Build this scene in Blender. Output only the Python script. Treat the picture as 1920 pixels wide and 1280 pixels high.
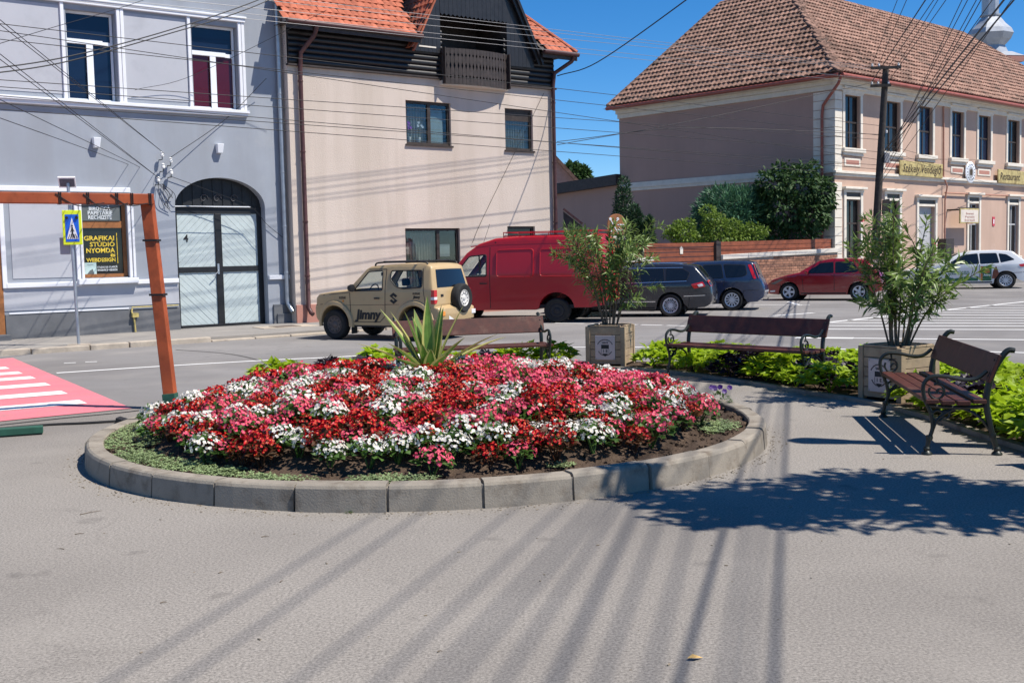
import bpy, bmesh, math, random
from mathutils import Vector, Matrix
R = math.radians
random.seed(7)
sc = bpy.context.scene
for o in list(bpy.data.objects): bpy.data.objects.remove(o)
COL = sc.collection
# ------------------------------------------------------------------ camera, sky, sun, exposure
FPX, CAMH, PITCH, ROLL = 2100.0, 1.75, math.atan(162/2100.0), 0.022
_fw = Vector((0, math.cos(PITCH), -math.sin(PITCH))); _U = Vector((0, math.sin(PITCH), math.cos(PITCH))); _X = Vector((1, 0, 0))
_r = _X*math.cos(ROLL)-_U*math.sin(ROLL); _u = _X*math.sin(ROLL)+_U*math.cos(ROLL)
CAM = Vector((0, 0, CAMH))
cd = bpy.data.cameras.new('camera'); cam = bpy.data.objects.new('camera', cd); COL.objects.link(cam)
cd.sensor_width = 36; cd.lens = FPX/1920*36; cd.clip_start = 0.1; cd.clip_end = 2000
mw = Matrix((( _r.x, _u.x, -_fw.x, 0), (_r.y, _u.y, -_fw.y, 0), (_r.z, _u.z, -_fw.z, CAMH), (0, 0, 0, 1)))
cam.matrix_world = mw; sc.camera = cam
SUN_EL = R(58); SXY = Vector((.95, -.31)).normalized()
wd = bpy.data.worlds.new('World'); sc.world = wd; wd.use_nodes = True
nt = wd.node_tree; sky = nt.nodes.new('ShaderNodeTexSky'); sky.sky_type = 'NISHITA'; sky.sun_disc = False
sky.sun_elevation = SUN_EL; sky.sun_rotation = math.atan2(SXY.x, SXY.y); sky.air_density = 1.0; sky.dust_density = 0.0; sky.ozone_density = 6.0; sky.altitude = 2500
hs = nt.nodes.new('ShaderNodeHueSaturation'); hs.inputs['Saturation'].default_value = 1.27
nt.links.new(sky.outputs[0], hs.inputs['Color']); nt.links.new(hs.outputs[0], nt.nodes['Background'].inputs[0]); nt.nodes['Background'].inputs[1].default_value = 0.106
sd = bpy.data.lights.new('sun', 'SUN'); sd.energy = 5.0; sd.angle = R(.55); sd.color = (1, .94, .85)
so = bpy.data.objects.new('sun', sd); COL.objects.link(so)
SUNV = Vector((SXY.x*math.cos(SUN_EL), SXY.y*math.cos(SUN_EL), math.sin(SUN_EL)))
so.rotation_euler = SUNV.to_track_quat('Z', 'Y').to_euler(); so.location = SUNV*30
vs = sc.view_settings; vs.view_transform = 'Standard'; vs.look = 'None'; vs.exposure = 0.45; vs.gamma = 1; vs.use_curve_mapping = False
sc.render.engine = 'CYCLES'
# ------------------------------------------------------------------ measuring helpers (photo pixel -> place in metres)
def ray(px, py): return _fw*FPX+_r*(px-960)-_u*(py-640)
def G(px, py, z=0.0):
    d = ray(px, py); return CAM+d*((z-CAMH)/d.z)
def AT(px, py, Y):
    d = ray(px, py); return CAM+d*(Y/d.y)
def shade_src(g, h): return Vector(g)+SUNV*(h/SUNV.z)      # a point at height h whose shadow falls on ground point g
class Frame:
    """a vertical facade: local x along it, local -y out of it, z up"""
    def __init__(s, p0, ang): s.p0 = Vector(p0); s.ang = ang; s.t = Vector((math.cos(ang), math.sin(ang), 0)); s.n = Vector((s.t.y, -s.t.x, 0))
    def uz(s, px, py, out=0.0):
        d = ray(px, py); q = s.p0+s.n*out; t = (q-CAM).dot(s.n)/d.dot(s.n); w = CAM+d*t-s.p0
        return w.dot(s.t), w.z
    def W(s, u, z, out=0.0): return s.p0+s.t*u+s.n*out+Vector((0, 0, z))
    def root(s, name, label, cat): return empty(name, s.p0, s.ang, label, cat)
# ------------------------------------------------------------------ objects
def tag(o, label=None, cat=None, group=None, kind=None):
    if label: o['label'] = label
    if cat: o['category'] = cat
    if group: o['group'] = group
    if kind: o['kind'] = kind
    return o
def empty(name, loc, rz=0, label=None, cat=None, group=None):
    o = bpy.data.objects.new(name, None); COL.objects.link(o); o.location = loc; o.rotation_euler = (0, 0, rz); o.empty_display_size = .1
    return tag(o, label, cat, group)
def put(name, me, parent=None, loc=(0, 0, 0), rot=(0, 0, 0), scale=None):
    o = bpy.data.objects.new(name, me); COL.objects.link(o); o.location = loc; o.rotation_euler = rot
    if scale: o.scale = scale
    if parent: o.parent = parent
    return o
class MB:
    def __init__(s): s.v = []; s.f = []; s.m = []; s.cm = 0
    def add(s, vs, fs):
        b = len(s.v); s.v += [tuple(p) for p in vs]; s.f += [tuple(b+i for i in f) for f in fs]; s.m += [s.cm]*len(fs); return s
    def quad(s, a, b, c, d): return s.add([a, b, c, d], [(0, 1, 2, 3)])
    def poly(s, pts): return s.add(pts, [tuple(range(len(pts)))])
    def box(s, x0, x1, y0, y1, z0, z1, M=None):
        v = [Vector(p) for p in ((x0, y0, z0), (x1, y0, z0), (x1, y1, z0), (x0, y1, z0), (x0, y0, z1), (x1, y0, z1), (x1, y1, z1), (x0, y1, z1))]
        if M is not None: v = [M@p for p in v]
        return s.add(v, [(0, 3, 2, 1), (4, 5, 6, 7), (0, 1, 5, 4), (1, 2, 6, 5), (2, 3, 7, 6), (3, 0, 4, 7)])
    def bar(s, a, b, w, h, up=(0, 0, 1)):
        a = Vector(a); b = Vector(b); d = (b-a); L = d.length; d.normalize(); u = Vector(up); x = d.cross(u)
        if x.length < 1e-4: x = d.cross(Vector((1, 0, 0)))
        x.normalize(); u = x.cross(d)
        v = [a+x*i*w/2+u*j*h/2+d*k*L for k in (0, 1) for i, j in ((-1, -1), (1, -1), (1, 1), (-1, 1))]
        return s.add(v, [(0, 1, 2, 3), (7, 6, 5, 4), (0, 4, 5, 1), (1, 5, 6, 2), (2, 6, 7, 3), (3, 7, 4, 0)])
    def tube(s, pts, r, n=8, cap=True, flat=1.0):
        pts = [Vector(p) for p in pts]; rs = r if isinstance(r, (list, tuple)) else [r]*len(pts); vv = []; ff = []
        ref = None
        for i, p in enumerate(pts):
            d = (pts[min(i+1, len(pts)-1)]-pts[max(i-1, 0)])
            if d.length < 1e-9: d = Vector((0, 0, 1))
            d.normalize()
            if ref is None: ref = Vector((1, 0, 0)) if abs(d.x) < .8 else Vector((0, 1, 0))
            x = (ref-d*ref.dot(d)).normalized(); y = d.cross(x); ref = x
            for k in range(n):
                a = 2*math.pi*k/n; vv.append(p+(x*math.cos(a)*flat+y*math.sin(a))*rs[i])
        for i in range(len(pts)-1):
            for k in range(n): ff.append((i*n+k, i*n+(k+1) % n, (i+1)*n+(k+1) % n, (i+1)*n+k))
        if cap: ff.append(tuple(range(n-1, -1, -1))); ff.append(tuple((len(pts)-1)*n+k for k in range(n)))
        return s.add(vv, ff)
    def lathe(s, prof, n=16, M=None, axis='z', cap=True):
        vv = []; ff = []
        for r, h in prof:
            for k in range(n):
                a = 2*math.pi*k/n; p = Vector((r*math.cos(a), r*math.sin(a), h))
                if axis == 'y': p = Vector((p.x, p.z, p.y))
                if axis == 'x': p = Vector((p.z, p.x, p.y))
                vv.append(M@p if M is not None else p)
        for i in range(len(prof)-1):
            for k in range(n): ff.append((i*n+k, i*n+(k+1) % n, (i+1)*n+(k+1) % n, (i+1)*n+k))
        if cap and prof[0][0] > 1e-6: ff.append(tuple(range(n-1, -1, -1)))
        if cap and prof[-1][0] > 1e-6: ff.append(tuple((len(prof)-1)*n+k for k in range(n)))
        return s.add(vv, ff)
    def prism(s, poly, y0, y1, M=None):
        """polygon in xz, extruded along y"""
        n = len(poly); v = [Vector((x, y, z)) for y in (y0, y1) for x, z in poly]
        if M is not None: v = [M@p for p in v]
        return s.add(v, [tuple(range(n)), tuple(range(2*n-1, n-1, -1))]+[(i, n+i, n+(i+1) % n, (i+1) % n) for i in range(n)])
    def slab(s, poly, z0, z1):
        n = len(poly); v = [(x, y, z) for z in (z0, z1) for x, y in poly]
        return s.add(v, [tuple(range(n-1, -1, -1)), tuple(range(n, 2*n))]+[(i, (i+1) % n, n+(i+1) % n, n+i) for i in range(n)])
    def mesh(s, name, mats, smooth=False, angle=40, fixn=True):
        me = bpy.data.meshes.new(name); me.from_pydata(s.v, [], s.f)
        mats = mats if isinstance(mats, (list, tuple)) else [mats]
        for m in mats: me.materials.append(m)
        if len(mats) > 1: me.polygons.foreach_set('material_index', s.m)
        if fixn:
            bm = bmesh.new(); bm.from_mesh(me); bmesh.ops.recalc_face_normals(bm, faces=bm.faces); bm.to_mesh(me); bm.free()
        if smooth:
            me.polygons.foreach_set('use_smooth', [True]*len(me.polygons))
            if angle < 180: me.set_sharp_from_angle(angle=R(angle))
        me.update(); return me
    def build(s, name, mats, parent=None, smooth=False, bev=0, loc=(0, 0, 0), rz=0, **k):
        o = put(name, s.mesh(name, mats, smooth, fixn=k.get('fixn', True)), parent, loc, (0, 0, rz))
        if bev:
            m = o.modifiers.new('bevel', 'BEVEL'); m.width = bev; m.segments = 2; m.limit_method = 'ANGLE'; m.angle_limit = R(50)
        return o
def copy_tree(o, parent=None):
    c = o.copy(); COL.objects.link(c); c.parent = parent
    for ch in o.children: copy_tree(ch, c)
    return c
def cat(pts, n=6, closed=False):
    """Catmull-Rom through points"""
    P = [Vector(p) for p in pts]; out = []; N = len(P)
    for i in range(N if closed else N-1):
        p0 = P[(i-1) % N] if closed or i > 0 else P[0]*2-P[1]; p1 = P[i]; p2 = P[(i+1) % N]; p3 = P[(i+2) % N] if closed or i+2 < N else P[-1]*2-P[-2]
        for k in range(n):
            t = k/n; out.append(.5*((2*p1)+(p2-p0)*t+(2*p0-5*p1+4*p2-p3)*t*t+(3*p1-p0-3*p2+p3)*t**3))
    if not closed: out.append(P[-1])
    return out
def text_obj(s, size, mat, name='lettering', parent=None, M=None, depth=.002, bold=.0, shear=0, sx=1.0, width=None, align='CENTER'):
    c = bpy.data.curves.new('t', 'FONT'); c.body = s; c.size = size; c.align_x = align; c.align_y = 'CENTER'; c.extrude = depth; c.offset = bold; c.shear = shear; c.resolution_u = 2
    o = bpy.data.objects.new('t', c); COL.objects.link(o); dg = bpy.context.evaluated_depsgraph_get(); dg.update()
    me = bpy.data.meshes.new_from_object(o.evaluated_get(dg)); bpy.data.objects.remove(o); bpy.data.curves.remove(c)
    me.materials.clear(); me.materials.append(mat)
    k = sx
    if width:
        xs = [v.co.x for v in me.vertices]; k = width/max(1e-6, max(xs)-min(xs))
    me.transform(Matrix.Diagonal((k, 1, 1, 1)))
    me.transform(Matrix(((1, 0, 0, 0), (0, 0, -1, 0), (0, 1, 0, 0), (0, 0, 0, 1))))   # stand it up: x right, z up, faces -y
    if M is not None: me.transform(M)
    return put(name, me, parent)
T = Matrix.Translation
# ------------------------------------------------------------------ materials
def M(name, col, rough=.6, var=.12, scale=4, bump=0, bscale=60, metal=0, spec=.4, coat=0, col2=None, streak=None, trans=0, alpha=None, speck=0, sscale=200, rvar=0, rnd=0, dirt=None, obj=False):
    m = bpy.data.materials.new(name); m.use_nodes = True; n = m.node_tree.nodes; l = m.node_tree.links; b = n['Principled BSDF']
    b.inputs['Roughness'].default_value = rough; b.inputs['Metallic'].default_value = metal; b.inputs['Specular IOR Level'].default_value = spec
    b.inputs['Coat Weight'].default_value = coat; b.inputs['Coat Roughness'].default_value = .05
    if obj: g = n.new('ShaderNodeTexCoord'); pos = g.outputs['Object']
    else: g = n.new('ShaderNodeNewGeometry'); pos = g.outputs['Position']
    def noise(sc_, det=4, mapping=None, rg=.6):
        t = n.new('ShaderNodeTexNoise'); t.inputs['Scale'].default_value = sc_; t.inputs['Detail'].default_value = det; t.inputs['Roughness'].default_value = rg
        if mapping:
            mp = n.new('ShaderNodeMapping'); mp.inputs['Scale'].default_value = mapping; l.new(pos, mp.inputs[0]); l.new(mp.outputs[0], t.inputs['Vector'])
        else: l.new(pos, t.inputs['Vector'])
        return t.outputs['Fac']
    def ramp(f, lo=.3, hi=.7):
        r_ = n.new('ShaderNodeMapRange'); r_.inputs[1].default_value = lo; r_.inputs[2].default_value = hi; l.new(f, r_.inputs[0]); return r_.outputs[0]
    def mix(f, a, c, mode='MIX'):
        x = n.new('ShaderNodeMix'); x.data_type = 'RGBA'; x.blend_type = mode
        for s_, val in ((0, f), (6, a), (7, c)):
            if isinstance(val, (int, float)): x.inputs[s_].default_value = val
            elif isinstance(val, tuple): x.inputs[s_].default_value = (*val[:3], 1)
            else: l.new(val, x.inputs[s_])
        return x.outputs[2]
    c2 = col2 or tuple(min(1, c*(1+var)) for c in col); c1 = col if col2 else tuple(c*(1-var) for c in col)
    out = mix(ramp(noise(scale)), c1, c2)
    if streak: out = mix(ramp(noise(1, 5, streak[0]), .42, .75), out, streak[1])
    if dirt: out = mix(ramp(noise(dirt[0], 6, None, .65), dirt[2], dirt[2]+.22), out, dirt[1])
    if speck:
        f = ramp(noise(sscale, 5, None, .85), .38, .62); out = mix(speck, out, mix(f, tuple(c*.45 for c in col), tuple(min(1, c*1.55) for c in col)))
    if rnd:
        oi = n.new('ShaderNodeObjectInfo'); h = n.new('ShaderNodeHueSaturation'); mr = n.new('ShaderNodeMapRange'); mr.inputs[3].default_value = 1-rnd; mr.inputs[4].default_value = 1+rnd
        l.new(oi.outputs['Random'], mr.inputs[0]); l.new(mr.outputs[0], h.inputs['Value']); l.new(out, h.inputs['Color']); out = h.outputs[0]
    l.new(out, b.inputs['Base Color'])
    if rvar:
        mr = n.new('ShaderNodeMapRange'); mr.inputs[3].default_value = max(0, rough-rvar); mr.inputs[4].default_value = min(1, rough+rvar); l.new(noise(scale*1.7), mr.inputs[0]); l.new(mr.outputs[0], b.inputs['Roughness'])
    if bump:
        bp = n.new('ShaderNodeBump'); bp.inputs['Strength'].default_value = 1; bp.inputs['Distance'].default_value = bump; l.new(noise(bscale, 3), bp.inputs['Height']); l.new(bp.outputs[0], b.inputs['Normal'])
    if trans:
        tr = n.new('ShaderNodeBsdfTranslucent'); l.new(out, tr.inputs[0]); ms = n.new('ShaderNodeMixShader'); ms.inputs[0].default_value = trans
        l.new(b.outputs[0], ms.inputs[1]); l.new(tr.outputs[0], ms.inputs[2]); l.new(ms.outputs[0], n['Material Output'].inputs[0])
    return m
def glass(name, tint=(.6, .7, .72), a=.55):
    """thin window glass: partly clear, partly mirror"""
    m = bpy.data.materials.new(name); m.use_nodes = True; n = m.node_tree.nodes; l = m.node_tree.links; n.remove(n['Principled BSDF'])
    t = n.new('ShaderNodeBsdfTransparent'); t.inputs[0].default_value = (*tint, 1); gl = n.new('ShaderNodeBsdfGlossy'); gl.inputs['Roughness'].default_value = .02; gl.inputs[0].default_value = (.9, .95, 1, 1)
    lw = n.new('ShaderNodeLayerWeight'); pw = n.new('ShaderNodeMath'); pw.operation = 'POWER'; pw.inputs[1].default_value = 4; l.new(lw.outputs['Facing'], pw.inputs[0]); fr = n.new('ShaderNodeMath'); fr.operation = 'MULTIPLY_ADD'; fr.inputs[1].default_value = .7; fr.inputs[2].default_value = .05; l.new(pw.outputs[0], fr.inputs[0]); mx = n.new('ShaderNodeMixShader'); l.new(fr.outputs[0], mx.inputs[0]); l.new(t.outputs[0], mx.inputs[1]); l.new(gl.outputs[0], mx.inputs[2]); l.new(mx.outputs[0], n['Material Output'].inputs[0])
    return m
# ------------------------------------------------------------------ palette
m_plaza = M('plaza asphalt', (.252, .23, .205), .95, .12, .9, .0012, 200, speck=.8, sscale=62, dirt=(.3, (.175, .162, .147), .5), spec=.2)
def weather(m, cs=.42, amt=.55, stain=(.11, .1, .092)):
    """hairline cracks, oil spots and worn patches on asphalt"""
    n = m.node_tree.nodes; l = m.node_tree.links; b = n['Principled BSDF']; src = b.inputs['Base Color'].links[0].from_socket; g = n.new('ShaderNodeNewGeometry')
    def N(s, d=4): t = n.new('ShaderNodeTexNoise'); t.inputs['Scale'].default_value = s; t.inputs['Detail'].default_value = d; l.new(g.outputs['Position'], t.inputs['Vector']); return t
    def MR(f, a, c, d=0, e=1): r_ = n.new('ShaderNodeMapRange'); r_.inputs[1].default_value = a; r_.inputs[2].default_value = c; r_.inputs[3].default_value = d; r_.inputs[4].default_value = e; l.new(f, r_.inputs[0]); return r_.outputs[0]
    def MU(a, c): x = n.new('ShaderNodeMath'); x.operation = 'MULTIPLY'; l.new(a, x.inputs[0]); (l.new(c, x.inputs[1]) if not isinstance(c, float) else setattr(x.inputs[1], 'default_value', c)); return x.outputs[0]
    dn = N(1.4); ad = n.new('ShaderNodeVectorMath'); ad.operation = 'MULTIPLY_ADD'; l.new(dn.outputs['Color'], ad.inputs[0]); ad.inputs[1].default_value = (.9, .9, 0); l.new(g.outputs['Position'], ad.inputs[2])
    v = n.new('ShaderNodeTexVoronoi'); v.feature = 'DISTANCE_TO_EDGE'; v.inputs['Scale'].default_value = cs; l.new(ad.outputs[0], v.inputs['Vector'])
    crack = MU(MU(MR(v.outputs['Distance'], .0, .008, 1, 0), MR(N(.5, 2).outputs['Fac'], .5, .62)), amt)
    spots = MU(MR(N(2.3, 3).outputs['Fac'], .66, .74), .5); big = MU(MR(N(.2, 5).outputs['Fac'], .45, .62), .4); lite = MU(MR(N(.7, 6).outputs['Fac'], .54, .72), .22)
    def mixc(f, a, col): x = n.new('ShaderNodeMix'); x.data_type = 'RGBA'; l.new(f, x.inputs[0]); l.new(a, x.inputs[6]); x.inputs[7].default_value = (*col, 1); return x.outputs[2]
    o = mixc(crack, src, (.05, .045, .04)); o = mixc(spots, o, stain); o = mixc(big, o, stain); o = mixc(lite, o, (.36, .33, .29)); l.new(o, b.inputs['Base Color'])
weather(m_plaza, .3, .12)
m_road = M('road asphalt', (.215, .205, .20), .9, .1, .35, .002, 120, speck=.25, sscale=120, dirt=(.5, (.27, .256, .245), .5), spec=.2)
weather(m_road, .3, .3)
m_walk = M('pavement asphalt', (.25, .235, .22), .92, .12, .8, .003, 90, speck=.25, sscale=120, dirt=(.9, (.33, .305, .27), .5), spec=.2)
m_white = M('road paint white', (.72, .71, .69), .7, .08, 3, 0, 60, dirt=(6, (.42, .40, .39), .58), spec=.3)
m_red = M('crossing paint red', (.66, .18, .21), .75, .1, 1.2, .001, 90, dirt=(2.2, (.33, .20, .19), .5), speck=.3, spec=.3)
m_kerb = M('kerb concrete', (.27, .238, .195), .9, .2, 3, .003, 80, dirt=(5, (.105, .078, .055), .5), speck=.22, sscale=190, spec=.2)
m_soil = M('bed soil', (.088, .062, .045), 1, .3, 9, .02, 45, speck=.5, sscale=70, spec=.1)
m_iron = M('green-black iron', (.011, .016, .013), .42, .25, 20, .001, 120, spec=.5)
m_benchwood = M('bench stained wood', (.07, .017, .009), .5, .35, 9, .001, 50, dirt=(4, (.15, .075, .048), .56), spec=.45)
m_planter = M('planter timber', (.36, .265, .17), .8, .2, 7, .002, 60, dirt=(4, (.2, .155, .11), .56), spec=.25)
m_timber = M('orange stained timber', (.36, .075, .022), .55, .35, 6, .001, 50, dirt=(3, (.21, .04, .016), .5), spec=.4)
m_green = M('green painted foot', (.02, .085, .055), .6, .2, 10)
m_black = M('black rubber', (.012, .012, .013), .6, .2, 10)
m_galv = M('galvanised metal', (.42, .45, .48), .42, .12, 6, metal=.7)
m_wire = M('wire black', (.012, .012, .014), .6, .1)
m_wirel = M('wire sunlit tone', (.2, .2, .21), .45, .1, metal=.6)  # paler wire colour with the sunlight on the wires painted in
m_pole = M('tarred pole wood', (.05, .042, .037), .9, .3, 9, .003, 40)
m_porc = M('white porcelain', (.75, .75, .73), .25, .05)
def leafmat(name, c, var=.25, trans=.35, rough=.5, scale=25, rnd=.12): return M(name, c, rough, var, scale, trans=trans, spec=.35, rnd=rnd)
m_lf_beg = leafmat('begonia leaf', (.075, .15, .03))
m_lf_brz = leafmat('begonia bronze leaf', (.11, .045, .02))
m_fl_red = leafmat('red petal', (.5, .004, .014), .35, .2)
m_fl_pink = leafmat('pink petal', (.80, .09, .19), .28, .3)
m_fl_white = leafmat('white petal', (.86, .83, .78), .06, .35)
m_fl_yel = M('stamen', (.75, .48, .05), .6)
m_lime = leafmat('lime vine leaf', (.34, .47, .02), .22, .45, scale=14)
m_purp = leafmat('dark vine leaf', (.022, .013, .024), .4, .1, scale=14)
m_sedum = leafmat('sedum leaf', (.23, .30, .135), .35, .15, scale=14)
m_olea = leafmat('oleander leaf', (.17, .245, .06), .45, .3, .38, scale=6)
m_stem = M('plant stem', (.14, .105, .07), .85, .25, 12)
m_yuc = leafmat('sword leaf green', (.14, .25, .045), .3, .25, .4, 8, 0); m_yucm = leafmat('sword leaf margin', (.48, .46, .16), .15, .25, .4, 8, 0)
m_pansy = leafmat('purple petal', (.055, .012, .16), .3, .2)
# ------------------------------------------------------------------ ground, road, markings
GA = math.atan2(.61, .792); FG = Frame(G(341, 617, .1), GA)                      # grey and beige street front
FP = Frame(Vector((*AT(1565, 322, 45).xy, .15)), R(43))                           # restaurant street front, corner at u=0
FL = Frame(FP.p0, R(133))                                                        # its side wall (u runs away from the corner; outward is the other side)
def sheet(name, poly, z, mat, kind='structure'):
    mb = MB(); mb.poly([(p[0], p[1], z) for p in poly]); return tag(mb.build(name, mat), kind=kind)
sheet('ground', [(-400, -150), (500, -150), (500, 700), (-400, 700)], 0, m_plaza)
e0 = G(0, 790); dv = Vector((.786, .618, 0))
road_poly = [e0-dv*80, e0, G(130, 778), G(245, 767), Vector((-4.15, 14.3, 0)), Vector((-3.8, 15.5, 0)), Vector((-1.9, 17.95, 0)), Vector((.8, 17.95, 0)), Vector((2.5, 17.55, 0)), Vector((4.6, 16.75, 0)), Vector((6.35, 15.95, 0)), Vector((6.95, 14, 0)), Vector((7.3, 10, 0)), Vector((7.5, 4, 0)), Vector((9, -30, 0)), Vector((200, -30, 0)), Vector((200, 200, 0)), Vector((-200, 200, 0))]
sheet('road', road_poly, .004, m_road)
def strip(name, pts, w, mat=m_white, z=.009, label=None):
    pts = [Vector((p[0], p[1], 0)) for p in pts]; mb = MB(); L = []; Rr = []
    for i, p in enumerate(pts):
        d = (pts[min(i+1, len(pts)-1)]-pts[max(0, i-1)]).normalized(); n = Vector((-d.y, d.x, 0))*(w/2); L.append(p+n); Rr.append(p-n)
    for i in range(len(pts)-1): mb.quad(*[(q.x, q.y, z) for q in (Rr[i], Rr[i+1], L[i+1], L[i])])
    return tag(mb.build(name, mat), kind='structure')
strip('road_marking', cat([G(106, 700), G(250, 690.5), G(396, 681.8), G(520, 675), G(640, 669.5), (-1.2, 20.75, 0), (.92, 20.86, 0), (2.72, 20.4, 0), (5.25, 19.4, 0), (7.3, 18.5, 0), (9.5, 16.6, 0), (11, 13, 0)], 8), .13)
cd_ = Vector((.84, .542, 0)); xa, xb = G(24, 671.5), G(247, 766)
sheet('crossing_field', [xa, xb, G(0, 790.5), G(0, 790.5)-dv*6, xa-cd_*8], .008, m_red)
for px, py in ((14.6, 692), (38.5, 701), (62.5, 710), (90, 722.5), (121, 738), (156, 755.6)):
    e = G(px, py-1.5); strip('crossing_bar', [e-cd_*4.2, e], .46, z=.0125)
for a, b in ((G(1108, 607.3), G(1195, 609.2)), (G(1202, 609.4), G(1242, 610.2)), (G(1250, 610.6), G(1285, 611.5)), (G(1040, 606), G(1096, 607))): strip('road_marking', [a, b], .14)
strip('road_marking', [G(1492, 633.5), G(1600, 634.5)], .3); strip('road_marking', [G(1600, 634.6), G(1734, 636), G(1960, 638)], .16)
strip('road_marking', [G(1556, 604.5), G(1700, 589), G(1960, 562)], .16)
for i, y in enumerate((573, 577.6, 582, 586.3, 591, 596, 601, 606, 611.3, 618)):
    xl = 1556+(604.5-y)*9.5 if y < 604 else 1556-(y-604)*.2
    strip('road_marking', [G(xl, y-.4), G(1990, y+.8)], .17)
strip('road_marking', [G(1290, 573), G(1519, 572)], .14); strip('road_marking', [G(1478, 566), G(1501, 573)], .14); strip('road_marking', [G(1447, 592.5), G(1526, 587)], .18)
strip('road_marking', [G(1290, 566), G(1440, 563.5)], .14); strip('road_marking', [G(120, 681.5), G(142, 680.5)], .1); strip('road_marking', [G(160, 679.5), G(182, 678.6)], .1)
# road seams
m_seam = M('asphalt seam', (.075, .07, .066), .9, .3, 12)
strip('road_seam', cat([G(330, 656), G(430, 664), G(500, 680), G(560, 700)], 5), .05, m_seam, .0075)
strip('road_seam', cat([G(0, 797), G(120, 784), G(250, 771), G(330, 757), G(420, 722), (-3.9, 16.3, 0)], 5), .05, m_seam, .0075)
# pavement in front of the houses
def WG(u, out, fr=FG): p = fr.W(u, 0, out); return (p.x, p.y)
walk = [WG(-40, 3.45), WG(11.2, 3.45), WG(12.2, 1.0), WG(-.9, 1.0, FP), WG(.5, 2.7, FP), WG(60, 2.7, FP), WG(60, -2, FP), WG(0, -2, FP), WG(11.5, -2), WG(-40, -2)]
mb = MB(); mb.slab(walk, -.02, .1); pv = tag(mb.build('pavement', m_walk), kind='structure')
m_kst = M('old kerb stone', (.42, .36, .29), .9, .15, 4, .005, 40, dirt=(3, (.28, .24, .2), .5))
u = -9.0
while u < 10.9:
    w = random.uniform(.75, 1.15); h = .118+random.uniform(-.006, .008)
    if u > -1.2 and u < 3.6: h = .045+random.uniform(-.012, .012)
    mb = MB(); mb.box(0, w-.02, -.16, .03, -.03, h); k = mb.build('kerbstone', m_kst, pv, bev=.02); k.location = FG.W(u, -.1, 3.46+random.uniform(-.015, .015)); k.rotation_euler = (0, 0, GA+random.uniform(-.012, .012)); u += w
mb = MB(); hx = FG.W(2.05, 0, 1.5); mc = MB(); mc.slab([(-.75, -.42), (.7, -.5), (.8, .45), (-.65, .5)], .1, .112); slab = mc.build('manhole_surround', m_kst, None, loc=(hx.x, hx.y, 0), rz=GA); tag(slab, 'pale concrete patch round a dark manhole cover before the gate', 'manhole')
mb.box(-.32, .32, -.26, .26, .113, .121); mb.build('cover', M('manhole iron', (.13, .105, .09), .7, .3, 30, .002, 200), slab)
# raised dark edging of the plaza side at the crossing
# ------------------------------------------------------------------ round flower bed: kerb blocks, soil
BC = Vector((-.79, 10.79, 0)); BR = 3.17
bed = empty('flower_bed', BC, 0, 'round kerbed flower bed full of soil in the middle of the asphalt plaza', 'flower bed')
NK = 30
for i in range(NK):
    a0 = 2*math.pi*(i+.36)/NK+.0032; a1 = 2*math.pi*(i+1.36)/NK-.0032; r0 = BR-.165; r1 = BR+random.uniform(-.012, .012); h = .19+random.uniform(-.008, .008)
    mb = MB(); n = 4; c = .03; prof = [(r1+.012, -.03), (r1-.004, h-c), (r1-c*.4-.004, h-c*.35), (r1-c-.004, h), (r0+.01, h), (r0, h-.01), (r0, -.03)]
    for k in range(n):
        b0 = a0+(a1-a0)*k/n; b1 = a0+(a1-a0)*(k+1)/n
        for (ra, za), (rb, zb) in zip(prof[:-1], prof[1:]): mb.quad((ra*math.cos(b0), ra*math.sin(b0), za), (ra*math.cos(b1), ra*math.sin(b1), za), (rb*math.cos(b1), rb*math.sin(b1), zb), (rb*math.cos(b0), rb*math.sin(b0), zb))
    for b in (a0, a1): mb.poly([(r_*math.cos(b), r_*math.sin(b), z_) for r_, z_ in prof])
    mb.build('kerb_block', m_kerb, bed, smooth=True)
# mortar between blocks
m_mo = M('mortar', (.20, .18, .155), 1, .3, 20, .004, 60); mb = MB(); mb.box(BR-.16, BR-.02, -.022, .022, 0, .165); mo_me = mb.mesh('mortar_joint', m_mo)
for i in range(NK): put('mortar_joint', mo_me, bed, (0, 0, 0), (0, 0, 2*math.pi*(i+.36)/NK))
def soil_z(x, y):
    r = math.hypot(x, y); return .14+.34*max(0, 1-(r/2.62)**2.8)
mb = MB(); NR, NA = 40, 120; vv = [(0, 0, soil_z(0, 0))]; ff = []
for i in range(1, NR+1):
    for k in range(NA):
        a = 2*math.pi*k/NA; r = (BR-.155)*i/NR; x, y = r*math.cos(a), r*math.sin(a); vv.append((x, y, soil_z(x, y)+random.uniform(-.014, .014)+.012*math.sin(x*17+y*9)))
for k in range(NA): ff.append((0, 1+k, 1+(k+1) % NA))
for i in range(NR-1):
    for k in range(NA): b = 1+i*NA; ff.append((b+k, b+NA+k, b+NA+(k+1) % NA, b+(k+1) % NA))
mb.add(vv, ff); mb.build('soil', m_soil, bed, smooth=True)
# loose clods on the bare ring
mb = MB()
for i in range(900):
    a = random.uniform(math.pi*.9, math.pi*2.15); r = random.uniform(2.5, BR-.18); x, y = r*math.cos(a), r*math.sin(a); s = random.uniform(.006, .02)*random.uniform(.6, 1.3); z = soil_z(x, y)
    Mx = T((x, y, z))@Matrix.Rotation(random.uniform(0, 6), 4, 'Z')@Matrix.Rotation(random.uniform(0, 6), 4, 'X'); mb.box(-s, s, -s*.8, s*.8, -s*.6, s*.6, Mx)
tag(mb.build('soil_clods', m_soil, bed, smooth=True), kind='stuff')
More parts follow.
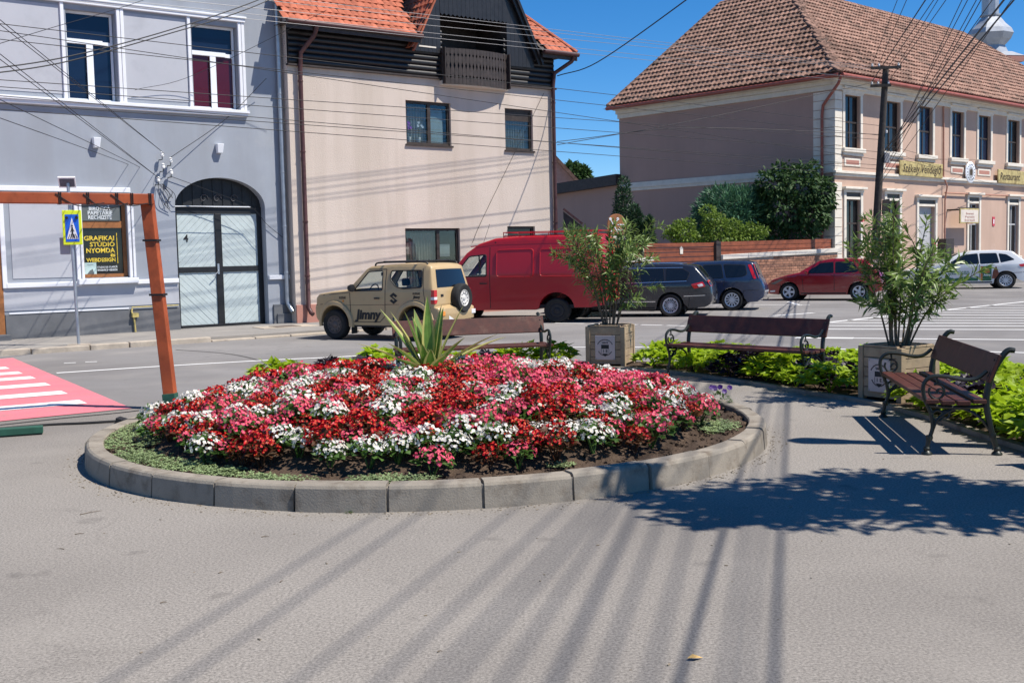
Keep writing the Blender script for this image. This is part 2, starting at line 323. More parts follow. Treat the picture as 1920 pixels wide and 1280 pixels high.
# ------------------------------------------------------------------ plants
def rv(): 
    while 1:
        v = Vector((random.uniform(-1, 1), random.uniform(-1, 1), random.uniform(-1, 1)))
        if .05 < v.length < 1: return v.normalized()
def leaf_quad(mb, p, d, n, L, W, bend=.25):
    """pointed leaf from p along d, face normal about n"""
    d = d.normalized(); s = d.cross(n)
    if s.length < 1e-3: s = d.cross(Vector((.3, .5, .8)))
    s.normalize(); n = s.cross(d); a = p+d*L*.45+s*W/2+n*L*bend*.2; b = p+d*L*.45-s*W/2+n*L*bend*.2; m = p+d*L*.5; e = p+d*L-n*L*bend
    mb.add([p, a, m, b, e], [(0, 1, 2), (0, 2, 3), (1, 4, 2), (2, 4, 3)])
def petal(mb, p, d, n, L, W):
    d = d.normalized(); s = d.cross(n)
    if s.length < 1e-3: s = d.cross(Vector((.2, .9, .1)))
    s.normalize(); mb.add([p, p+d*L*.45+s*W*.5, p+d*L*.95+s*W*.3, p+d*L*.95-s*W*.3, p+d*L*.45-s*W*.5], [(0, 1, 2, 3, 4)])
def begonia(seed, pmat, lmat):
    random.seed(seed); lv = MB(); fl = MB(); Rr = .128
    for i in range(75):
        v = rv(); v.z = abs(v.z)*.9-.1; p = Vector((v.x*Rr, v.y*Rr, .115+v.z*.10))*random.uniform(.75, 1)
        p.z = max(p.z, .02); d = (Vector((v.x, v.y, .25))+rv()*.5); leaf_quad(lv, p, d, Vector((0, 0, 1))+rv()*.6, random.uniform(.045, .07), random.uniform(.035, .055), .15)
    for k in range(5): a = random.uniform(0, 6.3); lv.tube([(0, 0, -.02), (math.cos(a)*.06, math.sin(a)*.06, .14)], .006, 4, False)
    for i in range(98):
        v = rv(); v.z = abs(v.z); p = Vector((v.x*Rr*1.02, v.y*Rr*1.02, .13+v.z*.09))+rv()*.016; n = (v+rv()*.55+Vector((0, -.15, .25))).normalized(); s = n.cross(rv()).normalized(); t = n.cross(s)
        sz = random.uniform(.0115, .0185); fl.cm = 0
        for dr, k in ((s, 1), (-s, 1), (t, .72), (-t, .72)): petal(fl, p, dr+n*random.uniform(.1, .6), n, sz*k, sz*1.25*k)
        fl.cm = 1; q = p+n*.006; fl.add([q+s*.0028, q+t*.0028, q-s*.0028, q-t*.0028], [(0, 1, 2, 3)])
    return lv.mesh('begonia', lmat, fixn=False), fl.mesh('blossoms', [pmat, m_fl_yel], fixn=False)
BEG = {c: [begonia(10*i+j, pm, lm) for j in range(3)] for i, (c, pm, lm) in enumerate((('red', m_fl_red, m_lf_brz), ('pink', m_fl_pink, m_lf_beg), ('white', m_fl_white, m_lf_beg)))}
random.seed(21)
spots = []; sp = .222; rows = int(2*2.7/(sp*.87))+1
for j in range(rows):
    y = -2.66+j*sp*.87
    for i in range(-14, 15):
        x = (i+.5*(j % 2))*sp; x += random.uniform(-.055, .055); yy = y+random.uniform(-.055, .055)
        if math.hypot(x, yy) < 2.62 and math.hypot(x, yy) > .26: spots.append((x, yy))
glab = {'red': 'low begonia clump covered in deep red blossoms in the round bed', 'pink': 'low begonia clump covered in pink blossoms in the round bed', 'white': 'low begonia clump covered in white blossoms in the round bed'}
spots.sort(key=lambda p: p[1])
rest = MB(); RM = {'red': (0, 3), 'pink': (1, 4), 'white': (2, 4)}
for ki, (x, y) in enumerate(spots):
    c = random.choices(('red', 'pink', 'white'), (.40, .36, .24))[0]
    lm, fm = random.choice(BEG[c]); s = random.uniform(.92, 1.22)
    if ki >= 300:                       # the far rows: one carpet
        Mx = T((BC.x+x, BC.y+y, soil_z(x, y)-.01))@Matrix.Rotation(random.uniform(0, 6.3), 4, 'Z')@Matrix.Diagonal((s, s, s, 1))
        for me_, k1 in ((lm, RM[c][1]), (fm, RM[c][0])): rest.cm = k1; rest.add([Mx@v.co for v in me_.vertices], [tuple(p.vertices) for p in me_.polygons])
        continue
    o = put('begonia_plant', lm, None, (BC.x+x, BC.y+y, soil_z(x, y)-.01), (random.uniform(-.12, .12), random.uniform(-.12, .12), random.uniform(0, 6.3)), (s, s, s*random.uniform(.82, 1.22)))
    tag(o, glab[c], 'flower', '%s begonias in the round bed' % c); put('blossoms', fm, o)
tag(rest.build('begonia_carpet', [m_fl_red, m_fl_pink, m_fl_white, m_lf_brz, m_lf_beg], None, fixn=False), 'mixed red, pink and white begonias in the far half of the bed', 'flowers', None, 'stuff')
# variegated sword-leaf plant in the middle of the bed
yz = soil_z(0, 0); yroot = empty('sword_leaf_plant', BC+Vector((-.02, .05, yz+.1)), 0, 'spiky plant with long green cream-edged sword leaves in the flower bed', 'plant')
def sword(az, lean, L, w=.075, curl=.1):
    mb = MB(); n = 9; d0 = Vector((math.cos(az), math.sin(az), 0)); s = Vector((-math.sin(az), math.cos(az), 0)); rowsv = []
    p = d0*.03+Vector((0, 0, 0)); ang = lean
    for i in range(n+1):
        t = i/n; ww = w*(.62+1.0*t-.25*t*t if t < .45 else (1.0-((t-.45)/.55)**1.6)*1.02)*.5+.0008
        up = Vector((0, 0, 1))*math.cos(ang)+d0*math.sin(ang); nn = d0*math.cos(ang)-Vector((0, 0, 1))*math.sin(ang)
        rowsv.append([p-s*ww+nn*(-.35*ww), p-s*ww*.66+nn*(-.1*ww), p, p+s*ww*.66+nn*(-.1*ww), p+s*ww+nn*(-.35*ww)]); p = p+up*(L/n); ang += curl/n
    V = [q for r_ in rowsv for q in r_]
    for i in range(n):
        for k in range(4): mb.cm = 1 if k in (0, 3) else 0; mb.add([V[i*5+k], V[i*5+k+1], V[(i+1)*5+k+1], V[(i+1)*5+k]], [(0, 1, 2, 3)])
    return mb.build('leaf', [m_yuc, m_yucm], yroot, smooth=True, fixn=False)
for az, ln, L in ((180, .42, .72), (165, .55, .80), (200, .25, .68), (95, .05, .78), (30, .12, .70), (0, .38, .78), (-10, .85, .78), (10, .95, .82), (-30, .62, .55), (190, .92, .74), (215, .7, .55), (250, .3, .36), (270, .25, .30), (280, .5, .34), (150, .2, .6), (60, .3, .7), (120, .35, .7), (-60, .8, .42), (235, .95, .5), (-50, 1.15, .62), (170, 1.25, .6), (80, .7, .7), (100, .9, .65), (205, 1.3, .5)):
    sword(R(az), ln, L*1.02, w=.125, curl=.12 if ln < .6 else .35)
# sedum ground cover patches
def sedum_patch(n, fn, label):
    mb = MB()
    for i in range(n):
        x, y = fn(); z = soil_z(x, y)+.005; h = random.uniform(.015, .055); c = Vector((x, y, z+h*.6))
        for k in range(5):
            a = 6.28*k/5+random.random(); d = Vector((math.cos(a), math.sin(a), random.uniform(.2, .9))); leaf_quad(mb, c, d, Vector((0, 0, 1)), random.uniform(.016, .03), random.uniform(.01, .016), .1)
    return tag(mb.build('sedum', m_sedum, None, loc=BC, fixn=False), label, 'ground cover', None, 'stuff')
def ringpt(a0, a1, r0, r1):
    a = R(random.uniform(a0, a1)); r = random.uniform(r0, r1); return r*math.cos(a), r*math.sin(a)
def patch(a, r, sa, sr):
    def f():
        while 1:
            x, y = random.gauss(0, .5), random.gauss(0, .5)
            if x*x+y*y < 1: break
        an = R(a)+x*sa/r; rr = r+y*sr; return rr*math.cos(an), rr*math.sin(an)
    return f
sedum_patch(1500, lambda: ringpt(150, 206, 2.55, 2.99), 'grey-green sedum carpet along the left kerb of the flower bed')
sedum_patch(550, patch(216, 2.82, .42, .22), 'grey-green sedum mat beside the bare soil hole in the bed')
sedum_patch(380, patch(229, 2.8, .35, .24), 'sedum mat in front of pink begonias near the kerb')
sedum_patch(260, patch(239, 2.8, .2, .2), 'rounded bluish sedum cushion near the front kerb')
sedum_patch(260, patch(249, 2.88, .42, .14), 'thin sedum strip behind the front kerb joint')
sedum_patch(330, patch(268, 2.86, .36, .17), 'sedum clump standing alone behind the front kerb')
sedum_patch(60, patch(295, 2.7, .14, .1), 'tiny sedum tuft in the bare soil by the right front kerb')
sedum_patch(420, patch(-16, 2.75, .4, .2), 'straggly sedum at the right end of the flower bed')
# pansies
pr = put('pansy_plant', None, None, G(1351, 757, .17)); pr['label'] = 'small pansy with dark purple flowers at the right kerb of the bed'; pr['category'] = 'flower'
lv = MB(); fl = MB()
for i in range(70): v = rv(); v.z = abs(v.z); leaf_quad(lv, Vector((v.x*.09, v.y*.09, .02+v.z*.09)), v+rv()*.4, Vector((0, 0, 1)), .05, .022)
for i in range(7):
    p = Vector((random.uniform(-.1, .1), random.uniform(-.07, .05), random.uniform(.13, .2))); n = Vector((random.uniform(-.4, .4), -1, .6)).normalized(); s = n.cross(Vector((0, 0, 1))).normalized(); t = n.cross(s)
    for k in range(5): a = 6.28*k/5; petal(fl, p, s*math.cos(a)+t*math.sin(a)+n*.2, n, .03, .034)
lv.build('leaves', m_lf_beg, pr, fixn=False); fl.build('blossoms', m_pansy, pr, fixn=False)
# weeds at the kerb foot
for px, py, s in ((320, 936, .045), (655, 962, .03), (700, 958, .04), (880, 952, .04), (1240, 906, .03), (1380, 872, .05)):
    mb = MB()
    for i in range(14): v = rv(); v.z = abs(v.z)+.3; leaf_quad(mb, Vector((v.x*.01, v.y*.01, 0)), v, Vector((0, 0, 1)), s*random.uniform(.6, 1.2), s*.3)
    tag(mb.build('weed', m_lf_beg, None, loc=G(px, py), fixn=False), 'tiny green weed sprouting at the foot of the kerb', 'weed', 'weeds at the kerb')
mb = MB(); leaf_quad(mb, Vector((0, 0, .012)), Vector((1, .25, .1)), Vector((0, -.2, 1)), .075, .035, .2); tag(mb.build('fallen_leaf', M('dry leaf', (.55, .35, .12), .7, .25, 40), None, loc=G(1288, 1238), fixn=False), 'dry yellow leaf lying on the asphalt in the foreground', 'leaf')
# grit, bark crumbs and dry leaf bits on the asphalt
random.seed(77); m_grit = M('grit', (.20, .165, .12), .95, .5, 60, rnd=.2); mb = MB()
for i in range(600):
    if i < 520: a = random.uniform(math.pi*.95, math.pi*2.1); r = BR+.02+abs(random.gauss(0, .09)); x, y = BC.x+r*math.cos(a), BC.y+r*math.sin(a)
    else: x, y = random.uniform(-3.5, 4.5), random.uniform(4.2, 9.5)
    if math.hypot(x-BC.x, y-BC.y) < BR+.015: continue
    s = random.uniform(.0025, .007); Mx = T((x, y, s*.4))@Matrix.Rotation(random.uniform(0, 6), 4, 'Z')@Matrix.Rotation(random.uniform(-.5, .5), 4, 'X'); mb.box(-s*random.uniform(.8, 2.2), s, -s*.6, s*.6, -s*.4, s*.4, Mx)
tag(mb.build('grit', m_grit), 'loose grit and bark crumbs scattered on the asphalt round the bed', 'grit', None, 'stuff')
for px, py, a, L in ((150, 965, .8, .16), (120, 1030, 2.9, .05), (300, 1131, .3, .035), (410, 1075, .9, .03), (490, 1007, .1, .05), (525, 1092, 1.2, .03), (140, 1002, .2, .06), (820, 1223, .4, .025)):
    mb = MB(); d = Vector((math.cos(a), math.sin(a), 0)); mb.tube([Vector((0, 0, .004)), d*L*.5+Vector((0, .006, .006)), d*L+Vector((0, 0, .004))], [.0028, .0024, .0012], 5); tag(mb.build('twig', m_stem, None, loc=G(px, py)), 'tiny dry twig lying on the foreground asphalt', 'twig', 'twigs on the asphalt')
# ------------------------------------------------------------------ planting strip with lime and dark vines behind the benches
front = [(-3.6, 15.35), (-2.4, 16.35), (-.6, 17.0), (.9, 16.95), (1.93, 16.5), (2.55, 15.65), (3.12, 14.5), (3.55, 13.45), (3.92, 12.6), (4.2, 11.4), (4.3, 9.8), (4.5, 8.0), (4.7, 5.5)]
back = [(-3.85, 15.75), (-2.2, 17.45), (-.6, 17.8), (.9, 17.75), (2.4, 17.35), (4.4, 16.55), (5.6, 15.9), (6.3, 15.0), (6.6, 14.0), (6.85, 12.0), (7.0, 9.8), (7.1, 8.0), (7.2, 5.5)]
fc = [p.xy for p in cat([(*p, 0) for p in front], 4)]; bc = [p.xy for p in cat([(*p, 0) for p in back], 4)]
mb = MB()
for i in range(len(fc)-1): mb.quad((*fc[i], .03), (*fc[i+1], .03), (*bc[i+1], .03), (*bc[i], .03))
st = tag(mb.build('planting_bed_soil', m_soil), kind='structure')
mb = MB()
for pts, s in ((fc, 1), (bc, -1)):
    for i in range(len(pts)-1):
        a, b = pts[i], pts[i+1]; mb.bar((a.x, a.y, .0), (b.x, b.y, .0), .09, .09)
mb.build('edging', m_kerb, st)
def heart(mb, p, d, n, L):
    d = d.normalized(); s = d.cross(n)
    if s.length < 1e-3: s = Vector((1, 0, 0))
    s.normalize(); n = s.cross(d)
    o = [(0, 0, 0), (-.1, .36, .02), (.28, .5, .05), (.45, .27, .03), (1.0, 0, -.12), (.45, -.27, .03), (.28, -.5, .05), (-.1, -.36, .02), (.4, 0, -.03)]
    V = [p+d*a*L+s*b*L+n*c*L for a, b, c in o]; mb.add(V, [(0, 1, 8), (1, 2, 8), (2, 3, 8), (3, 4, 8), (4, 5, 8), (5, 6, 8), (6, 7, 8), (7, 0, 8)])
def vine(seed, mat):
    random.seed(seed); mb = MB(); out = []
    for i in range(120):
        v = rv(); v.z = abs(v.z)*.95-.05; r = random.uniform(.75, 1); p = Vector((v.x*.27*r, v.y*.27*r, .1+v.z*.2*r)); p.z = max(.03, p.z)
        heart(mb, p, Vector((v.x, v.y, .05))+rv()*.45, Vector((v.x*.5, v.y*.5, 1))+rv()*.35, random.uniform(.085, .135))
    for k in range(6): a = random.uniform(0, 6.3); mb.tube([(0, 0, 0), (math.cos(a)*.1, math.sin(a)*.1, .12), (math.cos(a)*.2, math.sin(a)*.2, .2)], .006, 4, False)
    return mb.mesh('vine', mat, fixn=False)
VL = [vine(300+i, m_lime) for i in range(4)]; VP = [vine(340+i, m_purp) for i in range(3)]
random.seed(5)
def lerp_pts(pts, t): k = t*(len(pts)-1); i = min(int(k), len(pts)-2); return pts[i].lerp(pts[i+1], k-i)
L_ = sum((fc[i+1]-fc[i]).length for i in range(len(fc)-1)); cum = [0]
for i in range(len(fc)-1): cum.append(cum[-1]+(fc[i+1]-fc[i]).length)
s = .3; rowid = 0
while s < L_-.2:
    i = max(j for j in range(len(cum)) if cum[j] <= s); t = (i+(s-cum[i])/max(1e-6, cum[min(i+1, len(cum)-1)]-cum[i]))/(len(fc)-1)
    a = lerp_pts(fc, t); b = lerp_pts(bc, t); wdt = (b-a).length; n = max(1, int(wdt/.45))
    for k in range(n):
        q = a.lerp(b, (k+.42)/n)+Vector((random.uniform(-.07, .07), random.uniform(-.07, .07)))
        if (q-Vector((1.55, 17.15))).length < .55 or (q-Vector((4.4, 12.8))).length < .62: continue
        if q.y < 7.2: continue
        dark = ((k+rowid//2) % 3 == 1 and random.random() < .5) or random.random() < .06
        me = random.choice(VP if dark else VL); sc_ = random.uniform(.85, 1.15)*(.85 if dark else 1)
        o = put('vine_plant', me, None, (q.x, q.y, .03), (0, 0, random.uniform(0, 6.3)), (sc_, sc_, sc_*random.uniform(.9, 1.2)))
        if dark: tag(o, 'clump of dark purple sweet potato vine in the planting strip', 'plant', 'dark vine clumps behind the benches')
        else: tag(o, 'clump of bright lime sweet potato vine in the planting strip', 'plant', 'lime vine clumps behind the benches')
    s += .37; rowid += 1
# ------------------------------------------------------------------ benches
BL = 2.2
def bench_parts(root):
    def c(yz, x): return cat([(x, y, z) for y, z in yz], 5)
    for x in (.03, BL-.03):
        mb = MB()
        mb.tube(c([(.0, .03), (.015, .12), (.045, .22), (.035, .33), (.0, .42), (-.03, .51), (-.025, .6), (.04, .655), (.15, .655), (.28, .628), (.39, .635), (.475, .70)], x), .0175, 8)
        rp = c([(.56, .03), (.535, .12), (.495, .28), (.472, .43), (.485, .57), (.53, .71), (.6, .83), (.645, .872), (.69, .868)], x)
        mb.tube(rp, [.02+.008*math.sin(min(1, i/len(rp))*3.1) for i in range(len(rp))], 8)
        mb.tube(c([(0, .415), (.15, .40), (.32, .395), (.475, .41)], x), .018, 6)
        mb.tube(c([(.045, .2), (.09, .3), (.2, .375), (.3, .38), (.42, .31), (.51, .19)], x), .013, 6)
        for cy, cz, r_, a0, a1 in ((.075, .53, .062, 150, 470), (.105, .52, .03, 300, 560), (.085, .325, .045, 0, 360), (.15, .335, .03, 0, 360)):
            mb.tube([(x, cy+r_*math.cos(R(a)), cz+r_*math.sin(R(a))) for a in range(a0, a1+1, 20)], .011, 6)
        mb.tube(c([(.08, .59), (.075, .645)], x), .01, 6)
        for fy in (.0, .56): mb.lathe([(.0, 0), (.045, 0), (.042, .012), (.024, .03), (.03, .05), (.022, .065)], 10, T((x, fy, 0)))
        mb.lathe([(.0, 0), (.026, .0), (.03, .02), (.026, .04), (0, .04)], 8, T((x, .525, .14))); mb.lathe([(.0, 0), (.026, .0), (.03, .02), (.026, .04), (0, .04)], 8, T((x, .02, .12))); mb.lathe([(0, 0), (.024, 0), (.026, .02), (0, .03)], 8, T((x, .478, .5)))
        mb.build('end_frame', m_iron, root, smooth=True)
    for i, y in enumerate((.035, .16, .285, .41)):
        mb = MB(); z = .43-.012*math.sin(i/3*math.pi)+random.uniform(-.003, .003); mb.box(-.02, BL+.02, y-.052, y+.052, z, z+.036); mb.build('seat_slat', m_benchwood, root, bev=.006)
    mb = MB(); Mx = T((0, .495, .60))@Matrix.Rotation(-math.atan2(.085, .225), 4, 'X'); mb.box(-.02, BL+.02, -.032, -.004, 0, .245, Mx); mb.build('backrest_board', m_benchwood, root, bev=.006)
    for x in (.03, BL-.03):
        mb = MB()
        for zz in (.05, .19): mb.lathe([(0, 0), (.011, 0), (.009, .006), (0, .008)], 8, Mx@T((x, -.032, zz))@Matrix.Rotation(R(90), 4, 'X'))
        mb.build('bolt', m_iron, root)
def bench(a, b, label):
    a = Vector((a[0], a[1], 0)); b = Vector((b[0], b[1], 0)); d = (b-a).normalized(); mid = (a+b)/2; o = mid-d*BL/2
    r_ = empty('park_bench', (o.x, o.y, .004), math.atan2(d.y, d.x), label, 'bench', 'park benches round the flower bed'); bench_parts(r_); return r_
bench((2.13, 15.55), (3.66, 13.93), 'dark red slatted bench between the two planters, seen from the front')
bench((3.82, 11.52), (3.46, 9.25), 'weathered bench with iron scroll arms at the right, seen from its end')
bench((-1.62, 15.45), (.62, 15.98), 'bench behind the flower bed in front of the beige off-roader and red van')
bench((4.22, 8.75), (4.45, 6.5), 'bench out of frame at the right edge beside the vines')
# ------------------------------------------------------------------ planters
m_plq = M('brushed plaque', (.52, .44, .42), .45, .08, 6, metal=.2); m_ink = M('printed black', (.02, .02, .022), .6)
def planter(c, xdir, label):
    r_ = empty('wooden_planter', (c[0], c[1], .03), math.atan2(xdir[1], xdir[0]), label, 'planter', 'square timber planters'); w = .31; H_ = .6
    for sx in (-1, 1):
        for sy in (-1, 1):
            mb = MB(); mb.box(sx*w-.035*(sx > 0)*2, sx*w+.035*2*(sx < 0), sy*w-.07*(sy > 0), sy*w+.07*(sy < 0), 0, H_+.004); mb.build('corner_post', m_planter, r_, bev=.004)
    for k in range(4):
        rot = Matrix.Rotation(math.pi/2*k, 4, 'Z')
        for j in range(5):
            z0 = .035+j*.113; mb = MB(); mb.box(-w+.071, w-.071, -w+.012+random.uniform(0, .005), -w+.034, z0, z0+.106, rot); mb.build('side_board', m_planter, r_, bev=.003)
        mb = MB(); mb.box(-w+.072, w-.072, -w+.014, -w+.06, H_-.001, H_+.022, rot); mb.build('rim_board', m_planter, r_, bev=.003)
    mb = MB(); mb.box(-w+.036, w-.036, -w+.036, w-.036, .05, H_-.05); mb.build('soil', m_soil, r_)
    mb = MB(); mb.box(-.155, .155, -w-.003, -w+.011, .10, .47); pq = mb.build('plaque', m_plq, r_, bev=.002)
    mb = MB(); y = -w-.0055
    mb.prism([(-.06, .33), (.06, .33), (.06, .27), (-.06, .27)], y, y+.002)
    mb.prism([(-.045, .195), (.045, .195), (0, .15)], y, y+.002)
    for a0, a1, r0 in ((25, 155, .135), (205, 335, .12)):
        for a in range(a0, a1, 5):
            c0, c1 = R(a), R(a+3.4); mb.prism([(r0*math.cos(c0), .28+r0*math.sin(c0)), (r0*math.cos(c1), .28+r0*math.sin(c1)), ((r0-.014)*math.cos(c1), .28+(r0-.014)*math.sin(c1)), ((r0-.014)*math.cos(c0), .28+(r0-.014)*math.sin(c0))], y, y+.002)
    for bx in (-.062, .058): mb.prism([(bx, .265), (bx+.004, .265), (bx+.004, .2), (bx, .2)], y, y+.002)
    mb.build('emblem', m_ink, pq)
    text_obj('VAROS', .042, m_ink, 'lettering', pq, T((0, y+.001, .36)), .001, .001, width=.1); text_obj('1 E', .06, m_ink, 'lettering', pq, T((0, y+.001, .232)), .001, .001, width=.07)
    for sx in (-.14, .14):
        for z in (.115, .455): mb = MB(); mb.lathe([(0, -.003), (.005, -.002), (.005, 0)], 6, T((sx, -w-.003, z)), 'y'); mb.build('screw', m_ink, pq)
    return r_
planter((1.52, 17.25), (.94, -.35), 'square timber planter with a crest plaque between two benches, behind the flowers'); planter((4.37, 12.62), (.5, -.87), 'square timber planter behind the right-hand bench, corner towards the viewer')
def oleander(c, seed, h, label, wide=.75, blooms=6):
    random.seed(seed); root = empty('oleander_bush', (c[0], c[1], .58), 0, label, 'shrub', 'oleanders in planters'); stm = MB(); lf = MB(); fl = MB(); tips = []
    def whorls(pts, t0, step=.038):
        L = [0]
        for i in range(len(pts)-1): L.append(L[-1]+(pts[i+1]-pts[i]).length)
        s = L[-1]*t0
        while s < L[-1]:
            i = max(j for j in range(len(L)-1) if L[j] <= s); p = pts[i].lerp(pts[i+1], (s-L[i])/max(1e-6, L[i+1]-L[i])); d = (pts[i+1]-pts[i]).normalized(); a0 = random.uniform(0, 6.3); e = d.orthogonal().normalized(); f = d.cross(e)
            for k in range(3):
                if random.random() < .14: continue
                a = a0+2.094*k+random.uniform(-.3, .3); o = e*math.cos(a)+f*math.sin(a); up = random.uniform(.35, 1.25) if s > L[-1]*.55 else random.uniform(-.35, .7); leaf_quad(lf, p, o+d*up+Vector((0, 0, random.uniform(-.25, .1))), d+o*-.3, random.uniform(.12, .2), random.uniform(.026, .04), random.uniform(0, .3))
            s += step*random.uniform(.7, 1.35)
        for k in range(5): leaf_quad(lf, pts[-1], (pts[-1]-pts[-2]).normalized()+rv()*.45, rv(), random.uniform(.06, .12), .016, .05)
        tips.append(pts[-1])
    for i in range(14):
        a = 6.28*i/14+random.uniform(-.3, .3); ln = random.uniform(.1, 1)*wide; hh = h*random.uniform(.62, 1)*(1-.22*ln); b = Vector((math.cos(a)*.09, math.sin(a)*.09, 0)); tp = Vector((math.cos(a)*ln, math.sin(a)*ln, hh)); md = b.lerp(tp, .5)+Vector((-math.cos(a)*.12*ln, -math.sin(a)*.12*ln, hh*.08))+rv()*.05
        pts = cat([b, md, tp], 6); stm.tube(pts, [.013*(1-.7*k/len(pts)) for k in range(len(pts))], 5); whorls(pts, .3)
        for j in range(random.randint(2, 4)):
            q = pts[random.randint(3, 9)]; d = (Vector((math.cos(a), math.sin(a), 0))*random.uniform(.2, .8)*wide+Vector((0, 0, random.uniform(.25, .8)))+rv()*.35).normalized(); e = q+d*random.uniform(.3, .6)*h*.45+Vector((0, 0, -.02)); pt2 = cat([q, q.lerp(e, .5)+Vector((0, 0, .03)), e], 4)
            stm.tube(pt2, [.007*(1-.6*k/len(pt2)) for k in range(len(pt2))], 4); whorls(pt2, .05)
    random.shuffle(tips)
    for p in tips[:blooms]:
        for k in range(5):
            q = p+rv()*.03; n = rv(); s = n.orthogonal().normalized(); t = n.cross(s)
            for m_ in range(5): an = 1.257*m_; petal(fl, q, s*math.cos(an)+t*math.sin(an)+n*.4, n, .018, .016)
    stm.build('stems', m_stem, root, smooth=True); tag(lf.build('foliage', m_olea, root, fixn=False), kind='stuff'); fl.build('blossoms', m_fl_red if seed % 2 else m_fl_pink, root, fixn=False)
oleander((1.52, 17.25), 5, 2.05, 'tall narrow-leaved oleander in the planter in front of the red van', .86, 5); oleander((4.37, 12.62), 8, 1.72, 'tall spreading oleander in the planter beside the right-hand bench', .95, 7)
# ------------------------------------------------------------------ timber frame, green beam, cable
fr = empty('timber_frame', (-4.13, 13.36, 0), 0, 'orange-brown timber swing frame with a leaning leg and green foot', 'frame')
tp = AT(276, 378, 13.45)-Vector((-4.13, 13.36, 0)); mb = MB(); mb.bar(Vector((.015, 0, .17)), tp+Vector((0, 0, .02)), .135, .135, (0, 1, 0)); mb.build('leg', m_timber, fr, bev=.008)
mb = MB(); mb.bar((0.026, -.003, 0), Vector((.026, -.003, 0)).lerp(tp, .075), .152, .152, (0, 1, 0)); mb.build('foot_sleeve', m_green, fr, bev=.006)
b0 = AT(-420, 366, 11.6)-fr.location; b1 = AT(287, 374, 13.42)-fr.location; mb = MB(); mb.bar(b0, b1, .13, .125); beam = mb.build('top_beam', m_timber, fr, bev=.008)
for k in (0, 1): mb = MB(); q = Vector((.15, -1.5, 0)) if k else Vector((0, 0, 0)); mb.bar(b0+Vector((-.35, -.4+.9*k, -b0.z)), b0, .15, .15); mb.build('leg', m_timber, fr, bev=.008)
for t, s in ((.72, .09), (.80, .12), (.885, .1), (.93, .12), (.985, .08)):
    p = b0.lerp(b1, t); mb = MB(); d = (b1-b0).normalized(); x = d.cross(Vector((0, 0, 1))).normalized()
    for dx in (0, .02): mb.tube([p+d*dx+x*.07+Vector((0, 0, .066)), p+d*dx-x*.07+Vector((0, 0, .066)), p+d*dx-x*.07-Vector((0, 0, .066)), p+d*dx+x*.07-Vector((0, 0, .066)), p+d*dx+x*.07+Vector((0, 0, .066))], .006, 5)
    mb.build('cable_tie', m_black, fr)
for t0, t1, sag in ((.72, .86, .09), (.80, .93, .12), (.88, .99, .08)):
    p, q = b0.lerp(b1, t0)+Vector((0, -.08, .05)), b0.lerp(b1, t1)+Vector((0, -.08, -.05)); mb = MB(); mb.tube(cat([p, p.lerp(q, .45)-Vector((0, 0, sag)), q], 6), .006, 5); mb.build('lamp_cable', m_black, fr)
lg = Vector((.015, 0, .17))
for t in (.13*4, .80): p = lg.lerp(tp, t); mb = MB(); mb.box(p.x-.085, p.x+.085, p.y-.085, p.y+.085, p.z-.012, p.z+.012); mb.build('strap', m_black, fr)
g = G(76, 815); gd = Vector((-.93, -.36, 0)); mb = MB(); mb.bar(Vector((0, 0, .05)), gd*3+Vector((0, 0, .05)), .12, .075); mb.build('green_ground_beam', m_green, None, bev=.008, loc=g+Vector((0, .07, 0))); o = bpy.data.objects['green_ground_beam']; tag(o, 'dark green painted beam lying on the asphalt at the left edge', 'beam')
cr = empty('cable_ramp', G(235, 792), 0, 'black cable with a wedge-shaped rubber end beside the bed kerb', 'cable'); mb = MB(); mb.prism([(-.09, 0), (.12, 0), (-.08, .065)], -.07, .07); mb.build('wedge', m_black, cr, bev=.004)
mb = MB(); mb.tube(cat([(-.08, 0, .02), G(150, 795.5)-cr.location+Vector((0, 0, .014)), G(75, 799)-cr.location+Vector((0, 0, .014)), G(-80, 812)-cr.location+Vector((0, 0, .014))], 6), .014, 6); mb.build('cord', m_black, cr, smooth=True)
# ------------------------------------------------------------------ crossing sign
m_syel = M('sign fluorescent yellow', (.72, .85, .03), .5, .05); m_sblue = M('sign blue', (.012, .12, .62), .45, .06); m_swhite = M('sign white', (.8, .8, .8), .45, .03); m_gbox = M('grey plastic', (.36, .35, .36), .6, .1)
sp_ = G(148, 647, .1); sg = empty('crossing_sign', sp_, R(14), 'blue pedestrian crossing sign on yellow panel, on a grey post', 'road sign')
mb = MB(); mb.tube([(0, 0, 0), (-.05, 0, 3.3)], .032, 10); mb.build('post', m_galv, sg, smooth=True)
mb = MB(); mb.box(-.2, .22, -.18, .16, -.01, .025); mb.build('base_plate', m_kst, sg)
mb = MB(); mb.box(-.19, .18, -.055, -.035, 2.05, 2.75); pn = mb.build('panel', m_syel, sg, bev=.01)
mb = MB(); mb.box(-.135, .125, -.061, -.055, 2.115, 2.665); mb.build('blue_field', m_sblue, pn)
y = -.064; mb = MB(); mb.prism([(-.115, 2.17), (.105, 2.17), (-.005, 2.6)], y, y+.003); mb.build('triangle', m_swhite, pn)
mb = MB(); y -= .003
for i in range(5): x0 = -.095+i*.042; mb.prism([(x0, 2.18), (x0+.016, 2.18), (x0*.6+.012, 2.27), (x0*.6+.002, 2.27)], y, y+.002)
for a, b, w in (((-.005, 2.41), (-.005, 2.30), .03), ((-.005, 2.31), (-.035, 2.19), .016), ((-.005, 2.31), (.028, 2.19), .016), ((-.005, 2.4), (-.04, 2.31), .011), ((-.005, 2.4), (.03, 2.32), .011)): mb.bar((a[0], y, a[1]), (b[0], y, b[1]), .002, w, (1, 0, 0))
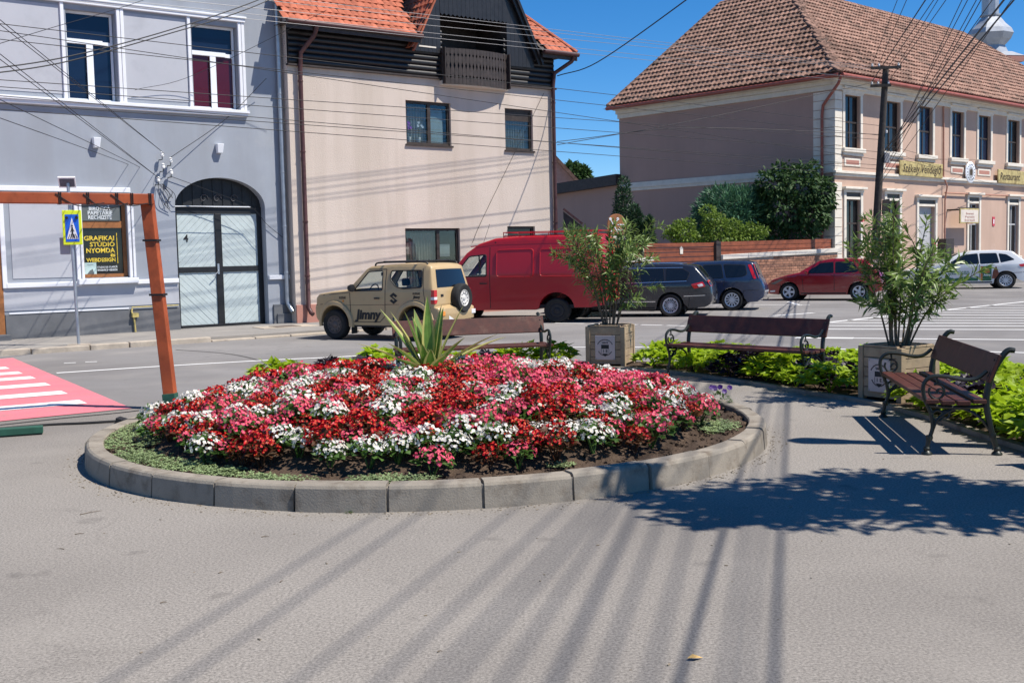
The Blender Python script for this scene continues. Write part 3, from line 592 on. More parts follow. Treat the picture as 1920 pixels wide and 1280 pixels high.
mb.lathe([(0, 0), (.018, 0), (.018, .002), (0, .002)], 10, T((-.005, y, 2.435)), 'y'); mb.build('walking_figure', m_ink, pn)
for x in (-.1, .09): mb = MB(); mb.lathe([(0, 0), (.026, 0), (.03, .02), (0, .022)], 10, T((x, -.085, 2.6)), 'y'); mb.build('flasher', m_ink, pn)
mb = MB(); mb.box(-.27, -.08, .02, .13, 1.86, 2.2); mb.build('control_box', m_gbox, sg, bev=.01)
mb = MB(); Mx = T((-.06, 0, 3.32))@Matrix.Rotation(R(35), 4, 'X'); mb.box(-.17, .16, -.02, .02, -.12, .12, Mx); sp2 = mb.build('solar_panel', m_swhite, sg)
mb = MB(); mb.box(-.145, .135, -.026, -.02, -.09, .09, Mx); mb.build('cells', M('solar cells', (.09, .1, .13), .3, .3, 40), sp2)
mb = MB(); mb.box(-.2, .15, -.06, .03, 2.86, 2.91); mb.build('lamp_bracket', m_swhite, sg, bev=.01)
# ------------------------------------------------------------------ utility pole at the restaurant, wires
PB = Vector((*AT(1636, 480, 43).xy, .1)); PT_ = AT(1661, 126, 43); pole = empty('utility_pole', PB, 0, 'leaning dark wooden utility pole with two crossarms before the restaurant', 'pole'); pv_ = PT_-PB
mb = MB(); mb.tube([Vector((0, 0, -.1)), pv_*.5, pv_], [.16, .14, .115], 12); mb.build('shaft', m_pole, pole, smooth=True)
def onp(py): # point on the pole axis at photo row py
    t = (480-py)/(480-126.); return pv_*t
arms = []
for py, x0, x1 in ((128, -.6, .5), (156, -.58, .16)):
    c = onp(py)+Vector((0, -.13, 0)); mb = MB(); mb.bar(c+Vector((x0, 0, 0)), c+Vector((x1, -.1, 0)), .09, .1); mb.build('crossarm', m_pole, pole)
    for x in (x0+.05, x0*.5, x1-.06): q = c+Vector((x, 0, .05)); mb = MB(); mb.lathe([(0, 0), (.03, 0), (.045, .05), (.03, .08), (.04, .1), (0, .14)], 8, T(q)); mb.build('insulator', m_porc, pole, smooth=True); arms.append(PB+q+Vector((0, 0, .1)))
for py in (228, 262): q = onp(py)+Vector((.14, -.1, 0)); mb = MB(); mb.lathe([(0, -.06), (.035, -.05), (.045, 0), (.035, .05), (0, .06)], 8, T(q)); mb.build('insulator', m_porc, pole)
q = onp(270); mb = MB(); mb.box(q.x+.1, q.x+.3, q.y-.2, q.y-.05, q.z-.18, q.z+.2); mb.build('junction_box', m_gbox, pole, bev=.02)
q = onp(346); mb = MB(); mb.prism([(q.x+.14, q.z-.3), (q.x+.34, q.z-.32), (q.x+.42, q.z+.28), (q.x+.16, q.z+.24)], q.y-.16, q.y-.06); mb.build('notice_board', m_pole, pole)
q = onp(408); mb = MB(); mb.prism([(q.x+.14, q.z-.2), (q.x+.3, q.z-.22), (q.x+.36, q.z+.2), (q.x+.16, q.z+.2)], q.y-.16, q.y-.06); mb.build('notice_board', m_pole, pole)
def wire(pts, r, label, group, mat=m_wire, name='overhead_wire', n=8):
    P_ = [Vector(p) for p in pts]; mb = MB(); mb.tube(cat(P_, n) if len(P_) > 2 else P_, r, 5, False); o = mb.build(name, mat, None, smooth=True); return tag(o, label, 'wire', group)
PW = PB+onp(235); FW = Frame(Vector((PB.x, PB.y, 0)), math.atan2(23.5, 27.4))
def WP(px, py): u_, z_ = FW.uz(px, py); return FW.W(u_, z_)
def street_wire(a, b, r=.009, mat=m_wire, ext=60, lab=None):
    A = WP(*a); B = WP(*b); d = (A-B).normalized(); wire([A+d*14, A, B], r, lab or 'thin black wire running along the street in front of both house fronts', 'wires along the street', mat)
for k, (a, b) in enumerate((((0, -55), (1655, 131)), ((0, -65), (1668, 129)), ((0, -32), (1640, 131)), ((0, -22), (1650, 150)), ((0, -12), (1640, 157)))): street_wire(a, b, .0065, m_wirel, lab='%s wire from the top, coloured pale as sunlit, crossing the dark dormer' % ('second', 'first', 'third', 'fourth', 'fifth')[k])
for a, b in (((0, 45), (1650, 236)), ((0, 58), (1650, 300)), ((0, 74), (1650, 254)), ((0, 150), (1650, 262)), ((0, 163), (1650, 285)), ((0, 194), (1650, 310)), ((0, 205), (1650, 330)), ((0, 180), (1650, 318))): street_wire(a, b, .0085, lab='%s thin black wire from the top among those crossing both house fronts' % {45: 'first', 58: 'second', 74: 'third', 150: 'fourth', 163: 'fifth', 180: 'sixth', 194: 'seventh', 205: 'eighth'}[a[1]])
INS = FG.W(*FG.uz(303, 289), .18); INS2 = FG.W(*FG.uz(297, 338), .18)
for px, py, e in ((-120, -60, INS), (-120, -48, INS), (-120, 8, INS2), (-120, 22, INS2)): wire([AT(px, py, 13), e], .006, 'black service wire slanting down to the insulators on the grey house', 'service wires to the grey house')
for a, b in (((-60, 158), (255, 313)), ((-60, 200), (233, 308))): wire([AT(*a, 14), FG.W(*FG.uz(*b), .15), INS2], .006, 'black service wire slanting down to the insulators on the grey house', 'service wires to the grey house')
for dy in (0, 9): wire([AT(-80, 137+dy, 17), AT(110, 110+dy, 18.5), AT(300, 62+dy*.7, 20.5), AT(480, 2+dy, 22.5), AT(640, -70, 24)], .011, 'thick black cable rising across the upper grey front', 'thick cables over the grey house')
wire([AT(-60, 100, 15), AT(95, 53, 17), AT(270, 0, 20), AT(400, -60, 22)], .005, 'thin wire across the first upper window of the grey house', None)
wire([FG.W(*FG.uz(250, 170), .1), FG.W(*FG.uz(360, 142), .3), FG.W(*FG.uz(560, 40), 1.5)], .006, 'thin wire sagging between the two upper grey house windows', None)
wire([INS+Vector((.15, 0, -.1)), FG.W(*FG.uz(420, 225), .06), FG.W(*FG.uz(490, 150), .3)], .008, 'wire from the insulators up to the grey house corner', None)
BEC = FG.W(*FG.uz(1043, 143, .35), .4)
wire([BEC, AT(1120, 117, 33), AT(1287, 0, 27), AT(1400, -90, 24)], .016, 'dark cable rising through the sky right of the beige house', None)
wire([FG.W(*FG.uz(1043, 272, .35), .4), AT(1300, 226, 40), PB+onp(150)+Vector((-.4, -.1, 0))], .011, 'black wire from beige house corner to the pole top', 'wires from beige corner to the pole')
wire([FG.W(*FG.uz(1043, 266, .35), .4), AT(1300, 240, 40), PB+onp(232)], .011, 'black wire from beige house corner to the pole shaft', None)
wire([FG.W(*FG.uz(1019, 175, .35), .37), FG.W(*FG.uz(909, 400, .35), .37), FG.W(*FG.uz(885, 455, .35), .37)], .006, 'thin cable running slantwise down the beige house wall', None)
ORD = 'first second third fourth fifth sixth seventh eighth ninth tenth eleventh twelfth thirteenth fourteenth fifteenth'.split()
# wires overhead from the pole to behind the viewer: their shadows streak the foreground
for i, ((x0, y0), (x1, y1), h, r, e) in enumerate((((620, 995), (255, 1268), 9, .016, 0), ((693, 995), (386, 1276), 9, .017, 1), ((1096, 1008), (1000, 1223), 9, .018, 2), ((1158, 998), (1053, 1280), 8.6, .024, 3), ((1211, 974), (1153, 1271), 8.8, .019, 4), ((1273, 998), (1235, 1271), 8.8, .018, 5), ((1319, 984), (1314, 1280), 5.4, .022, 6), ((1345, 1022), (1407, 1271), 8.8, .017, 7), ((1436, 979), (1479, 1271), 6.2, .022, 8), ((840, 1130), (740, 1270), 9, .016, 9), ((700, 1148), (583, 1268), 9, .015, 10), ((950, 1050), (870, 1270), 9, .016, 11), ((1010, 1010), (925, 1270), 9, .017, 13), ((1380, 1010), (1445, 1271), 9, .015, 14))):
    end = (arms[i % 6] if i < 6 else PB+onp(200+8*i)+Vector((.12, -.1, 0))) if i != 6 else PB+onp(266)
    a = shade_src(G((x0+x1)/2, (y0+y1)/2), h); d = (a-end); far = a+d*.45; far.z = a.z+.1
    wire([far, a, end], r*.62 if i not in (3, 6, 8) else r*.75, '%s cable of the fan rising from the pole over the restaurant roof' % ORD[i], 'cables fanning up to the right', n=10)
for k, (px, py) in enumerate(((1500, 300), (1580, 330), (1760, 300), (1800, 330), (1880, 352), (1840, 300))):
    if px < 1600: continue
    wire([PB+onp(230+8*k), FP.W(*FP.uz(px, py), .1)], .007, 'thin service wire from the pole to the restaurant front', 'service wires to the restaurant')
# ------------------------------------------------------------------ small round-headed tree just out of frame, shading the foreground
def foliage(mb, n, fn, L, W, nb=.6, droop=.2):
    for i in range(n):
        p, out = fn(); leaf_quad(mb, p, out+rv()*.8+Vector((0, 0, -droop)), out*nb+Vector((0, 0, .5))+rv()*.6, L*random.uniform(.7, 1.3), W*random.uniform(.7, 1.3), .15)
m_treelf = leafmat('street tree leaf', (.05, .11, .025)); m_bark = M('bark', (.11, .085, .065), .9, .3, 14, .006, 30)
cs = shade_src(G(1610, 938), 4.3); tr = empty('street_tree', (cs.x, cs.y, 0), 0, 'small round-headed street tree out of frame at the right', 'tree'); random.seed(3)
mb = MB(); mb.tube([(0, 0, 0), (.02, .01, 1.8), (0, 0, 3.6)], [.09, .07, .05], 10)
for k in range(7): a = .9*k; mb.tube([(0, 0, 3.1), (math.cos(a)*.4, math.sin(a)*.4, 3.9+.1*(k % 3)), (math.cos(a)*.8, math.sin(a)*.8, 4.4)], [.04, .03, .012], 6)
q = shade_src(G(1200, 950), 4.2)-tr.location
for k in range(5): mb.tube([(0, 0, 3.7), (q.x*.6, q.y*.6+(k-2)*.1, 4.15), (q.x*(.8+.08*k), q.y*.9+(k-2)*.28, 4.2)], [.03, .02, .008], 5)
mb.build('trunk', m_bark, tr, smooth=True)
lf = MB()
def crown():
    c, r0 = random.choice(CL); v = rv(); r = random.uniform(.3, 1)*r0; return c+Vector((v.x*r, v.y*r, v.z*r)), v
CL = []
for k in range(34):
    v = rv(); CL.append((Vector((.15+v.x*1.0, v.y*.72, 4.3+v.z*.65)), random.uniform(.25, .45)))
foliage(lf, 4000, crown, .14, .08)
def br():
    k = random.randint(0, 4); t = random.uniform(.5, 1.05); return Vector((q.x*(.8+.08*k)*t, (q.y*.9+(k-2)*.28)*t, 4.05+.15*t))+rv()*.1, rv()
foliage(lf, 1300, br, .14, .07); tag(lf.build('crown', m_treelf, tr, fixn=False), kind='stuff')
# second shadow caster: trunk-like lamp post whose shadow passes under the right bench
lp = shade_src(G(1482, 825), 4.0); lo = empty('lamp_post', (lp.x, lp.y, 0), 0, 'dark lamp post standing out of frame at the right', 'lamp post'); mb = MB(); mb.lathe([(0, 0), (.17, 0), (.17, .4), (.12, .5), (.11, 3.2), (.14, 3.3), (.18, 3.75), (.07, 3.9), (0, 4.0)], 12); mb.build('column', m_iron, lo, smooth=True)
# ------------------------------------------------------------------ buildings: materials and helpers
m_grey = M('grey render', (.315, .342, .388), .9, .07, .8, .003, 90, streak=((.9, .9, .1), (.265, .28, .305)), dirt=(.6, (.37, .385, .41), .58), spec=.2)
m_lgrey = M('pale grey render', (.45, .46, .495), .9, .04, .9, .003, 90, dirt=(1.2, (.385, .395, .425), .54), spec=.2)
m_trim = M('white trim', (.74, .75, .78), .75, .04, 3, .001, 60, dirt=(3, (.6, .6, .62), .62))
m_dplinth = M('dark plinth', (.135, .14, .15), .9, .15, 2, .003, 80, dirt=(2, (.2, .195, .19), .56))
m_beige = M('beige roughcast', (.60, .51, .44), .95, .06, .5, .01, 40, streak=((1.6, 1.6, .12), (.50, .42, .35)), spec=.15)
m_pplinth = M('pink plinth', (.42, .2, .155), .9, .12, 2, .004, 60, dirt=(2, (.3, .16, .13), .55))
m_dwood = M('dark stained logs', (.016, .015, .016), .42, .3, 6, .002, 40, spec=.5)
m_dwood2 = M('dark brown boards', (.045, .034, .03), .55, .3, 8, .001, 40)
m_tile = M('orange roof tile', (.40, .12, .068), .8, .3, 5, .002, 60, rnd=.14, spec=.25)
m_otile = M('old roof tile', (.24, .145, .11), .9, .5, 3.2, .003, 50, rnd=.3, dirt=(1.3, (.075, .056, .046), .5), spec=.15)
m_pink = M('salmon render', (.52, .365, .285), .95, .06, .7, .004, 60, streak=((.8, .8, .15), (.44, .31, .245)), dirt=(.9, (.57, .43, .36), .62), spec=.15)
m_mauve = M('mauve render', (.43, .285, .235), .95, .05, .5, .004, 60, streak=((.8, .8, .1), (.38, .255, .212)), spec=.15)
m_cream = M('cream stucco trim', (.70, .64, .55), .85, .08, 3, .002, 60, dirt=(2.5, (.52, .46, .4), .58))
m_brpipe = M('brown pipe', (.075, .03, .028), .45, .2, 8); m_cpipe = M('copper red pipe', (.30, .085, .06), .5, .2, 6)
m_brwood = M('brown window wood', (.30, .12, .04), .5, .25, 8, .001, 40); m_dkframe = M('dark window frame', (.045, .033, .026), .5, .3, 8)
def glossy(name, c, rough=.06, spec=.45): return M(name, c, rough, .1, 1.5, spec=spec)
m_glblue = glossy('window glass sky tone', (.008, .016, .04)); m_gldark = glossy('window glass dark', (.01, .011, .013)); m_glclear = glass('clear window glass', (.75, .8, .8))  # first glass: reflected sky blue put into its base colour
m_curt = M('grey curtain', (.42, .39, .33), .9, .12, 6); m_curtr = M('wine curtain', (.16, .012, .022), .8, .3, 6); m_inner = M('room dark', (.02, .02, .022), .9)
m_gatep = M('pale gate boards', (.48, .55, .55), .7, .08, 5, .001, 50, dirt=(3, (.40, .46, .46), .56)); m_gatef = M('black gate frame', (.014, .015, .017), .5, .3, 8)
m_whiteF = M('white window pvc', (.8, .82, .85), .4, .03)
def wall_grid(mb, x0, x1, z0, z1, holes, y=0, depth=.2):
    xs = sorted({x0, x1, *[h[0] for h in holes], *[h[1] for h in holes]}); zs = sorted({z0, z1, *[h[2] for h in holes], *[h[3] for h in holes]})
    for i in range(len(xs)-1):
        for j in range(len(zs)-1):
            cx, cz = (xs[i]+xs[i+1])/2, (zs[j]+zs[j+1])/2
            if any(h[0] < cx < h[1] and h[2] < cz < h[3] for h in holes): continue
            mb.quad((xs[i], y, zs[j]), (xs[i+1], y, zs[j]), (xs[i+1], y, zs[j+1]), (xs[i], y, zs[j+1]))
    for a, b, c, d in holes:
        for p, q in (((a, c), (a, d)), ((a, d), (b, d)), ((b, d), (b, c)), ((b, c), (a, c))): mb.quad((p[0], y, p[1]), (q[0], y, q[1]), (q[0], y+depth, q[1]), (p[0], y+depth, p[1]))
def window(par, x0, x1, z0, z1, y, fm, gm, fw=.06, vs=(), hs=(), fd=.06, mw_=None, name='window', plain_top=False):
    """frame with mullions; panes are its sub-parts; y = front of the frame"""
    mw_ = mw_ or fw; mb = MB(); mb.box(x0, x0+fw, y, y+fd, z0, z1); mb.box(x1-fw, x1, y, y+fd, z0, z1); mb.box(x0+fw, x1-fw, y, y+fd, z0, z0+fw); mb.box(x0+fw, x1-fw, y, y+fd, z1-fw, z1)
    X = [x0+fw]; Z = [z0+fw]
    for t in hs:
        z = z0+(z1-z0)*t; mb.box(x0+fw, x1-fw, y+.003, y+fd-.003, z-mw_/2, z+mw_/2); Z += [z-mw_/2, z+mw_/2]
    Z.append(z1-fw)
    for t in vs: x = x0+(x1-x0)*t; X += [x-mw_/2, x+mw_/2]
    X.append(x1-fw)
    for j in range(0, len(Z), 2):
        if plain_top and j == len(Z)-2: continue
        for i in range(1, len(X)-1, 2): mb.box(X[i], X[i+1], y+.002, y+fd-.002, Z[j], Z[j+1])
    o = mb.build(name, fm, par)
    for i in range(0, len(X), 2):
        for j in range(0, len(Z), 2):
            if plain_top and j == len(Z)-2 and i: continue
            mb = MB(); mb.box(X[i], X[-1] if plain_top and j == len(Z)-2 else X[i+1], y+fd*.5, y+fd*.5+.008, Z[j], Z[j+1]); mb.build('pane', gm, o)
    return o
def curtain(par, x0, x1, z0, z1, y, mat, amp=.03, per=.09):
    mb = MB(); n = max(6, int((x1-x0)/per*6)); P_ = []
    for i in range(n+1): x = x0+(x1-x0)*i/n; P_.append((x, y+amp*math.sin(6.283*(x-x0)/per+.8*math.sin(x*5))))
    for i in range(n): mb.quad((*P_[i], z0), (*P_[i+1], z0), (*P_[i+1], z1), (*P_[i], z1))
    return mb.build('curtain', mat, par, smooth=True)
def boxpart(par, name, mat, *a, bev=0): mb = MB(); mb.box(*a); return mb.build(name, mat, par, bev=bev)
def tile_field(par, mat, o, eu, ev, ulen, vlen, inside, w, s, nparts, near, name='roof_tile', thick=.022, seed=1):
    """overlapping tiles on a slope: the nearest are parts, the rest one mesh"""
    random.seed(seed); o = Vector(o); eu = Vector(eu).normalized(); ev = Vector(ev).normalized(); n = eu.cross(ev)
    if n.z < 0: n = -n
    tm = MB(); hw, Lt = w*.49, s*1.22; V = []
    for k, (x, z) in enumerate(((-hw, 0), (-hw*.5, thick*.7), (hw*.3, thick*.75), (hw, 0))):
        for yy, zz in ((0, thick*1.15), (Lt, 0)): V.append((x, yy, z+zz)); V.append((x, yy, z+zz-thick*.8))
    F = []
    for k in range(3): a = k*4; F += [(a, a+4, a+6, a+2), (a+1, a+3, a+7, a+5), (a, a+1, a+5, a+4)]
    F += [(0, 2, 3, 1), (12, 13, 15, 14)]
    tm.add(V, F); me = tm.mesh(name, mat, smooth=True, angle=50); cells = []
    for j in range(int(vlen/s)+1):
        for i in range(int(ulen/w)+2):
            u_ = (i+.5*(j % 2))*w; v_ = j*s
            if inside(u_, v_+s*.3): cells.append((o+eu*u_+ev*v_, random.uniform(-.045, .045), random.uniform(-.03, .035)))
    cells.sort(key=lambda c: (c[0]-near).length); base = Matrix((eu, ev, n)).transposed()
    rest = MB()
    for k, (p, ra, rb) in enumerate(cells):
        Mx = T(p)@base.to_4x4()@Matrix.Rotation(ra, 4, 'Z')@Matrix.Rotation(rb, 4, 'X')
        if k < nparts:
            t_ = put(name, me, par); t_.matrix_basis = Mx
        else:
            rest.add([Mx@Vector(v) for v in V], F)
    if rest.v: tag(rest.build(name+'_field', mat, par, smooth=True), kind='stuff')
    return len(cells)
# ------------------------------------------------------------------ grey house with the gate
gh = FG.root('grey_house', 'grey rendered two-storey house with arched gate and paper shop window', 'house'); q = FG.uz
XL, XR, ZT = -9.5, 3.03, 10.2
dx0, dx1 = q(333, 500)[0], q(501, 500)[0]; dsp = q(410, 388)[1]; dap = q(405, 333)[1]; dcx = (dx0+dx1)/2
def win_px(l, r, t, b, ref): u0 = q(l, ref)[0]; u1 = q(r, ref)[0]; return u0, u1, q((l+r)/2, b)[1], q((l+r)/2, t)[1]
w1 = (q(126, 100)[0], q(218, 100)[0], 5.45, 7.5); w2 = (q(361, 120)[0], q(446, 120)[0], 5.45, 7.5); ws = (q(152, 460)[0], q(240, 460)[0], 1.33, 3.2)
holes = [(dx0, dx1, 0, dap), w1, w2, ws, (-6.9, -5.75, 5.45, 7.5)]
mb = MB(); wall_grid(mb, XL, XR, 0, ZT, holes[1:]+[(dx0, dx1, -.001, dap)], 0, .28); mb.quad((XR, 0, 0), (XR, 9, 0), (XR, 9, ZT), (XR, 0, ZT)); mb.quad((XL, 0, ZT), (XR, 0, ZT), (XR, 9, ZT+2), (XL, 9, ZT+2))
# spandrels of the arch
N = 24; hw_ = (dx1-dx0)/2; arc = [(dcx-hw_*math.cos(math.pi*k/N), dsp+(dap-dsp)*math.sin(math.pi*k/N)) for k in range(N+1)]
for k in range(N):
    a, b = arc[k], arc[k+1]; mb.quad((a[0], 0, a[1]), (b[0], 0, b[1]), (b[0], 0, dap), (a[0], 0, dap)); mb.quad((a[0], 0, a[1]), (a[0], .28, a[1]), (b[0], .28, b[1]), (b[0], 0, b[1]))
mb.build('wall', m_grey, gh)
# pale panels between windows and at street level (raised render fields)
for a in ((XL, w1[0]-.13, 5.56, 7.56), (w1[1]+.2, w2[0]-.14, 5.56, 7.56)): boxpart(gh, 'render_panel', m_lgrey, a[0], a[1], -.012, .02, a[2], a[3])
boxpart(gh, 'render_panel', m_lgrey, q(12, 460)[0]+.1, ws[0]-.18, -.012, .02, 1.36, 3.25); boxpart(gh, 'render_panel', m_lgrey, q(8, 580)[0], dx0-.001, -.014, .02, .64, 1.2)
# mouldings
z = 7.63
boxpart(gh, 'moulding', m_trim, XL, w2[1]+.2, -.09, .03, z, z+.09, bev=.01); boxpart(gh, 'moulding', m_trim, XL, w2[1]+.23, -.12, .03, z+.091, z+.14, bev=.01)
boxpart(gh, 'moulding', m_trim, XL, w2[1]+.22, -.14, .03, 5.36, 5.44, bev=.012); boxpart(gh, 'moulding', m_trim, XL, w2[1]+.18, -.10, .03, 5.28, 5.359, bev=.01)
for u_ in (w1[0]-.13, w1[1]+.02, w1[1]+.11, w2[0]-.12, w2[1]+.01, w2[1]+.1): boxpart(gh, 'jamb_trim', m_trim, u_, u_+.08, -.06, .03, 5.441, z-.001, bev=.01)
zz = q(120, 356)[1]; boxpart(gh, 'moulding', m_trim, XL, q(242, 356)[0], -.1, .03, zz-.05, zz+.07, bev=.012)
zl = 1.2; boxpart(gh, 'moulding', m_trim, q(12, 547)[0], ws[0]-.05, -.07, .03, zl-.05, zl+.06, bev=.012); boxpart(gh, 'moulding', m_trim, q(257, 535)[0], dx0-.002, -.07, .03, zl-.05, zl+.06, bev=.012); boxpart(gh, 'moulding', m_trim, dx1+.02, XR, -.07, .03, zl-.05, zl+.06, bev=.012)
boxpart(gh, 'window_sill', m_trim, q(145, 537)[0], q(257, 537)[0], -.16, .03, zl-.02, zl+.11, bev=.012)
for a, b in ((141, 148), (150, 155), (240, 245.5), (247.5, 252)): boxpart(gh, 'jamb_trim', m_trim, q(a, 460)[0], q(b, 460)[0], -.06, .03, zl+.111, 3.31, bev=.01)
boxpart(gh, 'jamb_trim', m_trim, q(0, 460)[0], q(9, 460)[0], -.06, .03, 1.15, 3.3, bev=.01)
boxpart(gh, 'plinth', m_dplinth, q(10, 610)[0], dx0-.001, -.05, .03, -.05, .56, bev=.01); boxpart(gh, 'plinth', m_dplinth, dx1+.12, XR, -.05, .03, -.05, .50, bev=.01)
boxpart(gh, 'plinth', m_dplinth, dx1+.2, XR, -.09, -.05, -.05, .26, bev=.01)
boxpart(gh, 'neighbour_door', m_brwood, q(-40, 500)[0], q(3, 500)[0], -.03, .03, 0, 3.1); boxpart(gh, 'door_step', m_dplinth, q(-60, 630)[0], q(12, 630)[0], -.45, .03, -.05, .12)
# upper windows
for (a, b, c, d), gm in ((w1, m_glblue), (w2, m_glblue), ((-6.9, -5.75, 5.45, 7.5), m_glblue)):
    b2 = b-.02; wo = window(gh, a, b2, c, d, .16, m_whiteF, gm, .055, (.5,), (.66,), .07, .09, plain_top=True)
    boxpart(wo, 'meeting_stile', m_whiteF, (a+b2)/2-.075, (a+b2)/2+.075, .125, .158, c+.03, c+(d-c)*.655); boxpart(wo, 'transom', m_whiteF, a+.02, b2-.25, .12, .157, c+(d-c)*.64, c+(d-c)*.69)
m_glwine = glossy('glass over wine curtain', (.07, .006, .012), .08)
for p in list(bpy.data.objects['window.001'].children):
    if p.name.startswith('pane') and max(v.co.z for v in p.data.vertices) < 7.0: p.data.materials[0] = m_glwine
# shop window
so_ = window(gh, ws[0], ws[1], ws[2], ws[3], .1, m_brwood, m_gldark, .085, (), ((q(190, 421, -.1)[1]-ws[2])/(ws[3]-ws[2]),), .08, .16, name='shop_window')
m_yel = M('yellow lettering', (.75, .55, .06), .6); m_blet = M('pale lettering', (.62, .66, .68), .6); m_poster = M('pale poster', (.48, .62, .60), .6, .1, 20); m_teal = M('teal strip', (.02, .27, .36), .5); m_sgn = M('slate sign', (.11, .125, .125), .5, .1, 6)
cx = (ws[0]+ws[1])/2; yb = .125
def pz(py): return q(190, py, -.1)[1]
def pxu(px, py): return q(px, py, -.1)[0]
boxpart(so_, 'sign_panel', m_sgn, ws[0]+.05, pxu(224, 400), .085, .1, pz(414), ws[3]-.03)
for s_, x0, x1, py in (('BIROTICĂ', 166, 206, 391.5), ('PAPETĂRIE', 164, 210, 399.7), ('RECHIZITE', 165, 209, 408)): text_obj(s_, .125, m_blet, 'lettering', so_, T((pxu((x0+x1)/2, py), .083, pz(py))), .001, .003, width=pxu(x1, py)-pxu(x0, py))
for s_, x0, x1, py, h_ in (('GRAFIKAI', 158, 215, 447, .15), ('STÚDIÓ', 169, 216, 458.5, .145), ('NYOMDA', 162, 216, 470, .155), ('ÉS', 208, 217, 479.5, .08), ('WEBDESIGN', 163, 218, 487.5, .12)): text_obj(s_, h_, m_yel, 'lettering', so_, T((pxu((x0+x1)/2, py), yb, pz(py))), .001, .004, width=pxu(x1, py)-pxu(x0, py))
for s_, py in (('STUDIO DE GRAFICĂ', 501), ('TIPOGRAFIE ȘI WEBDESIGN', 506.5)): text_obj(s_, .06, m_blet, 'lettering', so_, T((pxu(202, py), yb, pz(py))), .001, .0015, width=pxu(221, py)-pxu(183, py))
boxpart(so_, 'teal_strip', m_teal, pxu(183, 516), pxu(213, 516), yb, yb+.006, pz(518.5), pz(513.5)); boxpart(so_, 'gold_rule', m_yel, pxu(220, 470), pxu(221.2, 470), yb, yb+.006, pz(494), pz(437))
p0_, p1_, q0_, q1_ = pxu(156.5, 506), pxu(181.5, 506), pz(521.5), pz(492)
boxpart(so_, 'poster', m_poster, p0_, p1_, yb-.01, yb-.004, q0_, q1_); mb = MB(); w_ = p1_-p0_; h_ = q1_-q0_; mb.prism([(p0_+.25*w_, q0_+.25*h_), (p0_+.6*w_, q0_+.12*h_), (p0_+.8*w_, q0_+.3*h_), (p0_+.72*w_, q0_+.6*h_), (p0_+.5*w_, q0_+.5*h_)], yb-.013, yb-.0105); mb.build('poster_print', m_sgn, so_); text_obj('PROSPEKT', .03, m_sgn, 'lettering', so_, T((p0_+w_*.55, yb-.0115, q1_-.05)), .0005, 0, width=w_*.5)
# gate
gz = .24; gt = empty('gate', (0, gz, 0)); gt.parent = gh
mb = MB(); mb.box(dx0-.02, dx0+.13, 0, .1, 0, dsp+.02); mb.box(dx1-.13, dx1+.02, 0, .1, 0, dsp+.02); mb.box(dx0+.13, dx1-.13, 0, .1, dsp-.16, dsp+.02); mb.box(dx0+.13, dx1-.13, -.02, .1, 0, .07); mb.box(dcx-.085, dcx+.085, -.015, .1, .07, dsp-.16)
gm_ = q(400, 505)[1]; mb.box(dx0+.13, dcx-.085, -.005, .1, gm_-.07, gm_+.07); mb.box(dcx+.085, dx1-.13, -.005, .1, gm_-.07, gm_+.07); mb.build('gate_frame', m_gatef, gt, bev=.006)
boxpart(gt, 'ledge', m_whiteF, dx0+.02, dx1-.3, -.05, -.001, dsp+.005, dsp+.03)
N2 = 26; mb = MB(); arc2 = [(dcx-hw_*1.02*math.cos(math.pi*k/N2), dsp+.021+(dap+.02-dsp)*math.sin(math.pi*k/N2)) for k in range(N2+1)]; mb.poly([(x, .03, z_) for x, z_ in arc2]); mb.build('fanlight_board', m_gatef, gt)
for k in range(9): x = dx0+(k+.5)*(dx1-dx0)/9; zt = dsp+(dap-dsp)*math.sqrt(max(0, 1-((x-dcx)/hw_)**2))-.03; boxpart(gt, 'fanlight_batten', m_gatef, x-.1, x+.1, .012, .03, dsp+.03, max(zt, dsp+.06))
for sx in (-.35, .45, .0): mb = MB(); mb.tube([(dcx+sx+.12*(1-t/14)*math.cos(t*.6), -.005, dsp+.22+.12*(1-t/14)*math.sin(t*.6)) for t in range(13)], .01, 5); mb.build('scroll', M('iron scroll', (.07, .07, .08), .5), gt)
def diag_planks(x0, x1, z0, z1, sgn, n=11):
    bmx = bmesh.new()
    w = (x1-x0)+(z1-z0)
    for i in range(n):
        bmx.clear(); a, b = -w*.0+w*i/n+.004, w*(i+1)/n-.004
        vs_ = [bmx.verts.new((x, 0, z_)) for x, z_ in ((x0, z0), (x1, z0), (x1, z1), (x0, z1))]; bmx.faces.new(vs_)
        for lim, s_ in ((a, -1), (b, 1)):
            no = Vector((sgn, 0, 1)).normalized(); org = Vector((x0 if sgn > 0 else x1, 0, z0)); co = org+Vector((sgn, 0, 0))*lim
            bmesh.ops.bisect_plane(bmx, geom=bmx.verts[:]+bmx.edges[:]+bmx.faces[:], plane_co=co, plane_no=no*s_, clear_outer=True)
        if not bmx.faces: continue
        bmx.faces.ensure_lookup_table(); f = bmx.faces[0]; pl_ = [(l.vert.co.x, l.vert.co.z) for l in f.loops]
        if len(pl_) < 3: continue
        mb = MB(); mb.prism(pl_, random.uniform(.022, .028), .06); mb.build('plank', m_gatep, gt)
    bmx.free()
for x0, x1, z0, z1, sg_ in ((dx0+.13, dcx-.085, gm_+.07, dsp-.16, -1), (dcx+.085, dx1-.13, gm_+.07, dsp-.16, 1), (dx0+.13, dcx-.085, .07, gm_-.07, 1), (dcx+.085, dx1-.13, .07, gm_-.07, -1)): diag_planks(x0, x1, z0, z1, sg_, 13)
text_obj('4', .26, m_ink, 'house_number', gt, T((q(356, 447)[0], .018, q(356, 447)[1])), .003, .004)
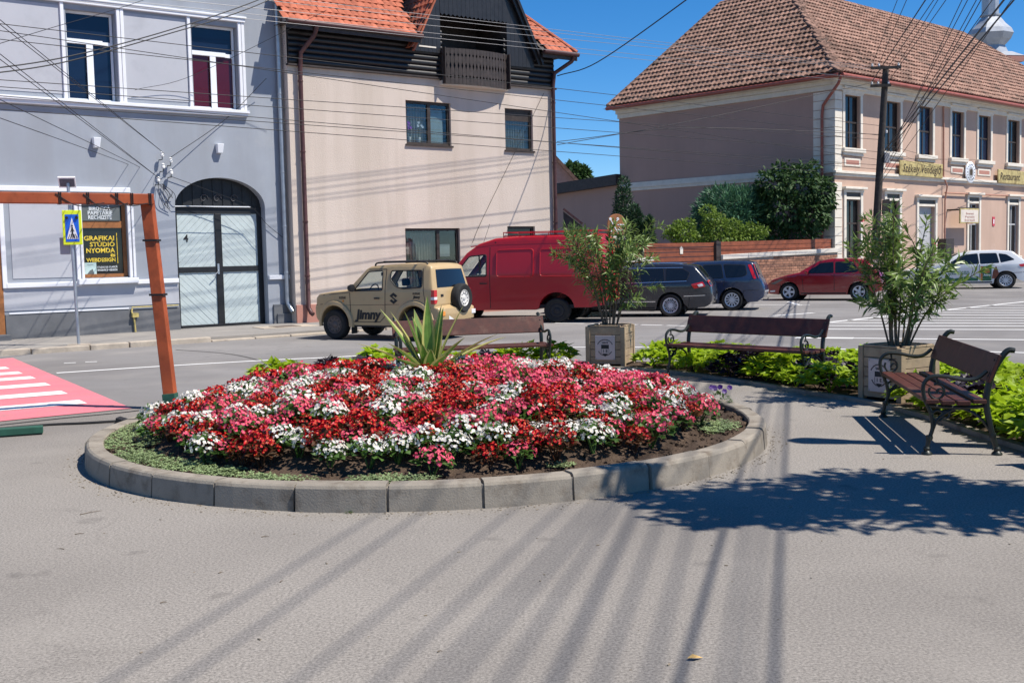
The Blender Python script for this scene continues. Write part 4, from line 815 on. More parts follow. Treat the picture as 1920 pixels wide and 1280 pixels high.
mb = MB(); hx_ = dcx-.05; mb.box(hx_-.02, hx_+.03, -.03, -.012, gm_-.12, gm_+.14); mb.tube([(hx_, -.03, gm_-.03), (hx_-.02, -.08, gm_-.05), (hx_-.16, -.08, gm_-.18)], .012, 6); mb.build('handle', m_galv, gt)
# downpipe, lamps, gas pipe, insulators
mb = MB(); px_ = q(515, 20)[0]; mb.tube([(px_, -.12, 10.1), (px_, -.12, .62), (px_+.01, -.12, .5), (px_+.05, -.22, .36), (px_+.07, -.26, .3)], .06, 12); dp = mb.build('downpipe', m_galv, gh, smooth=True)
for z_ in (8.2, 5.9, 3.9, 2.5, 1.3): mb = MB(); mb.lathe([(.068, 0), (.072, .02), (.068, .04)], 12, T((px_, -.12, z_))); mb.build('pipe_clip', m_galv, dp)
for px, py in ((181, 268), (412, 279)): u_, z_ = q(px, py, .08); mb = MB(); mb.add([(u_-.09, 0, z_+.12), (u_+.09, 0, z_+.12), (u_+.09, -.16, z_+.12), (u_-.09, -.16, z_+.12), (u_-.065, 0, z_-.11), (u_+.065, 0, z_-.11), (u_+.065, -.12, z_-.11), (u_-.065, -.12, z_-.11)], [(0, 1, 2, 3), (7, 6, 5, 4), (0, 4, 5, 1), (1, 5, 6, 2), (2, 6, 7, 3), (3, 7, 4, 0)]); mb.build('wall_lamp', m_whiteF, gh, bev=.01)
m_gas = M('yellow gas pipe', (.5, .40, .14), .6, .2, 10); ux = q(249, 600)[0]; mb = MB(); mb.tube([(ux+.02, -.1, -.02), (ux, -.1, .35), (ux-.05, -.09, .5), (ux-.03, -.08, .57)], .022, 8); mb.tube([(ux-.04, -.08, .60), (dx0-.05, -.08, .60)], .014, 8); mb.build('gas_pipe', m_gas, gh, smooth=True)
boxpart(gh, 'gas_valve', m_gas, ux-.05, ux+.1, -.15, -.05, .36, .46)
boxpart(gh, 'pipe_rail', m_trim, q(17, 603)[0], ux-.1, -.065, -.051, .565, .60)
for px, py in ((304, 290), (320, 301), (306, 312), (321, 323), (297, 337)):
    u_, z_ = q(px, py, .15); mb = MB(); mb.tube([(u_-.03, 0, z_-.12), (u_, -.14, z_-.12), (u_, -.15, z_)], .012, 6); ii = mb.build('insulator_hook', m_iron, gh); mb = MB(); mb.lathe([(0, -.05), (.04, -.05), (.05, -.01), (.035, .02), (.045, .05), (0, .08)], 10, T((u_, -.15, z_))); mb.build('insulator', m_porc, ii, smooth=True)
random.seed(9)
for k in range(7):
    a = q(300+random.uniform(-4, 10), 345, .05); b = q(312+random.uniform(-8, 24), random.uniform(370, 400), .05); mb = MB(); mb.tube(cat([(a[0], -.06, a[1]), ((a[0]+b[0])/2+random.uniform(-.15, .2), -.12, (a[1]+b[1])/2), (b[0], -.05, b[1])], 5), .007, 5); mb.build('loose_cable', m_wire, gh)
for pts in (((318, 330), (400, 360), (470, 388), (500, 420), (530, 445)), ((325, 388), (380, 388), (480, 392))): mb = MB(); mb.tube(cat([(*[(u_, -.06, z_) for u_, z_ in [q(a, b, .06)]][0],) for a, b in pts], 5), .007, 5); mb.build('loose_cable', m_wire, gh)
# ------------------------------------------------------------------ beige house with dark timber eaves and dormer
FB = Frame(FG.W(0, 0, .35), GA); bh = FB.root('beige_house', 'beige roughcast house with dark log eaves, orange roof and balcony dormer', 'house'); q = FB.uz
XL, XR = 2.95, 11.86; ZW = 6.62
wA = (6.5, 8.01, 4.78, 5.98); wB = (9.95, 11.0, 4.75, 5.97); wC = (6.37, 8.22, .75, 2.45); wD = (9.95, 11.0, 1.2, 2.5)
mb = MB(); wall_grid(mb, XL, XR, 0, ZW, [wA, wB, wC, wD], 0, .16); mb.quad((XL, 0, 0), (XL, 9, 0), (XL, 9, ZW+1.4), (XL, 0, ZW+1.4)); mb.quad((XR, 0, 0), (XR, 9, 0), (XR, 9, ZW+1.4), (XR, 0, ZW+1.4)); mb.build('wall', m_beige, bh)
boxpart(bh, 'plinth', m_pplinth, XL, XR, -.04, .02, -.05, .47, bev=.008)
boxpart(bh, 'flashing', m_dwood2, XL-.02, XR+.02, -.11, .04, ZW, ZW+.045)
for (a, b, c, d), vs_, cur in ((wA, (.54,), True), (wB, (), True), (wC, (.62,), True), (wD, (), False)):
    wo = window(bh, a, b, c, d, .08, m_dkframe, m_glclear if cur else m_gldark, .07, vs_, (), .07, .1)
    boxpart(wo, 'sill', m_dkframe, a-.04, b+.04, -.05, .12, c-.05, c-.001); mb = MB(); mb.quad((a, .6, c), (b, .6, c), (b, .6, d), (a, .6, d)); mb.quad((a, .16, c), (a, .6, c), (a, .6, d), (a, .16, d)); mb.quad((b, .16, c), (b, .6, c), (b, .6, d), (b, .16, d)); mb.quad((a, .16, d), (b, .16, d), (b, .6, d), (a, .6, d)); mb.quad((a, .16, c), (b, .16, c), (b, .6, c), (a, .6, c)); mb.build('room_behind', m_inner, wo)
    if cur: curtain(wo, a+.06, a+(b-a)*(vs_[0] if vs_ else 1)-.02, c+.05, d-.12, .24, m_curt)
    if a == wA[0] and c == wA[2]: boxpart(wo, 'blind', M('pale blind', (.42, .47, .47), .8), a+.9, b-.16, .2, .21, c+.08, d-.2)
    if a == wC[0] and c == wC[2]: boxpart(wo, 'blind', M('paper in window', (.42, .43, .42), .8), a+1.2, a+1.62, .2, .21, c+.9, c+1.25)
    if a == wB[0] and c == wB[2]: boxpart(wo, 'roller_shutter', m_dkframe, a+.07, b-.07, .1, .13, d-.35, d-.07)
# orchids on the sill of the first upper window
for i, (fx, mt) in enumerate(((.2, m_fl_pink), (.52, m_fl_white))):
    orc = empty('potted_orchid', FB.W(wA[0]+fx, wA[2]+.07, -.185), GA, ('purple orchid in a white pot on the upper window sill', 'white orchid in a pale pot on the upper window sill')[i], 'plant'); mb = MB(); mb.lathe([(0, 0), (.05, 0), (.07, .14), (.06, .14), (0, .12)], 12); mb.build('pot', m_porc, orc, smooth=True)
    mb = MB(); mb.tube(cat([(0, 0, .1), (.02, 0, .35), (.08, -.02, .5)], 5), .006, 5); mb.build('stem', m_lf_beg, orc); mb = MB()
    for k in range(7):
        p = Vector((random.uniform(-.03, .15), random.uniform(-.03, .01), random.uniform(.36, .56)))
        for m_ in range(5): a = 1.257*m_; petal(mb, p, Vector((math.cos(a), -.3, math.sin(a))), Vector((0, -1, 0)), .04, .04)
    mb.build('blossoms', M('orchid %d' % i, ((.42, .08, .5), (.8, .78, .8))[i], .5), orc, fixn=False)
# log cladding
bx0, bx1 = q(824, 130)[0], q(946, 140)[0]; nl = 9; zl = ZW+.05
for i in range(nl):
    z_ = zl+.078+i*.146
    for a, b in ((XL+.02, bx0+.06), (bx1-.06, XR-.05)): mb = MB(); mb.tube([(a, .0, z_), (b, .0, z_)], .08, 10); mb.build('log', m_dwood, bh, smooth=True)
ZE = q(545, 36, .42)[1]; EO = .42; PT2 = R(47); tan = math.tan(PT2)
boxpart(bh, 'wall_backing', m_dwood, XL, bx0, .04, .3, ZW+.05, ZE+.3); boxpart(bh, 'wall_backing', m_dwood, bx1, XR, .04, .3, ZW+.05, ZE+.3)
def rz(y): return ZE+(y+EO)*tan      # roof surface height over local y
XE = q(1081, 103, EO)[0]; XW = XL-.2
# roof deck (front slope, hip at the right) and soffit
gl, gr = q(783, 80, .3)[0]-.05, q(1010, 92, .3)[0]+.08; YB = 1.9; XH = XE-(YB+EO)
mb = MB(); mb.poly([(XW, -EO, ZE-.03), (gl+.02, -EO, ZE-.03), (gl+.02, YB, rz(YB)-.03), (XW, YB, rz(YB)-.03)]); mb.poly([(gr-.02, -EO, ZE-.03), (XE, -EO, ZE-.03), (XH, YB, rz(YB)-.03), (min(gr-.02, XH-.05), YB, rz(YB)-.03)]); mb.poly([(XW, YB, rz(YB)-.03), (XH, YB, rz(YB)-.03), (XE-5.2, 4.5, rz(4.5)-.03), (XW, 4.5, rz(4.5)-.03)]); mb.poly([(XE, -EO, ZE-.03), (XE, 9.5, ZE-.03), (XE-5.2, 4.5, rz(4.5)-.03)]); mb.poly([(XW, 9.5, ZE), (XW, 4.5, rz(4.5)), (XE-5.2, 4.5, rz(4.5)), (XE, 9.5, ZE)]); mb.quad((XW, -EO+.02, ZE-.06), (gl, -EO+.02, ZE-.06), (gl, .3, ZE-.06), (XW, .3, ZE-.06)); mb.quad((gr, -EO+.02, ZE-.06), (XE-.02, -EO+.02, ZE-.06), (XE-.02, .3, ZE-.06), (gr, .3, ZE-.06)); roof = mb.build('roof', m_dwood2, bh)
gc = (gl+gr)/2; DS = math.tan(R(62)); zd = q(785, 85, .3)[1]
def dorm_x(z_): return (z_-zd)/DS                                   # how far the dormer side has moved in at height z
def ins(u_, v_):
    x = XW+u_; y = -EO+v_*math.cos(PT2); z_ = ZE+v_*math.sin(PT2)
    if x > XE-(y+EO)-.05: return False
    return not (gl-.1+dorm_x(z_)*.0+max(0, (z_-zd))*.12 < x < gr+.1-max(0, z_-zd)*.15)
tile_field(roof, m_tile, (XW, -EO-.04, ZE-.015), (1, 0, 0), (0, math.cos(PT2), math.sin(PT2)), XE-XW, 3.2, ins, .2, .235, 300, Vector((7, -1, 8)), seed=2)
mb = MB()
for k in range(16): t = k/16; p0 = Vector((XE, -EO, ZE)).lerp(Vector((XE-5.2, 4.5, rz(4.5))), t); p1 = Vector((XE, -EO, ZE)).lerp(Vector((XE-5.2, 4.5, rz(4.5))), t+.07); mb.tube([p0+Vector((0, 0, .02)), p1+Vector((0, 0, .03))], [.09, .075], 8)
mb.build('hip_tiles', m_tile, roof, smooth=True)
for a, b in ((XW, gl+.1), (gr-.02, XE+.02)):
    mb = MB(); mb.tube([(a, -EO-.07, ZE-.05), (b, -EO-.07, ZE-.05)], .065, 10); mb.build('gutter', m_brpipe, roof, smooth=True); boxpart(roof, 'fascia', m_dwood2, a, b, -EO-.01, -EO+.02, ZE-.22, ZE-.02)
# dormer gable
GY = -.22; zt = zd+4.0; xa = (gr-gl)/2
dm = empty('dormer', (0, 0, 0)); dm.parent = bh
def gz_(x): return zd+DS*(xa-abs(x-gc))
rx0, rx1 = bx0-.02, bx1+.02; ztop = 8.45
for a, b in ((gl+.12, rx0), (rx1, gr-.12)):
    n = int((b-a)/.13)
    for k in range(n):
        x0_, x1_ = a+(b-a)*k/n, a+(b-a)*(k+1)/n; mb = MB(); zb = 7.33 if b <= gc else zd-.25; mb.prism([(x0_+.003, zb), (x1_-.003, zb), (x1_-.003, gz_(x1_)-.02), (x0_+.003, gz_(x0_)-.02)], GY+.1, GY+.13); mb.build('gable_board', m_dwood, dm)
n = 16
for k in range(n):
    x0_, x1_ = rx0+(rx1-rx0)*k/n, rx0+(rx1-rx0)*(k+1)/n; mb = MB(); mb.prism([(x0_+.003, ztop), ((x0_+x1_)/2, ztop-.06), (x1_-.003, ztop), (x1_-.003, gz_(x1_)), (x0_+.003, gz_(x0_))], GY+.09, GY+.12); mb.build('valance_board', m_dwood, dm)
mb = MB(); mb.quad((rx0, GY+.13, ZW), (rx0, 1.4, ZW), (rx0, 1.4, zt), (rx0, GY+.13, zt)); mb.quad((rx1, GY+.13, ZW), (rx1, 1.4, ZW), (rx1, 1.4, zt), (rx1, GY+.13, zt)); mb.quad((rx0, 1.4, ZW), (rx1, 1.4, ZW), (rx1, 1.4, zt), (rx0, 1.4, zt)); mb.quad((rx0, GY+.13, ZW+.1), (rx1, GY+.13, ZW+.1), (rx1, 1.4, ZW+.1), (rx0, 1.4, ZW+.1)); mb.build('loggia', m_dwood2, dm)
for s_ in (-1, 1):
    xo = gl if s_ < 0 else gr; top = (gc, zt+.2)
    mb = MB(); mb.bar((xo-.06*s_*-1, GY, zd-.1), (gc, GY, gz_(gc)+.05), .06, .24, (0, 0, 1)); mb.build('bargeboard', m_dwood, dm)
    mb = MB(); mb.bar((xo+.08*s_, GY-.05, zd-.15), (gc, GY-.05, gz_(gc)+.12), .1, .05, (0, 0, 1)); mb.build('verge', m_tile if s_ < 0 else m_dwood, dm)
    # side slopes of the dormer roof running back into the main roof
    eu = Vector((0, 1, 0)); ev = Vector((-s_*xa, 0, gz_(gc)-zd)).normalized(); st_ = Vector((xo+.12*s_, GY-.05, zd-.1)); mb = MB(); mb.quad(st_, st_+eu*5.5, st_+eu*5.5+ev*4.6, st_+ev*4.6); mb.build('side_slope', m_dwood2, dm)
    if s_ < 0: tile_field(dm, m_tile, st_+Vector((-.03, 0, .02)), eu, ev, 3.2, 2.6, lambda a, b: True, .2, .235, 60, Vector((7, -1, 8)), seed=4)
# bowed balcony
bal = empty('balcony', (0, 0, 0)); bal.parent = bh; cu = (bx0+bx1)/2; hwb = (bx1-bx0)/2+.02; z0_, z1_ = q(885, 158, .5)[1], q(885, 91, .5)[1]
def bow(t): return cu+hwb*t, -.16-.2*(1-t*t)
nb = 20
for k in range(nb):
    t = -1+2*(k+.5)/nb; x, y = bow(t); x2, y2 = bow(t+.02); a = math.atan2(y2-y, x2-x); h = z1_-z0_; w_ = hwb*2/nb*.48
    pr = [(-w_, 0), (w_, 0), (w_, .16*h), (w_*.45, .21*h), (w_, .27*h), (w_, .42*h), (w_*.5, .52*h), (w_, .62*h), (w_, .76*h), (w_*.5, .82*h), (w_, .87*h), (w_, h)]; pr = pr+[(-x_, z_) for x_, z_ in reversed(pr[2:])]
    mb = MB(); mb.prism(pr, -.012, .012, T((x, y, z0_))@Matrix.Rotation(a, 4, 'Z')); mb.build('baluster_board', m_dwood2, bal)
for zr in (z0_+.16, z1_-.1): mb = MB(); mb.tube([(*bow(-1+2*k/16), zr) for k in range(17)], .03, 6); o_ = mb.build('rail', m_dwood2, bal); o_.location = (0, .04, 0)
mb = MB(); mb.slab([(bow(-1+2*k/16)[0], bow(-1+2*k/16)[1]+.03) for k in range(17)]+[(bx1, 1.3), (bx0, 1.3)], z0_-.02, z0_+.1); mb.build('floor', m_cream, bal)
for s_ in (-1, 1): boxpart(bal, 'side_panel', m_dwood2, (bx0 if s_ < 0 else bx1-.03), (bx0+.03 if s_ < 0 else bx1), -.3, .1, z0_, z1_)
boxpart(bh, 'light_batten', m_cream, q(777, 88)[0], q(813, 91)[0], -.13, -.1, q(795, 89)[1]-.02, q(795, 89)[1]+.02)
# downpipes
for pts in (((XL+.62, -.5, ZE-.12), (XL+.6, -.42, ZE-.32), (XL+.32, -.16, ZE-.75), (XL+.30, -.12, ZE-1.2), (XL+.30, -.12, .4), (XL+.32, -.22, .26), (XL+.34, -.28, .22)), ((XE-.15, -.5, ZE-.1), (XE-.2, -.42, ZE-.25), (XR-.1, -.16, ZE-.6), (XR-.12, -.1, ZE-1.0), (XR-.12, -.1, .2))):
    mb = MB(); mb.tube(pts, .06, 10); o_ = mb.build('downpipe', m_brpipe, bh, smooth=True)
    for z_ in (6.2, 4.4, 2.6, 1.2): mb = MB(); x_ = pts[4][0]; mb.lathe([(.066, 0), (.072, .025), (.066, .05)], 10, T((x_, pts[4][1], z_))); mb.build('pipe_clip', m_brpipe, o_)
# ------------------------------------------------------------------ restaurant: long salmon building with old tiled roof
pb = FP.root('restaurant_building', 'long salmon building with white window surrounds and old brown tiled hip roof', 'building'); q = FP.uz
LX, LY, EZ = 29.4, 11.35, 8.27; D = 5.85; RZ = 13.62; OV = .55
ups = [(1583, 1612), (1657, 1687), (1722, 1748), (1783.5, 1806.5), (1834, 1857), (1889, 1911)]; UW = [(q(a, 225)[0], q(b, 225)[0]) for a, b in ups]
for k in range(3): UW.append((UW[-1][0]+3.05, UW[-1][1]+3.05))
los = [(1585, 1612), (1661, 1685), (1721, 1752), (1815, 1834), (1890, 1908)]; LW = [(q(a, 440)[0], q(b, 440)[0]) for a, b in los]; LW.append((LW[-1][0]+4, LW[-1][1]+4))
uz0, uz1 = 5.60, 7.72; lz0, lz1 = 1.0, 3.55
lh = [(a, b, (0.05 if i == 2 else lz0), (3.35 if i == 2 else lz1)) for i, (a, b) in enumerate(LW)]
mb = MB(); wall_grid(mb, 0, LX, -.2, EZ+.1, [(a, b, uz0, uz1) for a, b in UW]+lh, 0, .22); mb.quad((LX, 0, 0), (LX, LY, 0), (LX, LY, EZ), (LX, 0, EZ)); mb.quad((0, LY, 0), (LX, LY, 0), (LX, LY, EZ), (0, LY, EZ)); mb.build('street_wall', m_pink, pb)
mb = MB(); mb.quad((0, 0, -.2), (0, LY, -.2), (0, LY, EZ+.1), (0, 0, EZ+.1)); mb.build('side_wall', m_mauve, pb)
# cornices, belts
for nm, z0, z1, o in (('cornice', EZ-.42, EZ-.22, .1), ('cornice', EZ-.219, EZ-.05, .2), ('cornice', EZ-.049, EZ+.06, .34)):
    mb = MB(); mb.box(-o, LX, -o, .02, z0, z1); mb.box(-o, .02, .021, LY+o*.3, z0, z1); mb.build(nm, m_cream, pb, bev=.015)
bz = q(1600, 326)[1]
for z0, z1, o in ((bz-.02, bz+.09, .14), (bz-.12, bz-.021, .08)): mb = MB(); mb.box(-o, LX, -o, .02, z0, z1); mb.build('belt_course', m_cream, pb, bev=.012)
bz2 = FL.uz(1300, 342)[1]
for z0, z1, o in ((bz2+.09, bz2+.2, .06), (bz2-.05, bz2+.089, .1), (bz2-.18, bz2-.051, .06)): boxpart(pb, 'belt_course', m_cream, -o, .02, .75, LY, z0, z1, bev=.01)
z = -.1
while z < EZ-.45:
    h = .36
    if not (bz-.3 < z+h*.5 < bz+.1): mb = MB(); mb.box(-.04, .5, -.04, .012, z+.012, min(z+h-.008, EZ-.43)); mb.box(-.04, .012, .0121, .95, z+.012, min(z+h-.008, EZ-.43)); mb.build('quoin', m_cream, pb, bev=.012)
    z += h
for i, (a, b) in enumerate(UW):
    w = window(pb, a, b, uz0, uz1, .12, m_dkframe, m_glblue if 2 <= i <= 4 else m_gldark, .055, (.5,), (.5,), .06, .07)
    for x0, x1 in ((a-.17, a-.001), (b+.001, b+.17)): boxpart(pb, 'architrave', m_cream, x0, x1, -.05, .02, uz0, uz1+.06, bev=.01)
    boxpart(pb, 'architrave', m_cream, a, b, -.05, .02, uz1+.001, uz1+.06); boxpart(pb, 'window_hood', m_cream, a-.2, b+.2, -.08, .02, uz1+.061, uz1+.22, bev=.012); boxpart(pb, 'window_hood', m_cream, a-.28, b+.28, -.2, .02, uz1+.221, uz1+.31, bev=.015)
    boxpart(pb, 'window_sill', m_cream, a-.25, b+.25, -.16, .1, uz0-.17, uz0-.001, bev=.015); boxpart(pb, 'window_sill', m_cream, a-.18, b+.18, -.08, .02, uz0-.3, uz0-.171, bev=.012)
    if i != 2 and i != 5: boxpart(pb, 'relief_panel', m_cream, a-.02, b+.02, -.03, .02, uz0-.72, uz0-.40, bev=.01); boxpart(pb, 'relief_field', m_pplinth, a+.1, b-.1, -.034, -.0301, uz0-.65, uz0-.47)
m_grdoor = M('grey door reveal', (.42, .42, .43), .7)
for i, (a, b) in enumerate(LW):
    t = lh[i][3]
    if i == 2:
        boxpart(pb, 'door', m_grdoor, a, b, .16, .2, .05, 3.35); 
    else: window(pb, a, b, lz0, lz1, .1, m_dkframe if i < 2 else m_grdoor, m_gldark, .06, (.5,), (.62,), .06, .07)
    for x0, x1 in ((a-.18, a-.001), (b+.001, b+.18)): boxpart(pb, 'architrave', m_cream, x0, x1, -.06, .02, lh[i][2], t+.28, bev=.01)
    boxpart(pb, 'transom_panel', m_cream, a, b, -.03, .02, t+.001, t+.1); boxpart(pb, 'transom_panel', m_dkframe, a, b, -.01, .02, t+.101, t+.279); boxpart(pb, 'window_hood', m_cream, a-.22, b+.22, -.08, .02, t+.281, t+.40, bev=.01); boxpart(pb, 'window_hood', m_cream, a-.3, b+.3, -.2, .02, t+.401, t+.50, bev=.015)
    if i != 2: boxpart(pb, 'window_sill', m_cream, a-.25, b+.25, -.14, .09, lz0-.16, lz0-.001, bev=.015)
# roof: hip roof over the street wing and the side wing
def P3(x, y, z): return Vector((x, y, z))
c0 = P3(-OV, -OV, EZ+.1); ap = P3(D, D, RZ); rf = P3(LX-D, D, RZ); er = P3(LX+OV, -OV, EZ+.1); lb = P3(-OV, LY+.2, EZ+.1); lr = P3(D, 9.75, RZ)
mb = MB(); mb.poly([c0, er, rf, ap]); mb.poly([lb, c0, ap, lr]); mb.poly([er, P3(LX+OV, LY+OV, EZ+.1), rf]); mb.poly([lb, lr, P3(D+5, LY+OV, EZ+.1)]); mb.poly([lr, ap, rf, P3(LX+OV, LY+OV, EZ+.1), P3(D+5, LY+OV, EZ+.1)]); mb.poly([P3(-OV, -OV, EZ+.06), P3(LX+OV, -OV, EZ+.06), P3(LX+OV, LY+OV, EZ+.06), P3(-OV, LY+OV, EZ+.06)]); prf = mb.build('roof', m_otile, pb)
vl = (P3(0, D, RZ)-P3(0, -OV, EZ+.1)).length; slope = Vector((0, D+OV, RZ-EZ-.1)).normalized()
def in_front(u, v): x = -OV+u; y = -OV+v*slope.y; return -OV+(y+OV) <= x+.1 and x <= LX+OV-(y+OV) and x < 27 and v < vl
near = Vector((1, -.5, EZ))
tile_field(prf, m_otile, c0+P3(0, -.04, .025), (1, 0, 0), slope, LX, vl, in_front, .24, .40, 190, near, thick=.065, seed=11)
k_ = (9.75-(LY+.2))/vl
def in_left(u, v): y = -OV+u; return y >= -OV+v*slope.y-.1 and y <= LY+.2+k_*v and v < vl
s2 = Vector((slope.y, 0, slope.z)); tile_field(prf, m_otile, c0+P3(-.04, 0, .025), (0, 1, 0), s2, LY+2*OV, vl, in_left, .24, .40, 110, near, thick=.065, seed=12)
def ridge(a, b, r=.12, st=.33):
    mb = MB(); n = int((b-a).length/st)
    for i in range(n): p0 = a.lerp(b, i/n)+Vector((0, 0, .04)); p1 = a.lerp(b, (i+1.15)/n)+Vector((0, 0, .05)); mb.tube([p0, p1], [r*1.12, r*.9], 7)
    return mb
for a, b in ((c0, ap), (ap, rf), (ap, lr), (lb, lr), (rf, er)): ridge(a, b).build('ridge_tiles', m_otile, prf, smooth=True)
for a, b in ((c0, er), (c0, lb)): mb = MB(); off = Vector((0, -.1, -.07)) if a == c0 and b == er else Vector((-.1, 0, -.07)); mb.tube([a+off, b+off], .085, 10); mb.build('gutter', m_cpipe, prf, smooth=True)
mb = MB(); mb.tube([c0+P3(-.05, -.1, -.1), c0+P3(-.03, .05, -.4), P3(-.12, .45, EZ-1.0), P3(-.12, .5, EZ-1.4), P3(-.12, .5, 0)], .06, 10); mb.build('downpipe', m_cpipe, pb, smooth=True)
mb = MB(); gu, gz2 = q(1768, 375)[0], q(1768, 375)[1]; mb.tube([(q(1767, 200)[0], -.06, q(1767, 200)[1]), (q(1767, 330)[0], -.06, q(1767, 330)[1]), (gu, -.2, gz2+.6), (gu, -.1, gz2), (gu, -.1, .1)], .035, 6); mb.tube([(gu, -.1, q(1772, 362)[1]), (LX-2, -.1, q(1772, 362)[1])], .035, 6); mb.build('gas_pipe', M('salmon pipe', (.45, .22, .15), .6), pb)
# signs on the front
m_sgw = M('yellow carved wood', (.46, .37, .16), .7, .35, 5, .003, 20, dirt=(2.2, (.2, .14, .045), .5), obj=True); m_sgt = M('dark carved letters', (.06, .04, .02), .7)
a, b = q(1686, 318, .15)[0], q(1766, 318, .15)[0]; z0, z1 = q(1725, 331, .15)[1], q(1725, 305, .15)[1]
mb = MB(); mb.prism([(a, z0), (b, z0-.03), (b+.02, z1), (a-.01, z1+.03)], -.2, -.14); sgn = mb.build('name_board', m_sgw, pb, bev=.02); text_obj('Székely Vendéglő', .5, m_sgt, 'lettering', sgn, T(((a+b)/2, -.204, (z0+z1)/2)), .003, .004, .25, width=(b-a)*.9)
a = q(1870, 332, .15)[0]; b = a+4.0; z0, z1 = q(1890, 344, .15)[1], q(1890, 320, .15)[1]
mb = MB(); mb.prism([(a, z0), (b, z0-.03), (b+.02, z1), (a-.01, z1+.03)], -.2, -.14); sgn = mb.build('name_board', m_sgw, pb, bev=.02); text_obj('Restaurant', .5, m_sgt, 'lettering', sgn, T((a+1.3, -.204, (z0+z1)/2)), .003, .004, .25, width=2.3)
u_, z_ = q(1822, 323, .2); mb = MB(); mb.lathe([(0, 0), (.46, 0), (.5, -.03), (.5, -.07), (.46, -.09), (0, -.09)], 28, T((u_, -.08, z_)), 'y'); rs = mb.build('round_sign', m_whiteF, pb, smooth=True); mb = MB(); mb.lathe([(0, 0), (.26, 0), (.26, -.006), (0, -.006)], 20, T((u_, -.171, z_)), 'y'); mb.build('round_print', m_gbox, rs)
mb = MB()
for k in range(16): an = 6.283*k/16; mb.bar((u_+.36*math.cos(an)-.03, -.174, z_+.36*math.sin(an)), (u_+.36*math.cos(an)+.03, -.174, z_+.36*math.sin(an)), .004, .06, (0, 0, 1))
mb.prism([(u_-.12, z_-.14), (u_+.12, z_-.14), (u_+.14, z_+.1), (u_, z_+.17), (u_-.14, z_+.1)], -.181, -.178); mb.build('round_print', m_sgt, rs)
a, b = q(1798, 405, .5)[0], q(1833, 405, .5)[0]; z0, z1 = q(1815, 419, .5)[1], q(1815, 391, .5)[1]; hs_ = boxpart(pb, 'hanging_sign', m_sgw, a, b, -.56, -.5, z0, z1, bev=.01); boxpart(hs_, 'sign_face', M('cream board', (.66, .58, .5), .7), a+.07, b-.07, -.567, -.561, z0+.06, z1-.06)
for i in range(4): text_obj(('Étterem', 'Panzió', 'Söröző', 'Terasz')[i], .12, m_cpipe, 'lettering', hs_, T(((a+b)/2, -.569, z1-.24-.15*i)), .001, .001, width=(b-a)*(.4, .5, .55, .35)[i])
boxpart(pb, 'sign_bracket', m_dkframe, a-.15, a-.08, -.55, .0, z1-.1, z1-.03); boxpart(pb, 'sign_bracket', m_dkframe, a-.149, b, -.545, -.505, z1+.01, z1+.05); 
u_, z_ = q(1863, 415, .02); rsg = boxpart(pb, 'wall_plate', M('red plate', (.55, .05, .08), .5), u_-.12, u_+.12, -.03, -.001, z_-.22, z_+.22); boxpart(rsg, 'plate_stripe', m_whiteF, u_-.05, u_+.05, -.034, -.0301, z_-.12, z_+.1)
boxpart(pb, 'bin_box', m_dwood2, q(1758, 460)[0], q(1773, 460)[0], -.4, -.05, -.05, 1.9)
# ------------------------------------------------------------------ annex, gable and tree behind, church tower
ax = FL.uz(1160, 347)[1]; ax2 = FL.uz(1050, 360)[1]; ah = empty('annex', FP.W(0, 0)+FL.t*11.3, R(133), 'low brown annex with dark roof beside the restaurant side wall', 'building')
mb = MB(); mb.quad((0, 0, -.2), (9, 0, -.2), (9, 0, ax2-.35), (0, 0, ax)); mb.build('wall', m_mauve, ah); t2 = FL.uz(1160, 327)[1]; t3 = FL.uz(1050, 341)[1]
mb = MB(); mb.prism([(0, ax), (9, ax2-.35), (9, t3-.35), (0, t2)], -.1, .35); mb.build('roof', m_dwood2, ah)
gb = AT(1050, 330, 78); gbr = empty('gabled_house', (gb.x, gb.y, 0), 0, 'peach gable of a house peeping out behind the beige house', 'house')
tpz = AT(1040, 291, 78).z; ez = AT(1082, 338, 78); mb = MB(); mb.poly([(-6, 0, 0), (ez.x-gb.x, 0, 0), (ez.x-gb.x, 0, ez.z-.2), (-.5, 0, tpz), (-6, 0, ez.z-3)]); mb.build('gable_wall', M('peach wall', (.5, .3, .24), .9), gbr); mb = MB(); mb.bar((ez.x-gb.x+.2, -.2, ez.z-.3), (-.6, -.2, tpz+.15), .5, .22); mb.build('verge', m_otile, gbr)
random.seed(31)
def blob_tree(name, base, clumps, n, L, W, mat, label, cat_='tree', trunk=None, nb=.5, droop=.1, group=None):
    """clumps: list of (centre, (rx,ry,rz)) relative to base"""
    rt = empty(name, base, 0, label, cat_, group); lf = MB(); vol = [c[1][0]*c[1][2] for c in clumps]
    def fn():
        c, r = random.choices(clumps, vol)[0]; v = rv(); k = random.uniform(.6, 1.02); return Vector((c[0]+v.x*r[0]*k, c[1]+v.y*r[1]*k, c[2]+v.z*r[2]*k)), Vector((v.x, v.y, v.z))
    foliage(lf, n, fn, L, W, nb, droop); tag(lf.build('crown', mat, rt, fixn=False), kind='stuff'); mb = MB(); h = max(c[0][2] for c in clumps); tr_ = trunk or .06
    mb.tube([(0, 0, -.05), (.02, 0, h*.5), (0, 0, h)], [tr_, tr_*.8, tr_*.3], 8)
    for c, r in clumps[:8]: mb.tube([(0, 0, max(.1, c[2]*.45)), (c[0]*.6, c[1]*.6, c[2]*.8), c], [tr_*.5, tr_*.35, tr_*.12], 5)
    mb.build('trunk', m_bark, rt, smooth=True); return rt
